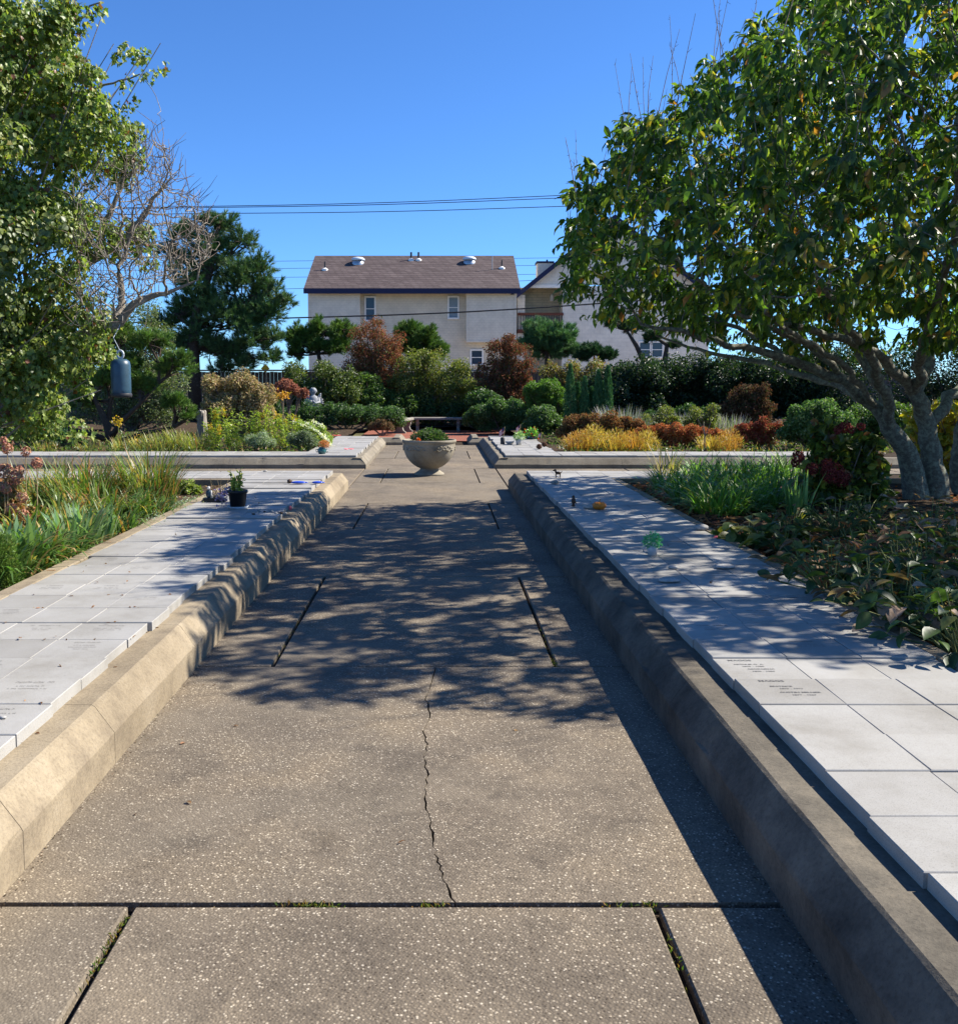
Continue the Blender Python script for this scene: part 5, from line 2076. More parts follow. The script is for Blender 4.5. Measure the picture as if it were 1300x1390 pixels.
py_ = 520 - F * (base[:, 2] - H) / base[:, 1]
okl = (py_ > np.interp(px_, outl_x, outl_t) - 14 + rough_t(px_, base[:, 1])) & (py_ < np.interp(px_, outl_x, outl_b) - 8 + rng.uniform(-25, 22, NL))
base, axl, nrl, LL, WW = base[okl], axl[okl], nrl[okl], LL[okl], WW[okl]
lv = [leaf_obj_mesh(k, 1.0, 1.0, flat_leaf_mat('cherry_leaf', tuple(1.4 * x for x in c), tuple(1.4 * x for x in c2), .42, .4)) for k, (c, c2) in enumerate([((.032, .065, .013), (.05, .09, .018)), ((.05, .09, .016), (.09, .13, .02)), ((.028, .055, .014), (.04, .075, .016)), ((.12, .15, .02), (.22, .20, .03)), ((.04, .075, .015), (.07, .11, .02)), ((.20, .11, .03), (.26, .2, .03))])]
lv = [lv[0], lv[1], lv[2], lv[4], lv[0], lv[1], lv[3], lv[2], lv[4], lv[0], lv[1], lv[5]]
split_leaves(tree, base, axl, nrl, LL, WW, T_LEAF, LEAFPAL, M['gloss'], lv, 300, 79)

# ---- left ivy-covered tree
IY = 9.2


def IP(px, py, dy=0.0):
    return np.array(W(px, py, IY + dy))


ibase = np.array([IP(-95, 700)[0], IY, .12])
il = [
    dict(pts=[ibase, IP(-80, 600), IP(-60, 520), IP(-55, 430), IP(-60, 300), IP(-70, 120), IP(-70, -80)], r=[.22, .19, .17, .15, .11, .07, .03]),
    dict(pts=[IP(-60, 520), IP(0, 490, -.1), IP(50, 478, -.1), IP(110, 455, 0), IP(160, 441, .1), IP(172, 424, .1), IP(205, 402, .1), IP(240, 392, .1), IP(268, 380, .15)], r=[.10, .085, .068, .055, .05, .04, .03, .016, .006], **{'from': 1}),
    dict(pts=[IP(-55, 430), IP(0, 410, .2), IP(70, 385, .3), IP(120, 355, .35), IP(160, 335, .4), IP(190, 300, .4), IP(215, 262, .4), IP(232, 240, .45)], r=[.08, .07, .055, .045, .038, .024, .014, .006], **{'from': 1}),
    dict(pts=[IP(-60, 300), IP(0, 300, .2), IP(60, 310, .4), IP(120, 330, .5), IP(150, 290, .5), IP(165, 255, .5), IP(195, 215, .55)], r=[.06, .05, .04, .034, .026, .018, .006], **{'from': 1}),
    dict(pts=[IP(160, 441, .1), IP(165, 400, .15), IP(160, 360, .2), IP(178, 320, .2), IP(205, 280, .25)], r=[.04, .034, .026, .018, .008], **{'from': 1}),
    dict(pts=[IP(-60, 300), IP(-20, 220), IP(20, 160), IP(60, 130), IP(130, 120), IP(190, 100)], r=[.06, .05, .035, .022, .012, .005], **{'from': 1}),
    dict(pts=[IP(-70, 120), IP(-10, 90), IP(50, 60), IP(100, 30), IP(138, 2)], r=[.05, .04, .025, .014, .006], **{'from': 1}),
]
rng = np.random.default_rng(90)
A = []
poly_x = [90, 130, 160, 190, 220, 250, 290]
poly_t = [250, 225, 205, 175, 165, 240, 285]
poly_b = [470, 455, 440, 415, 395, 385, 350]
while len(A) < 2400:
    px, py, dy = rng.uniform(95, 288), rng.uniform(150, 450), rng.uniform(-.9, 1.0)
    if np.interp(px, poly_x, poly_t) + 15 < py < np.interp(px, poly_x, poly_b):
        A.append(IP(px, py, dy))
A = np.array(A)
P2, par2, r2_, h2_, nh2 = grow_tree('t', '', '', il, A, IY, .2, 6, 'greybark', .085, .9, .085, 75, .0028, (.12, 0, .28))
itree = thing('ivy_covered_tree', 'ivy-clad tree with a fan of bare grey twigs at the left edge', 'tree', (ibase[0], IY, .2))
big, small = tree_tubes(P2, par2, r2_, .03)
big.put('trunk', M['greybark'], itree, True)
small.put('bare_branches', M['greybark'], itree, True)
b = MB()
tips = np.nonzero((h2_ <= 1) & (np.arange(len(P2)) >= nh2))[0]
rng = np.random.default_rng(91)
for i in tips:
    if rng.uniform() < .7:
        p0 = P2[i]
        pr = P2[par2[i]]
        d = unit(unit(p0 - pr) * .7 + np.array([rng.normal() * .2, rng.normal() * .2, .75]))
        L = rng.uniform(.08, .30)
        b.tube([p0, p0 + d * L * .5 + rng.normal(size=3) * .012, p0 + d * L], [.0032, .0026, .0013], 4, cap=False)
o = b.put('twigs', M['twig'], itree)
o['kind'] = 'stuff'
# the ivy itself
IVL = [(15, 40, 70), (60, 40, 40), (95, 20, 26), (20, 130, 80), (85, 130, 45), (118, 105, 26), (30, 230, 95), (100, 215, 55), (140, 160, 30), (148, 195, 26), (20, 330, 100), (90, 310, 60), (20, 430, 100), (80, 400, 55), (118, 440, 26), (20, 520, 75), (75, 500, 45), (50, 555, 40), (100, 470, 36), (-60, 100, 110), (-60, 300, 120), (-60, 480, 110), (5, 565, 35)]
C, Rr = px_lumps(IY - .2, IVL)
rng = np.random.default_rng(92)
C = np.concatenate([C, C + np.stack([rng.normal(size=len(C)) * .15, np.full(len(C), .75), rng.normal(size=len(C)) * .2], 1)])
Rr = np.concatenate([Rr, Rr * .9])
S, SR, O = sub_lumps(C, Rr, 12, rng)
NI = 54000
Pv, d, idx = shell_points(S, SR, NI, rng, .45)
# ivy trails along the outer limbs
trail = []
for pts, n in (([IP(100, 140), IP(150, 125), IP(190, 108), IP(228, 92)], 90), ([IP(95, 180), IP(140, 175), IP(185, 140)], 130), ([IP(70, 60), IP(110, 35), IP(140, 2)], 110), ([IP(120, 240), IP(165, 222), IP(195, 195)], 60), ([IP(80, 478, -.1), IP(120, 460, -.1), IP(160, 440)], 100), ([IP(100, 300), IP(140, 280)], 60), ([IP(100, 345), IP(150, 335)], 60)):
    pts = np.array(pts)
    u = rng.uniform(0, len(pts) - 1.001, n)
    i0 = u.astype(int)
    trail.append(pts[i0] + (pts[i0 + 1] - pts[i0]) * (u - i0)[:, None] + rng.normal(size=(n, 3)) * .05)
trail = np.concatenate(trail)
Pv = np.concatenate([Pv, trail])
d = np.concatenate([d, rand_dir(len(trail), rng)])
k = Pv[:, 2] > 1.05
Pv, d = Pv[k], d[k]
nr = d * .8 + rng.normal(size=d.shape) * .5 + np.array([.35, -.2, .4])
ax = np.cross(nr, rng.normal(size=d.shape)) * .6 + np.array([.1, -.05, -.7]) + d * .2
LL = rng.uniform(.034, .064, len(Pv))
ivy_var = [leaf_obj_mesh(20 + k, 1.0, 1.0, flat_leaf_mat('ivy_leaf', c, c2)) for k, (c, c2) in enumerate([((.11, .16, .035), (.16, .2, .05)), ((.17, .21, .055), (.24, .26, .075)), ((.08, .12, .03), (.12, .16, .04))])]
ivy = thing('ivy', 'dense glossy ivy cloaking the tree at the left edge', 'ivy', (ibase[0] + .3, IY - .3, .2))
vb = MB()
for q in range(60):
    i0 = int(rng.integers(len(C)))
    p0 = np.array([ibase[0] + rng.normal() * .2, IY + rng.normal() * .2, rng.uniform(.2, 1.5)])
    p1 = C[i0] + rng.normal(size=3) * Rr[i0] * .7
    vb.tube([p0, (p0 + p1) / 2 + rng.normal(size=3) * .15 + np.array([0, 0, .3]), p1], [.012, .009, .004], 4, cap=False)
o = vb.put('vines', M['greybark'], ivy)
o['kind'] = 'stuff'
split_leaves(ivy, Pv, ax, nr, LL, LL * rng.uniform(.7, .95, len(LL)), T_IVY, [((.085, .125, .028), 4), ((.13, .165, .04), 4), ((.19, .215, .06), 2.5), ((.05, .075, .02), 2), ((.17, .16, .04), .4), ((.10, .04, .02), .5)], M['gloss'], ivy_var, 300, 93)
# dark red-brown berry clusters
nb = 420
k = rng.choice(len(Pv), nb // 12, replace=False)
bp = np.repeat(Pv[k], 12, 0) + rng.normal(size=(len(k) * 12, 3)) * .022
put_leaves('berries', bp, rand_dir(len(bp), rng), rand_dir(len(bp), rng), .014, .013, T_DIA, [((.07, .02, .015), 2), ((.045, .03, .015), 1)], M['leaf'], ivy, stuff=True, rng=rng)

# hanging feeder
fb = W(165, 536, IY - .4)
fd = thing('hanging_feeder', 'slate blue cylinder feeder with a pale ring handle hanging below the bare branch', 'bird feeder', fb)
b = MB()
b.lathe([(.01, 0), (.078, .0), (.086, .012), (.088, .05), (.088, .27), (.080, .305), (.055, .325), (.01, .33)], fb, 24)
b.put('body', M['bluegrey'], fd, True)
b = MB()
b.lathe([(.05, -.025), (.09, -.02), (.096, .0), (.09, .016)], fb, 24)
b.put('tray', M['dark'], fd, True)
b = MB()
pts = [(fb.x + .028 * math.cos(a), fb.y, fb.z + .368 + .036 * math.sin(a)) for a in np.linspace(0, 2 * math.pi, 17)]
b.tube(pts, .011, 6, cap=False)
b.put('ring', M['palegrey'], fd, True)
b = MB()
hook = W(163, 441, IY)
b.tube([(fb.x, fb.y, fb.z + .40), (hook.x, (fb.y + hook.y) / 2, (fb.z + hook.z) / 2 + .2), (hook.x, hook.y, hook.z)], .0035, 5)
b.put('cord', M['palegrey'], fd)


# ================================================================== PLANTS BEYOND THE CROSSING
PINE1 = [((.024, .050, .018), 4), ((.040, .072, .024), 3), ((.06, .095, .032), 1.5)]
PINE2 = [((.042, .078, .015), 4), ((.065, .105, .02), 3), ((.025, .048, .011), 2)]
PINE3 = [((.012, .032, .012), 4), ((.02, .048, .016), 2)]
pine('pine_tree', 'tall dark green pine standing left of the beige house', 36, [(252, 318, 26), (300, 303, 24), (290, 345, 34), (340, 400, 30), (275, 410, 36), (335, 440, 34), (265, 455, 30), (310, 480, 30), (365, 460, 24), (215, 440, 26), (328, 328, 26), (352, 365, 25), (262, 372, 42), (318, 388, 46), (250, 425, 36), (302, 438, 46), (360, 428, 32), (383, 408, 18), (338, 468, 32), (285, 478, 32), (335, 492, 22), (362, 488, 18), (300, 500, 20), (238, 468, 26), (228, 345, 22), (365, 390, 20), (275, 300, 16)],
     [[(265, 560, 0, .26), (262, 470, 0, .22), (268, 420, 0, .18), (285, 370, 0, .12), (298, 300, 0, .04)], [(268, 440, 0, .10), (320, 415, 0, .07), (360, 400, 0, .03)], [(270, 450, 0, .1), (235, 425, 0, .06)]],
     PINE1, .15, .19, .018, 6500, 30, 3)
pine('pine_shrub', 'spreading many-stemmed pine with dark trunks behind the far left markers', 22.3, [(118, 470, 26), (162, 458, 27), (203, 468, 26), (235, 498, 26), (138, 520, 26), (190, 528, 26), (236, 545, 20), (112, 545, 20), (252, 562, 15), (88, 505, 24), (165, 495, 24), (70, 545, 18)],
     [[(150, 616, 0, .11), (149, 592, 0, .10), (143, 570, 0, .08), (125, 535, 0, .05), (115, 500, .1, .03)], [(149, 596, 0, .08), (165, 572, -.1, .06), (190, 548, -.1, .045), (215, 520, 0, .03)], [(149, 598, 0, .07), (120, 588, -.2, .055), (85, 580, -.2, .045), (55, 560, -.2, .03)], [(160, 600, 0, .06), (195, 588, .1, .05), (235, 580, .1, .03)], [(146, 580, 0, .06), (150, 545, .2, .05), (165, 500, .2, .03)]],
     PINE2, .19, .10, .011, 5200, 26, 4, cat='pine', bark='pinebark')
pine('pine_shrub', 'bright green pine in front of the left bay of the beige house', 37, [(408, 462, 22), (438, 450, 22), (466, 448, 20), (400, 482, 14), (430, 474, 20), (458, 470, 18)],
     [[(440, 560, 0, .12), (438, 510, 0, .1), (432, 480, 0, .07), (440, 450, 0, .03)]], PINE2, .15, .15, .018, 3200, 26, 5, cat='pine')
pine('pine_shrub', 'bright green pine below the middle window of the beige house', 37.4, [(552, 452, 20), (576, 462, 21), (598, 478, 16), (568, 480, 20), (548, 470, 16)],
     [[(570, 560, 0, .12), (568, 510, 0, .1), (565, 480, 0, .07), (560, 455, 0, .03)]], PINE2, .12, .15, .018, 2600, 26, 6, cat='pine')
pine('pine_shrub', 'blue-green pine below the balcony of the white house', 36.5, [(733, 455, 26), (758, 458, 24), (716, 470, 17), (778, 478, 15), (745, 477, 22)],
     [[(740, 560, 0, .12), (742, 510, 0, .1), (742, 480, 0, .07), (745, 450, 0, .03)]], [((.04, .082, .03), 3), ((.062, .115, .042), 3), ((.026, .055, .022), 2)], .15, .15, .018, 3400, 26, 7, cat='pine')
pine('pine_shrub', 'low dark pine right of the blue-green pine by the hedge', 36, [(805, 478, 15), (825, 484, 13), (790, 484, 10)],
     [[(808, 560, 0, .1), (808, 510, 0, .08), (806, 480, 0, .03)]], PINE3, .15, .15, .018, 1100, 26, 8, cat='pine')
pine('pine_tree', 'dark leaning pine silhouetted against the white house wall', 41, [(832, 437, 14), (856, 447, 15), (886, 458, 13), (818, 431, 9), (872, 444, 11), (915, 468, 10)],
     [[(876, 560, 0, .13), (873, 490, 0, .12), (864, 470, 0, .10), (850, 448, 0, .05)], [(895, 560, 0, .14), (902, 490, 0, .13), (905, 468, 0, .10), (885, 455, 0, .05)]], PINE3, .15, .15, .02, 1600, 26, 9)

BEIGE = [((.34, .27, .15), 3), ((.22, .19, .085), 3), ((.13, .13, .045), 2), ((.42, .33, .22), 1)]
shrub('broadleaf_shrub', 'grey-green small-leaved shrub filling the gap beside the tall pine', 'shrub', 29, [(200, 425, 24), (182, 465, 28), (216, 455, 20), (165, 430, 18), (150, 450, 20), (200, 500, 28), (150, 510, 28), (235, 520, 24), (110, 480, 26), (60, 520, 30), (180, 550, 26), (120, 560, 24)], (.07, .04), [((.07, .095, .035), 3), ((.11, .13, .06), 3), ((.04, .06, .02), 2)], .19, .8, seed=11)
shrub('holly_shrub', 'low dark glossy shrub at the far left behind the long kerb', 'shrub', 21, [(8, 588, 20), (42, 590, 19), (78, 596, 15), (-25, 585, 24), (105, 600, 10)], (.06, .035), [((.02, .05, .022), 4), ((.035, .08, .035), 2), ((.06, .11, .06), 1)], .19, 1.0, mat='gloss', seed=12)
shrub('viburnum', 'straw-coloured autumn shrub below the tall pine', 'shrub', 25.5, [(293, 530, 22), (328, 525, 23), (355, 540, 18), (308, 552, 22), (345, 560, 16), (285, 550, 16)], (.075, .04), BEIGE, .19, .9, mat='dry', seed=13)
shrub('japanese_maple', 'little red-leaved maple beside the straw-coloured shrub', 'maple', 27.5, [(378, 528, 11), (396, 529, 12), (388, 522, 9), (410, 534, 8)], (.06, .03), [((.20, .085, .055), 3), ((.26, .125, .08), 2), ((.13, .055, .035), 1)], .19, 1.0, mat='dry', seed=14, skirt=False)
shrub('broadleaf_shrub', 'olive shrub behind the cherub statue', 'shrub', 33.5, [(400, 507, 17), (438, 510, 22), (470, 517, 20), (420, 532, 20), (455, 540, 22), (395, 530, 18), (380, 545, 16), (440, 555, 20), (410, 555, 18)], (.085, .05), [((.06, .085, .02), 3), ((.10, .12, .03), 2), ((.03, .05, .013), 3)], .15, .9, seed=15)
shrub('copper_shrub', 'tall shrub with coppery autumn leaves before the house window', 'shrub', 35, [(498, 455, 22), (520, 468, 22), (490, 480, 20), (530, 490, 22), (505, 502, 24), (540, 462, 12), (478, 500, 16), (512, 440, 12)], (.075, .045), [((.15, .055, .03), 3), ((.20, .09, .04), 3), ((.10, .06, .025), 2), ((.07, .085, .022), 1.4)], .12, .85, mat='dry', seed=16)
shrub('broadleaf_shrub', 'deep green leafy shrub at the foot of the coppery shrub', 'shrub', 34, [(488, 540, 24), (515, 545, 24), (545, 552, 22), (465, 552, 18), (500, 522, 18)], (.085, .05), GRN, .12, .9, seed=17)
shrub('broadleaf_shrub', 'large yellow-green shrub in the middle, behind the bench', 'shrub', 34.5, [(558, 500, 22), (588, 494, 22), (620, 506, 20), (600, 528, 28), (570, 538, 24), (637, 528, 17), (545, 520, 18), (575, 484, 12)], (.085, .045), OLIV, .12, .95, seed=18)
shrub('broadleaf_shrub', 'dark evergreen shrub in shade directly behind the bench', 'shrub', 34.2, [(578, 560, 18), (610, 562, 20), (642, 556, 20), (560, 548, 14), (652, 546, 22, -1.7), (668, 552, 18, -2.2)], (.085, .05), DGRN, .12, .9, seed=19)  # two nearer lumps on the right are added to shade the bench
shrub('copper_shrub', 'red-brown autumn shrub at the right corner of the beige house', 'shrub', 34, [(678, 474, 18), (700, 478, 18), (690, 503, 22), (715, 500, 15), (672, 515, 14), (706, 520, 16), (690, 460, 10), (668, 540, 16), (690, 545, 18), (655, 500, 10)], (.075, .045), RUST, .15, .9, mat='dry', seed=20)
shrub('broadleaf_shrub', 'fresh green rounded shrub in front of the red-brown shrub', 'shrub', 30, [(724, 530, 13), (745, 527, 15), (761, 535, 11), (738, 540, 13)], (.07, .035), [((.06, .12, .02), 3), ((.09, .16, .03), 3), ((.035, .07, .014), 2)], .19, 1.0, seed=21)
shrub('broadleaf_shrub', 'olive and brown hedge shrub above the dwarf cypresses', 'shrub', 33, [(748, 525, 16), (775, 535, 18), (810, 538, 18), (838, 538, 18), (748, 502, 14), (778, 501, 16), (808, 502, 16), (836, 505, 14), (762, 515, 16), (795, 518, 18), (825, 520, 16)], (.08, .045), [((.16, .13, .035), 3), ((.10, .10, .03), 3), ((.13, .06, .03), 1.5), ((.05, .06, .02), 2)], .19, .9, seed=22)
# hedges
hl = shrub('clipped_hedge', 'low clipped dark green hedge behind the far left markers', 'hedge', 30, [(398, 566, 19), (420, 566, 20), (442, 567, 20), (464, 567, 20), (486, 567, 20), (508, 567, 20), (530, 568, 19), (541, 572, 15)], (.06, .035), [((.025, .055, .018), 4), ((.045, .085, .03), 3), ((.075, .12, .05), 1.2)], .10, 1.0, mat='gloss', seed=23, maxn=30000)
shrub('brown_shrub', 'small brown dried shrub at the corner of the clipped hedge', 'shrub', 28.6, [(518, 577, 10), (506, 580, 7), (528, 581, 7)], (.05, .025), [((.13, .085, .045), 3), ((.08, .055, .03), 2), ((.06, .07, .025), 1)], .10, .9, mat='dry', seed=24)
shrub('holly_shrub', 'mounded dark holly right of the brick landing', 'shrub', 30.5, [(668, 562, 22), (698, 562, 23), (646, 568, 15), (690, 582, 18), (715, 575, 18), (660, 580, 14)], (.065, .04), [((.03, .065, .02), 4), ((.05, .095, .03), 3), ((.09, .14, .06), 1.3)], .12, 1.0, mat='gloss', seed=25)
shrub('holly_shrub', 'mounded dark holly at the corner of the far right markers', 'shrub', 27, [(735, 568, 20), (752, 580, 17), (722, 585, 15), (742, 592, 13)], (.06, .04), [((.03, .065, .022), 4), ((.055, .095, .035), 3), ((.10, .14, .07), 1.3)], .19, 1.0, mat='gloss', seed=26)
for k, (lm, lab, yy) in enumerate((([(832, 525, 34), (868, 520, 36), (850, 550, 30)], 'left section of the tall dark hedge behind the lavender', 28.2), ([(905, 520, 38), (945, 518, 38), (925, 550, 32)], 'tall dark hedge section under the leaning pine', 28.6), ([(985, 518, 40), (1025, 516, 40), (1000, 550, 32)], 'tall dark hedge section left of the tree trunks', 28.2), ([(1070, 512, 42), (1115, 510, 42), (1090, 548, 34)], 'tall dark hedge section behind the round green shrub', 28.5), ([(1165, 508, 44), (1215, 505, 46), (1262, 490, 48), (1300, 475, 50), (1350, 480, 52), (1420, 480, 54), (1500, 480, 54)], 'tall dark hedge section seen between the tree trunks', 28))):
    shrub('tall_hedge', lab, 'hedge', yy, lm, (.085, .05), [((.010, .022, .008), 4), ((.018, .036, .012), 3), ((.03, .05, .018), 1)], .19, .85, seed=27 + k, group='tall dark hedge on the right')
shrub('copper_shrub', 'dusky brown shrub in front of the tall dark hedge', 'shrub', 24.5, [(1008, 542, 22), (1034, 556, 18), (1030, 535, 16), (990, 560, 14)], (.06, .035), [((.06, .03, .018), 3), ((.09, .05, .025), 2), ((.04, .045, .015), 2)], .19, .8, mat='dry', seed=33)
shrub('round_shrub', 'rounded glossy green shrub just left of the tree trunks', 'shrub', 20.6, [(1090, 568, 22), (1118, 564, 22), (1076, 588, 17), (1108, 588, 22), (1140, 580, 20)], (.055, .035), [((.035, .075, .022), 4), ((.06, .11, .035), 3), ((.13, .18, .09), 1)], .19, 1.0, mat='gloss', seed=34)


shrub('broadleaf_shrub', 'dark green shrub behind the rose bushes at the foot of the tall hedge', 'shrub', 25.2, [(905, 565, 15), (935, 562, 16), (965, 565, 16), (880, 568, 12)], (.06, .035), DGRN, .19, .8, seed=35)
shrub('broadleaf_shrub', 'mid-green shrub at the foot of the tall hedge, right of the round shrub', 'shrub', 23.5, [(1165, 570, 22), (1200, 565, 24), (1235, 570, 24), (1280, 570, 26)], (.06, .04), GRN, .19, .8, seed=36)
shrub('broadleaf_shrub', 'low olive shrub behind the amber spirea', 'shrub', 24.2, [(850, 575, 14), (872, 574, 14)], (.055, .03), OLIV, .19, .8, seed=37)
shrub('holly_shrub', 'dark shrub filling the gap between tall pine and olive shrub', 'shrub', 31, [(370, 560, 18), (345, 565, 18), (330, 550, 16), (385, 570, 14)], (.06, .035), DGRN, .15, .9, seed=38)


# dwarf cypresses
def cypress(label, px, ytop, ybot, Y, rpx, seed):
    rng = np.random.default_rng(seed)
    p0, p1 = np.array(W(px, ybot, Y)), np.array(W(px, ytop, Y))
    h_ = p1[2] - .19
    R_ = rpx * Y / F
    t = thing('dwarf_cypress', label, 'cypress', (p0[0], Y, .19), 'dwarf cypresses in the far right bed')
    n = int(5200 * h_ * R_ / .3) + 900
    u = rng.uniform(0, 1, n) ** .8
    a = rng.uniform(0, 6.283, n)
    prof = R_ * np.interp(u, [0, .15, .5, .8, 1], [.75, 1, .85, .5, .04]) * (1 + .25 * np.sin(a * 5 + u * 17 + seed)) * rng.uniform(.6, 1.05, n)
    P = np.stack([p0[0] + prof * np.cos(a), Y + prof * np.sin(a), .2 + u * h_], 1)
    ax = np.stack([np.cos(a) * .35, np.sin(a) * .35, np.ones(n)], 1) + rng.normal(size=(n, 3)) * .25
    put_leaves('foliage', P, ax, rng.normal(size=(n, 3)), .09, .014, T_DIA, [((.025, .075, .03), 4), ((.045, .11, .04), 2.5), ((.07, .14, .05), 1)], M['needle'], t, rng=rng)
    b_ = MB()
    b_.tube([(p0[0], Y, .12), (p0[0], Y, .2 + h_ * .8)], [.03, .008], 6)
    b_.put('stem', M['twig'], t)


for k, (px, yt, yb, rp, lab) in enumerate(((773, 497, 570, 7.5, 'tallest dwarf cypress at the left end of the cypress row'), (784, 522, 571, 6, 'short dwarf cypress, second from the left in the row'), (793, 514, 570, 6, 'middle-height dwarf cypress, third from the left in the row'), (802, 528, 572, 6, 'shortest dwarf cypress in the middle of the row'), (811, 505, 570, 6.5, 'dwarf cypress third from the right end of the row'), (818, 520, 571, 5.5, 'thin dwarf cypress second from the right end of the row'), (824, 499, 569, 7, 'tall dwarf cypress at the right end of the cypress row'))):
    cypress(lab, px, yt, yb, 25.5 + .25 * (k % 2), rp, 60 + k)


def ground_at(px, Y, z=.19):
    return Vector((W(px, 560, Y).x, Y, z))


LAV = [((.20, .18, .30), 3), ((.14, .15, .13), 3), ((.26, .23, .38), 1.6), ((.08, .105, .05), 2.5)]
for k, (px, Y, r_, n, L, lab) in enumerate(((840, 23.8, .35, 420, .75, 'grey-mauve lavender tuft right of the dwarf cypresses'), (862, 23.4, .28, 260, .55, 'small lavender tuft beside the larger mauve one'), (922, 23.6, .4, 420, .62, 'lavender mound behind the rust sedum'), (952, 23.2, .35, 360, .62, 'lavender mound in the middle of the far right bed'), (985, 23.4, .35, 320, .6, 'lavender mound at the right by the dusky brown shrub'))):
    clump('lavender', lab, 'lavender', ground_at(px, Y), r_ * 1.2, int(n * 1.5), L * 1.15, .02, LAV, (.05, .6), (.1, .5), 70 + k, 'lavender in the far right bed', jit=.2)
shrub('rose_bush', 'leggy rose bush with sparse olive leaves behind the rust sedum', 'rose bush', 22.8, [(905, 560, 11), (895, 572, 10), (918, 572, 9)], (.05, .03), OLIV, .19, .5, seed=80, m=7)
shrub('rose_bush', 'tall leggy rose bush in the middle of the far right bed', 'rose bush', 22.4, [(945, 562, 12), (960, 570, 12), (935, 575, 10), (968, 556, 8), (955, 585, 10)], (.05, .03), OLIV, .19, .5, seed=81, m=7)
SED = [((.30, .10, .04), 4), ((.22, .07, .03), 3), ((.38, .17, .06), 2.5), ((.20, .14, .045), 2)]
DSED = [((.13, .06, .03), 3), ((.10, .055, .025), 3), ((.20, .115, .04), 2.5), ((.09, .09, .03), 2)]
YEL0 = [((.50, .36, .08), 3), ((.40, .27, .055), 3), ((.56, .45, .15), 1.5), ((.36, .17, .04), 1.5), ((.24, .20, .05), 1)]
YEL1 = [((.46, .28, .06), 3), ((.38, .20, .045), 3), ((.50, .38, .11), 1), ((.30, .12, .035), 2)]
for nm, lab, cat, Y, lm, pal, dn, sd_ in (
        ('spirea', 'dark brown spirea at the left end of the far right bed', 'shrub', 23.0, [(780, 577, 15), (800, 573, 15), (765, 589, 12), (815, 580, 13)], DSED, .9, 82),
        ('spirea', 'brown and amber spirea behind the yellow plants', 'shrub', 22.3, [(825, 575, 15), (845, 577, 15), (865, 580, 13), (838, 590, 13)], DSED + [((.34, .16, .04), 2)], .9, 83),
        ('sedum', 'orange-red sedum right of the amber spirea', 'sedum', 21.5, [(880, 588, 13), (897, 588, 13), (868, 593, 11), (910, 594, 11)], SED, 1.0, 84),
        ('sedum', 'broad rust-red sedum in the middle of the far right bed', 'sedum', 21.2, [(918, 587, 13), (938, 590, 13), (955, 592, 12), (972, 594, 11), (928, 598, 11)], SED, 1.0, 85),
        ('sedum', 'dark red sedum left of the round green shrub', 'sedum', 21.3, [(1010, 585, 13), (1035, 582, 14), (1055, 588, 13), (1022, 594, 11)], [((.20, .05, .03), 3), ((.13, .04, .025), 2), ((.26, .10, .05), 1.5), ((.14, .13, .04), 1)], 1.0, 86)):
    shrub(nm, lab, cat, Y, lm, (.05, .03), pal, .19, dn, mat='dry', seed=sd_, stemmat='stalk')
for k, (px, Y, r_, n, lab) in enumerate(((785, 20.1, .26, 520, 'leftmost feathery yellow amsonia by the far kerb'), (808, 20.2, .3, 640, 'tallest feathery yellow amsonia by the far kerb'), (832, 20.0, .26, 480, 'yellow amsonia below the amber spirea'), (856, 20.1, .26, 520, 'rounded yellow amsonia below the orange-red sedum'), (878, 20.1, .2, 300, 'small yellow amsonia beside the orange-red sedum'), (966, 20.1, .25, 380, 'yellow amsonia below the broad rust sedum'), (990, 20.0, .22, 340, 'yellow amsonia left of the dark red sedum'))):
    YEL = YEL1 if k in (0, 3, 6) else YEL0
    t = clump('amsonia', lab, 'plant', ground_at(px, Y), r_, n // 3, .38, .012, YEL, (.05, .7), (.2, 1.0), 90 + k, 'yellow amsonia along the far kerb')
    rng = np.random.default_rng(190 + k)
    g = ground_at(px, Y)
    hk = rng.uniform(-.05, .16)
    Pq, dq, _ = shell_points(np.array([[g.x + rng.normal() * .06, g.y, .36 + hk], [g.x - .16, g.y - .05, .28 + rng.uniform(0, .1)], [g.x + .17, g.y + .05, .29 + rng.uniform(0, .1)], [g.x, g.y + .2, .32 + hk]]), np.array([.21, .17, .17, .2]) * (r_ / .26), n * 3, rng, .2)
    kq = Pq[:, 2] > .2
    o = put_leaves('foliage', Pq[kq], dq[kq] + np.array([0, 0, .9]) + rng.normal(size=dq[kq].shape) * .4, rng.normal(size=dq[kq].shape), .07, .009, T_DIA, YEL, M['leaf'], t, rng=rng, stuff=True)
for k, (px, yb, lab) in enumerate(((957, 609, 'thin dark bare stem by the far right kerb'),)):
    p = ground_at(px, 19.9)
    b = MB()
    b.tube([(p.x, 19.9, .1), (p.x + .01, 19.9, .45), (p.x - .03, 19.9, .8)], [.02, .016, .008], 6)
    b.tube([(p.x + .01, 19.9, .5), (p.x + .14, 19.92, .85)], [.010, .005], 5)
    b.tube([(p.x, 19.9, .6), (p.x - .16, 19.9, .9)], [.010, .004], 5)
    tag(b.put('bare_stem', M['twig'], None, False, (p.x, 19.9, .19)), lab, 'plant')

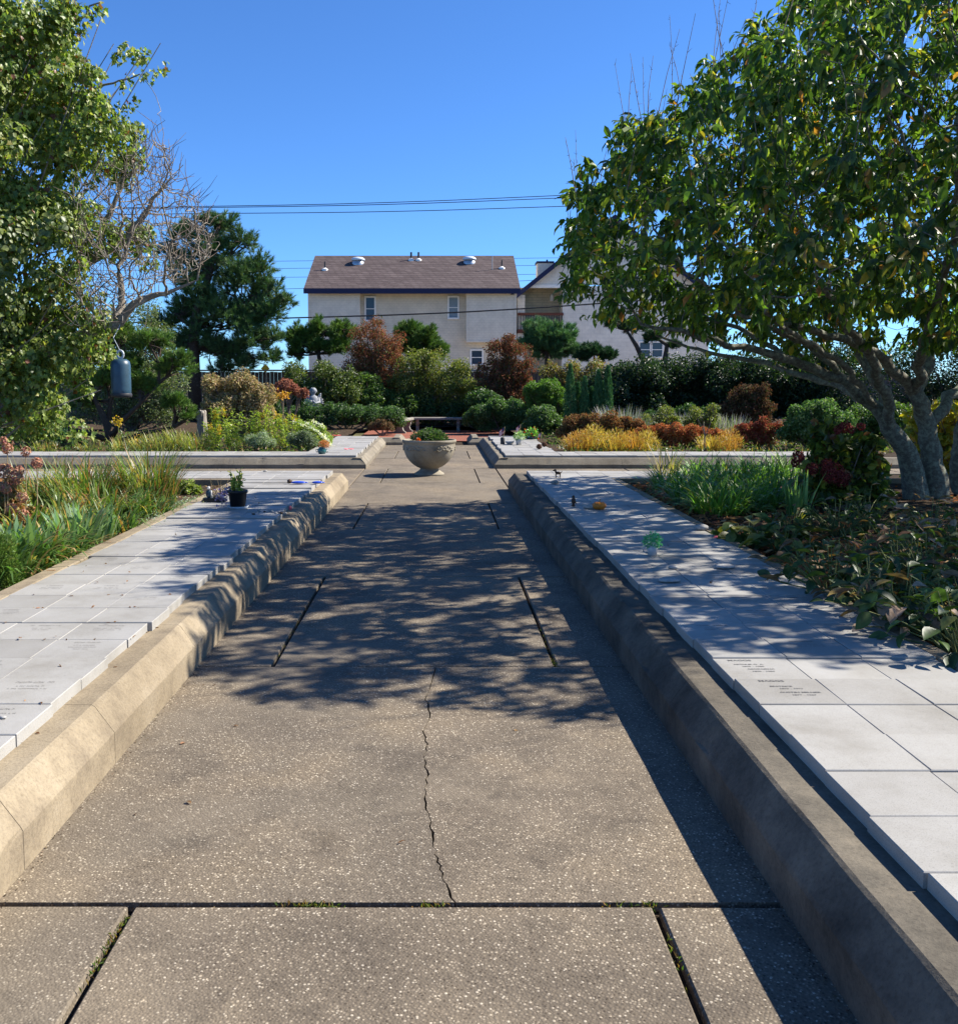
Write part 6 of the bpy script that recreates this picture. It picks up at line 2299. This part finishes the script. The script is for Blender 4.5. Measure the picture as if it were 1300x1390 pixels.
# far left bed
GRASSP = [((.10, .13, .03), 3), ((.18, .19, .05), 3), ((.28, .22, .08), 1.6), ((.16, .08, .03), .7)]
for k, (px, Y, n, L, lab) in enumerate(((192, 20.2, 130, .42, 'leftmost grass tuft behind the far left kerb'), (215, 20.1, 150, .5, 'grass tuft behind the far left kerb, second from left'), (240, 20.3, 170, .55, 'grass tuft with russet tips beside the dark pine stems'), (262, 20.1, 160, .5, 'grass tuft left of the goldenrod'), (165, 20.2, 110, .36, 'low grass tuft right of the dark pine stems'), (120, 20.1, 90, .3, 'low grass tuft under the dark pine stems'), (60, 20.2, 90, .3, 'low grass tuft left of the dark pine stems'))):
    clump('grass_tuft', lab, 'grass', ground_at(px, Y), .24, n, L, .014, GRASSP, (.05, .6), (.4, 1.4), 100 + k, 'grass tufts behind the far left kerb')
GOLD = [((.20, .26, .03), 4), ((.13, .19, .03), 3), ((.30, .32, .05), 2)]


def goldenrod(label, px, Y, hpx, seed, top):
    rng = np.random.default_rng(seed)
    g = ground_at(px, Y)
    t = thing('goldenrod', label, 'goldenrod', g, 'goldenrod in the far left bed')
    b_ = MB()
    LP, LD, FP = [], [], []
    hh = hpx * Y / F
    for k in range(9):
        p0 = np.array(g) + np.array([rng.normal() * .12, rng.normal() * .1, -.04])
        h_ = hh * rng.uniform(.65, 1.0)
        p1 = p0 + np.array([rng.normal() * .06, rng.normal() * .05, h_])
        b_.tube([p0, (p0 + p1) / 2 + rng.normal(size=3) * .015, p1], [.008, .006, .003], 4)
        for q in range(int(70 * h_)):
            u = rng.uniform(.15, 1)
            LP.append(p0 + (p1 - p0) * u)
            LD.append(np.array([rng.normal(), rng.normal(), .45]))
        if top and k < 3:
            for q in range(60):
                u = rng.uniform(.84, 1.05)
                FP.append(p0 + (p1 - p0) * u + rng.normal(size=3) * np.array([.028, .028, .01]))
    b_.put('stem', M['stalk'], t)
    LP, LD = np.array(LP), np.array(LD)
    o_ = put_leaves('foliage', LP, LD, rng.normal(size=LD.shape) * .4 + np.array([0, 0, 1]), .10, .024, T_DIA, GOLD, M['leaf'], t, rng=rng)
    if FP:
        FP = np.array(FP)
        put_leaves('blossom', FP, rand_dir(len(FP), rng), rand_dir(len(FP), rng), .03, .02, T_DIA, [((.62, .42, .02), 3), ((.55, .30, .02), 1)], M['leaf'], t, rng=rng, stuff=True)


for k, (px, Y, hp, top, lab) in enumerate(((284, 20.3, 42, True, 'goldenrod with a yellow plume at the left of the patch'), (299, 20.9, 62, True, 'tallest goldenrod with bright yellow plume near the straw shrub'), (316, 20.3, 48, False, 'green leafy goldenrod without bloom by the silver mound'), (340, 20.9, 55, False, 'bushy yellow-green goldenrod behind the silver mound'), (361, 21.0, 64, True, 'goldenrod with a yellow plume above the silver mound'), (378, 20.7, 52, False, 'yellowing goldenrod right of the silver mound'), (392, 20.9, 48, True, 'goldenrod with ochre plume beside the white asters'))):
    goldenrod(lab, px, Y, hp, 110 + k, top)
p = ground_at(383, 20.6)
t = thing('dry_flower_stalk', 'tall pale stalk with an orange seed head above the goldenrod', 'flower', p)
b = MB()
b.tube([(p.x, 20.6, .15), (p.x + .01, 20.6, .8), (p.x + .03, 20.6, 1.36)], [.012, .010, .007], 5)
b.put('stem', M['drystalk'], t)
rng = np.random.default_rng(130)
Pq = np.array([[p.x + .02, 20.6, 1.36]]) + rng.normal(size=(120, 3)) * np.array([.07, .05, .05])
put_leaves('seed_head', Pq, rand_dir(120, rng), rand_dir(120, rng), .06, .03, T_DIA, [((.60, .34, .04), 2), ((.5, .24, .05), 1)], M['leaf'], t, rng=rng, stuff=True)
SIL = [((.17, .21, .14), 3), ((.11, .15, .09), 3), ((.25, .29, .20), 1.2)]
shrub('santolina', 'silvery green mound at the far left kerb below the goldenrod', 'plant', 20.15, [(340, 600, 11), (356, 598, 12), (366, 603, 9)], (.05, .012), SIL, .19, .55, seed=131, stems=True, stemmat='stalk')
shrub('santolina', 'darker grey-green mound below the white asters', 'plant', 20.2, [(400, 598, 13), (415, 596, 13), (425, 602, 9)], (.05, .014), [((.09, .12, .07), 3), ((.06, .08, .045), 3), ((.14, .17, .11), 1)], .19, .55, seed=132, stemmat='stalk')
shrub('aster', 'aster covered in white flower sprays beside the far left markers', 'aster', 21.3, [(418, 583, 11), (432, 588, 11), (442, 597, 9), (405, 578, 9)], (.05, .02), [((.16, .22, .05), 3), ((.24, .28, .08), 2)], .19, .5, seed=133, stemmat='stalk')
ast = [o for o in bpy.data.objects if o.name.startswith('aster')][0]
rng = np.random.default_rng(134)
FP = []
for (a, b0), (c, d0) in (((398, 571), (432, 585)), ((415, 572), (448, 601)), ((425, 571), (440, 580)), ((430, 584), (449, 604)), ((440, 590), (450, 606))):
    for q in range(70):
        u = rng.uniform()
        FP.append(np.array(W(a + (c - a) * u + rng.normal() * .9, b0 + (d0 - b0) * u + rng.normal() * .9, 21.0 + rng.normal() * .05)))
FP = np.array(FP)
put_leaves('white_flowers', FP, rand_dir(len(FP), rng) + np.array([0, 0, .3]), rand_dir(len(FP), rng), .04, .03, T_DIA, [((.72, .72, .68), 3), ((.6, .6, .5), 1)], M['leaf'], ast, rng=rng, stuff=True)
p = ground_at(274, 23.5)
b = MB()
b.lathe([(.16, -.05), (.13, .1), (.115, .5), (.12, .72), (.09, .76), (.01, .765)], (p.x, 23.5, .19), 12)
v = b.verts()
rng = np.random.default_rng(135)
v += rng.normal(size=v.shape) * .012
tag(put('tree_stump', v, b.faces(), M['greybark'], None, None, False, (p.x, 23.5, .19)), 'short grey dead stump standing under the straw-coloured shrub', 'stump')
for k, (px, py, lab) in enumerate(((160, 572, 'single yellow daisy among the dark pine stems'), (184, 604, 'clump of yellow flowers beside the dark pine stems'))):
    g = ground_at(px, 20.4)
    t = thing('yellow_flower', lab, 'flower', g)
    b = MB()
    hz = W(px, py, 20.4).z
    b.tube([(g.x, g.y, .15), (g.x, g.y, hz)], .007, 4)
    b.put('stem', M['stalk'], t)
    rng = np.random.default_rng(140 + k)
    n = 60
    Pq = np.array([[g.x, g.y, hz]]) + rng.normal(size=(n, 3)) * np.array([.05, .03, .05 + .06 * k])
    put_leaves('petals', Pq, rand_dir(n, rng), rand_dir(n, rng), .06, .03, T_DIA, [((.6, .42, .03), 2), ((.5, .28, .03), 1)], M['leaf'], t, rng=rng)

for nm, x0, x1, sd_, lab in (('groundcover', -11.5, -2.75, 150, 'low mixed ground cover on the soil of the far left bed'), ('groundcover', 2.6, 12.5, 151, 'low mixed ground cover on the soil of the far right bed')):
    rng = np.random.default_rng(sd_)
    n = 9000
    P = np.stack([rng.uniform(x0, x1, n), 19.62 + 7.5 * rng.uniform(size=n) ** 1.3, .19 + rng.exponential(.035, n)], 1)
    o = put_leaves(nm, P, rng.normal(size=(n, 3)) + np.array([0, 0, .6]), rng.normal(size=(n, 3)), rng.uniform(.05, .11, n), rng.uniform(.02, .04, n), T_DIA,
                   [((.05, .085, .02), 4), ((.09, .115, .03), 2), ((.15, .10, .045), 2), ((.035, .055, .016), 2)], M['leaf'], None, stuff=True, rng=rng)
    tag(o, lab, 'ground cover')

# ================================================================== NEAR RIGHT BED
DAY = [((.075, .15, .025), 4), ((.11, .20, .035), 3), ((.045, .10, .018), 3), ((.26, .24, .06), .5), ((.17, .26, .06), 1)]
for k, (px, py, r_, n, L, lab) in enumerate(((915, 668, .2, 120, .5, 'daylily clump at the tip of the right bed by the markers'), (945, 684, .2, 140, .52, 'daylily clump leaning over the edge of the right markers'), (975, 698, .2, 140, .5, 'daylily clump nearest the fallen orange leaves'), (985, 662, .22, 130, .55, 'bright daylily clump behind the ones along the edging'), (1015, 690, .22, 150, .52, 'daylily clump in the middle of the right bed'), (1030, 660, .22, 140, .55, 'daylily clump in front of the low far kerb'), (1050, 682, .2, 120, .5, 'daylily clump left of the dark red hydrangea heads'), (1070, 655, .22, 120, .55, 'pale green daylily clump beneath the round green shrub'), (950, 652, .2, 90, .5, 'daylily clump at the back corner of the right bed'))):
    clump('daylily', lab, 'daylily', G(px, py, .225), r_ * 1.25, int(n * 2.0), L * 1.12, .018, DAY, (.1, 1.0), (1.1, 2.6), 200 + k, 'daylilies in the near right bed')
clump('daylily', 'straw-yellow fading daylily leaves standing up before the far kerb', 'daylily', G(905, 655, .225), .14, 34, .62, .02, [((.42, .34, .12), 3), ((.30, .26, .08), 2), ((.18, .2, .05), 1)], (.02, .5), (.1, .8), 215)
clump('iris', 'upright iris fan of broad grey-green blades before the hydrangea', 'iris', G(1082, 700, .225), .12, 40, .48, .032, [((.10, .18, .06), 3), ((.14, .22, .09), 2), ((.07, .13, .04), 2)], (.0, .35), (.05, .35), 216)
HYD = [((.06, .085, .018), 4), ((.11, .13, .025), 3), ((.19, .18, .03), 1.8), ((.035, .05, .014), 3), ((.16, .07, .025), .6)]
hy = shrub('hydrangea', 'hydrangea with olive leaves and dark red flower heads before the trunks', 'hydrangea', 10.6, [(1130, 602, 22), (1160, 618, 25), (1112, 640, 22), (1150, 655, 26), (1188, 648, 20), (1120, 582, 13), (1180, 605, 15)], (.12, .085), HYD, .2, .75, tm=T_LEAF, mat='gloss', seed=220, maxn=2600)
rng = np.random.default_rng(221)
for px, py, rp in ((1083, 620, 9), (1080, 628, 7), (1102, 636, 9), (1130, 642, 16), (1122, 632, 10), (1142, 650, 12), (1146, 580, 9), (1138, 584, 7), (1168, 579, 6), (1155, 583, 6)):
    c = np.array(W(px, py, 10.15))
    rr = rp * 10.15 / F
    d = rand_dir(int(170 * (rp / 9) ** 2), rng)
    Pq = c + d * rr * rng.uniform(.75, 1.0, (len(d), 1))
    put_leaves('flower_head', Pq, np.cross(d, rng.normal(size=d.shape)), d + rng.normal(size=d.shape) * .3, .026, .024, T_DIA, [((.10, .018, .018), 3), ((.15, .03, .025), 2), ((.06, .014, .012), 2)], M['dry'], hy, rng=rng, stuff=True)
shrub('hydrangea', 'yellowing large-leaved shrub glowing behind the trunks', 'hydrangea', 13.2, [(1285, 565, 24), (1300, 600, 24), (1270, 600, 16), (1330, 570, 30), (1245, 560, 10)], (.14, .09), [((.30, .24, .025), 4), ((.20, .19, .03), 3), ((.34, .20, .03), 1), ((.10, .12, .02), 2)], .2, .7, tm=T_LEAF, seed=222, maxn=1800)

# broad-leaved ground plants: every leaf an object
HL = {}
for nm, c, c2 in (('green', (.055, .11, .022), (.09, .15, .035)), ('dark', (.03, .065, .016), (.05, .09, .02)), ('yellow', (.16, .18, .03), (.27, .24, .05)), ('brown', (.17, .095, .045), (.26, .16, .08)), ('tan', (.36, .24, .17), (.44, .32, .23)), ('russet', (.16, .06, .025), (.22, .10, .04))):
    mm = flat_leaf_mat('bed_leaf_' + nm, c, c2, .5 if nm in ('green', 'dark', 'yellow') else .8, .3)
    HL[nm] = [leaf_obj_mesh(300 + k, 1.0, 1.0, mm) for k in range(2)]


def hosta(label, px, py, n, L, wl, kinds, seed, hgt=.22, spread=.22):
    rng = np.random.default_rng(seed)
    g = G(px, py, .225)
    t = thing('leafy_plant', label, 'plant', g, 'broad-leaved plants in the near right bed')
    b_ = MB()
    ks = [k for k, w in kinds for _ in range(w)]
    for i in range(n):
        a = i * 2.4 + rng.normal() * .4
        r_ = spread * math.sqrt((i + .5) / n) * rng.uniform(.7, 1.2)
        h_ = hgt * rng.uniform(.35, 1.1) * (1.15 - .5 * r_ / spread)
        p1 = np.array(g) + np.array([math.cos(a) * r_, math.sin(a) * r_, h_])
        p0 = np.array(g) + np.array([math.cos(a) * .03, math.sin(a) * .03, -.03])
        b_.tube([p0, (p0 + p1) / 2 + np.array([0, 0, .04]), p1], [.005, .004, .003], 4)
        el = rng.uniform(-.65, .45)
        ax = unit(np.array([math.cos(a + rng.normal() * .5) * math.cos(el), math.sin(a + rng.normal() * .5) * math.cos(el), math.sin(el)]))
        nr = unit(np.array([rng.normal() * .35, rng.normal() * .35, 1.0]))
        nr = unit(nr - (nr @ ax) * ax)
        sd_ = np.cross(nr, ax)
        ll = L * rng.uniform(.65, 1.2)
        Mx = Matrix(((ax[0], sd_[0], nr[0], p1[0]), (ax[1], sd_[1], nr[1], p1[1]), (ax[2], sd_[2], nr[2], p1[2]), (0, 0, 0, 1))) @ Matrix.Diagonal((ll, ll * wl * rng.uniform(.8, 1.2), ll, 1))
        kk = ks[int(rng.integers(len(ks)))]
        inst('leaf', HL[kk][int(rng.integers(2))], Mx, t)
    b_.put('stems', M['stalk'], t)
    return t


for k, a in enumerate((
        ('hosta with broad green and yellowing leaves at the leaf-strewn edge', 1015, 742, 26, .21, .62, [('green', 4), ('yellow', 3), ('brown', 1)]),
        ('hosta with dark green cupped leaves beside the yellowing hosta', 1062, 752, 24, .19, .62, [('dark', 4), ('green', 3), ('yellow', 2)]),
        ('low plant with small olive leaves behind the yellowing hosta', 1075, 722, 26, .13, .55, [('green', 3), ('yellow', 2), ('brown', 2)]),
        ('green sprawling plant right below the dark red hydrangea heads', 1135, 728, 34, .12, .42, [('green', 4), ('dark', 4)]),
        ('dark bushy plant below the hydrangea, near the trunk foot', 1180, 722, 30, .12, .45, [('dark', 4), ('green', 2), ('tan', 1)]),
        ('plant with curled pale tan leaves at the foot of the trunk', 1175, 700, 12, .17, .5, [('tan', 4), ('green', 1)]),
        ('brown withered plant in shade between hosta and the marker edge', 1095, 782, 28, .14, .5, [('brown', 4), ('russet', 2), ('green', 2)]),
        ('dark leafy plant overhanging the marker edge, halfway along', 1130, 815, 32, .15, .5, [('dark', 5), ('green', 2), ('brown', 1)]),
        ('reddish withered leafy plant right of the shaded brown one', 1165, 775, 32, .14, .48, [('russet', 3), ('brown', 3), ('dark', 2)]),
        ('plant with green and pale leaves behind the reddish one', 1215, 765, 34, .14, .45, [('green', 4), ('tan', 2), ('brown', 2)]),
        ('leafy plant mixing russet and pale leaves right of the trunks', 1262, 735, 34, .14, .45, [('brown', 3), ('tan', 3), ('green', 2)]),
        ('leafy plant with dry tan foliage at the right frame edge', 1300, 750, 34, .15, .45, [('tan', 3), ('brown', 3), ('green', 2)]),
        ('dark green leafy plant near the marker edge, before the pale dry leaf', 1185, 835, 36, .16, .48, [('dark', 5), ('green', 2), ('brown', 2)]),
        ('bright green peony-like plant at the right, lit by sun', 1262, 800, 44, .15, .42, [('green', 5), ('yellow', 2), ('brown', 1)]),
        ('plant with pinkish tan dead leaves lying at the marker edge', 1222, 862, 18, .19, .5, [('tan', 4), ('dark', 3)]),
        ('dense dark plant close to the lower right marker edge', 1262, 868, 38, .16, .48, [('dark', 4), ('green', 3), ('brown', 2)]),
        ('nearest leafy plant at the right frame edge, dark green', 1312, 900, 40, .17, .48, [('dark', 3), ('green', 4), ('yellow', 1)]),
        ('tall bright leafy plant by the right frame edge', 1312, 830, 44, .16, .45, [('green', 4), ('yellow', 2), ('brown', 2)]),
        ('brown-tipped leafy plant between the sunlit plant and the trunks', 1225, 800, 34, .14, .46, [('brown', 3), ('green', 3), ('dark', 2)]))):
    hosta(a[0], a[1], a[2], int(a[3] * 1.9), a[4] * .78, a[5], a[6], seed=400 + k, hgt=.34 if a[1] > 1100 else .24, spread=.38 if a[1] > 1100 else .28)

# fallen leaves on the soil
rng = np.random.default_rng(450)
n = 4200
x = np.where(rng.uniform(size=n) < .5, 2.56 + rng.exponential(.45, n), rng.uniform(2.56, 8, n))
y = rng.uniform(2.2, 13.0, n)
P = np.stack([x, y, .235 + rng.uniform(0, .02, n)], 1)
o = put_leaves('leaf_litter', P, rng.normal(size=(n, 3)) * np.array([1, 1, .3]), rng.normal(size=(n, 3)) * .4 + np.array([0, 0, 1.0]), rng.uniform(.05, .10, n), rng.uniform(.03, .05, n), T_LEAF,
               [((.30, .13, .05), 3), ((.20, .085, .04), 3), ((.36, .22, .11), 2), ((.10, .055, .03), 3)], M['dry'], None, stuff=True, rng=rng)
tag(o, 'orange-brown fallen leaves covering the soil of the right bed', 'fallen leaves')

# ================================================================== NEAR LEFT BED
LG = [((.06, .11, .024), 5), ((.085, .14, .034), 4), ((.04, .075, .018), 3), ((.24, .18, .07), .8), ((.18, .10, .045), .8)]
LG2 = [((.06, .10, .024), 4), ((.10, .13, .035), 3), ((.26, .21, .085), 1.2), ((.20, .10, .04), 1.4)]
BLUEG = [((.09, .15, .07), 4), ((.13, .19, .10), 3), ((.06, .11, .04), 2), ((.28, .20, .09), .6)]
for k, (nm, px, py, r_, n, L, wd, pal, ln, cu, lab) in enumerate((
        ('daylily', 90, 790, .2, 110, .48, .017, LG, (.05, .8), (.7, 2.0), 'daylily clump spilling onto the left edging, nearest the camera'),
        ('daylily', 130, 775, .2, 110, .45, .016, LG, (.05, .8), (.8, 2.1), 'green daylily clump beside the edging of the left bed'),
        ('daylily', 60, 765, .22, 100, .48, .017, LG, (.05, .8), (.7, 2.0), 'daylily clump right of the grey-green iris fan'),
        ('iris', 22, 775, .12, 40, .46, .034, BLUEG, (.0, .5), (.1, .8), 'broad grey-green iris fan near the left frame edge'),
        ('iris', 120, 745, .16, 50, .42, .028, BLUEG, (.0, .5), (.1, .7), 'iris fan in the middle of the left bed'),
        ('iris', 165, 735, .16, 50, .40, .026, BLUEG, (.0, .5), (.1, .7), 'iris fan beside the edging, halfway along the left bed'),
        ('daylily', 165, 752, .18, 90, .36, .015, LG, (.1, .9), (.7, 2.0), 'low daylily clump under the iris by the edging'),
        ('daylily', 195, 722, .2, 100, .38, .014, LG, (.1, .9), (.7, 2.0), 'low green clump near the grey groundcover'),
        ('daylily', 75, 722, .24, 110, .5, .016, LG2, (.05, .7), (.6, 1.8), 'mixed straw and green clump behind the iris fans'),
        ('daylily', 30, 735, .24, 100, .46, .016, LG2, (.05, .7), (.6, 1.8), 'straw-tinted clump below the dried hydrangea heads'),
        ('daylily', 130, 705, .24, 120, .5, .014, LG2, (.05, .7), (.5, 1.6), 'mixed clump in the centre of the left bed'),
        ('ornamental_grass', 110, 690, .26, 190, .78, .011, LG2, (.02, .6), (.4, 1.7), 'tall arching grass tuft with russet tips, left one of two'),
        ('ornamental_grass', 205, 682, .26, 230, .80, .010, LG2, (.02, .5), (.3, 1.5), 'tall dense grass tuft in front of the low kerb, right one of two'),
        ('ornamental_grass', 150, 682, .26, 150, .62, .011, LG2, (.02, .7), (.4, 1.8), 'shorter grass tuft between the two tall ones'),
        ('ornamental_grass', 60, 685, .26, 130, .66, .011, LG2, (.02, .7), (.4, 1.8), 'arching grass tuft behind the dried hydrangea'),
        ('daylily', 225, 700, .2, 100, .34, .013, LG, (.1, .9), (.6, 1.9), 'small daylily clump at the far end of the edging'),
        ('daylily', 175, 700, .22, 110, .42, .014, LG, (.1, .8), (.6, 1.9), 'daylily clump before the tall dense grass'))):
    clump(nm, lab, 'grass' if 'grass' in nm else nm, G(min(px, 270 - (py - 690) * 2.35 - 40), py, .225), r_ * 1.15, int(n * 1.9), L * .92, wd * 1.45, pal, ln, (cu[0], cu[1] + .6), 500 + k, 'strap-leaved plants in the near left bed')
# dried hydrangea at the left edge
dh = shrub('dried_hydrangea', 'dried hydrangea with pinkish brown flower heads at the left frame edge', 'hydrangea', 8.6, [(5, 690, 26), (28, 700, 18), (-25, 690, 30), (12, 660, 14), (35, 720, 14)], (.07, .045), [((.16, .12, .04), 3), ((.20, .11, .05), 3), ((.09, .10, .03), 2)], .2, .45, tm=T_LEAF, mat='dry', seed=530, maxn=1400, stemmat='drystalk')
rng = np.random.default_rng(531)
for px, py, rp in ((10, 609, 8), (35, 613, 7), (6, 640, 12), (22, 648, 10), (50, 628, 8), (8, 662, 9), (30, 675, 8), (4, 598, 6), (16, 690, 8), (32, 700, 9), (25, 640, 8)):
    c = np.array(W(px, py, 8.4))
    rr = rp * 8.4 / F
    d = rand_dir(int(130 * (rp / 8) ** 2), rng)
    Pq = c + d * rr * rng.uniform(.7, 1.0, (len(d), 1))
    put_leaves('flower_head', Pq, np.cross(d, rng.normal(size=d.shape)), d + rng.normal(size=d.shape) * .3, .022, .02, T_DIA, [((.32, .17, .11), 3), ((.24, .10, .08), 2), ((.36, .23, .14), 2)], M['dry'], dh, rng=rng, stuff=True)
b = MB()
for px, py in ((10, 612), (35, 616), (50, 632), (6, 645)):
    p1, p0 = np.array(W(px, py, 8.4)), np.array([W(px - 5, 720, 8.5).x, 8.5, .2])
    b.tube([p0, (p0 + p1) / 2 + np.array([.02, 0, 0]), p1], [.006, .005, .004], 4)
o = b.put('flower_stalks', M['drystalk'], dh)
o['kind'] = 'stuff'
# small conifer bottom left
rng = np.random.default_rng(540)
g = G(-2, 800, .225)
cf = thing('dwarf_conifer', 'mossy green dwarf conifer cut by the left frame edge', 'conifer', g)
cc = np.array([W(-4, 765, g.y), W(4, 785, g.y), W(-18, 780, g.y), W(-2, 742, g.y)])
P, d, _ = shell_points(cc, np.array([.12, .11, .14, .09]), 9000, rng, .3)
k = P[:, 2] > .22
put_leaves('foliage', P[k], d[k] + np.array([0, 0, .7]) + rng.normal(size=d[k].shape) * .3, rng.normal(size=d[k].shape), .035, .006, T_DIA, [((.06, .10, .016), 4), ((.09, .135, .022), 3), ((.035, .065, .012), 2)], M['needle'], cf, rng=rng)
b = MB()
b.tube([(g.x, g.y, .15), (g.x, g.y, .55)], [.03, .01], 6)
b.put('stem', M['twig'], cf)
shrub('barberry', 'tiny purple-brown leafed shrub between dwarf conifer and edging', 'shrub', 6.9, [(32, 785, 10), (44, 792, 8), (24, 795, 8)], (.03, .02), [((.09, .05, .03), 3), ((.10, .11, .03), 3), ((.05, .06, .02), 2)], .22, .7, seed=541)
rng = np.random.default_rng(545)
pts = []
for px, py in [(268, 690), (255, 696), (243, 701), (230, 706), (218, 712), (262, 684), (250, 688), (238, 694), (208, 716), (225, 700), (275, 682)]:
    g = G(px, py, .235)
    pts.append(np.array(g)[None] + rng.normal(size=(160, 3)) * np.array([.09, .16, .018]))
P = np.concatenate(pts)
P[:, 2] = .225 + abs(P[:, 2] - .235) * 2.2
n = len(P)
o = put_leaves('silver_groundcover', P, rng.normal(size=(n, 3)) + np.array([0, 0, .8]), rng.normal(size=(n, 3)), .035, .01, T_DIA, [((.18, .23, .17), 3), ((.12, .17, .11), 3), ((.25, .29, .23), 1)], M['leaf'], None, stuff=True, rng=rng)
tag(o, 'silvery groundcover spilling over the far end of the left edging', 'groundcover')
shrub('euonymus', 'small yellow-green shrub behind the low black base', 'shrub', 12.0, [(240, 666, 11), (256, 664, 11), (266, 668, 8), (228, 672, 9)], (.05, .028), [((.12, .16, .03), 3), ((.18, .20, .05), 2), ((.07, .10, .022), 2)], .22, .8, seed=546)
# thin litter on the left soil
rng = np.random.default_rng(550)
n = 1500
P = np.stack([rng.uniform(-8, -2.8, n), rng.uniform(3, 13, n), .235 + rng.uniform(0, .015, n)], 1)
o = put_leaves('leaf_litter', P, rng.normal(size=(n, 3)) * np.array([1, 1, .3]), rng.normal(size=(n, 3)) * .4 + np.array([0, 0, 1.0]), rng.uniform(.03, .07, n), rng.uniform(.015, .03, n), T_LEAF,
               [((.20, .12, .06), 3), ((.12, .07, .035), 3), ((.30, .2, .1), 1)], M['dry'], None, stuff=True, rng=rng)
tag(o, 'thin brown leaf litter under the plants of the left bed', 'fallen leaves')

rng = np.random.default_rng(560)
n = 900
side = rng.uniform(size=n) < .5
y = 1.5 + 13 * rng.uniform(size=n) ** 1.3
P = np.stack([np.where(side, BXL + .008 + rng.exponential(.012, n), BXR - .008 - rng.exponential(.012, n)), y, np.full(n, .003)], 1)
jx = rng.uniform(BXL, BXR, 420)
jy = rng.choice([2.842, 5.363, 7.93], 420) + rng.normal(size=420) * .01
P = np.concatenate([P, np.stack([jx, jy, np.full(420, -.012)], 1)])
xs_ = rng.uniform(2.2, 5.0, 260)
P = np.concatenate([P, np.stack([np.where(xs_ > 3.6, -1.0, -.94) + rng.normal(size=260) * .008 * 0 + rng.uniform(-.012, .03, 260), rng.uniform(5.4, 7.9, 260), np.full(260, -.008)], 1)])
n = len(P)
o = put_leaves('grit', P, rng.normal(size=(n, 3)) * np.array([1, 1, .3]), rng.normal(size=(n, 3)) * .4 + np.array([0, 0, 1.0]), rng.uniform(.004, .014, n), rng.uniform(.003, .009, n), T_DIA,
               [((.06, .045, .03), 3), ((.12, .09, .06), 2), ((.03, .022, .016), 2)], M['dry'], None, stuff=True, rng=rng)
tag(o, 'dark grit and crumbs gathered along the kerb feet and path joints', 'grit')
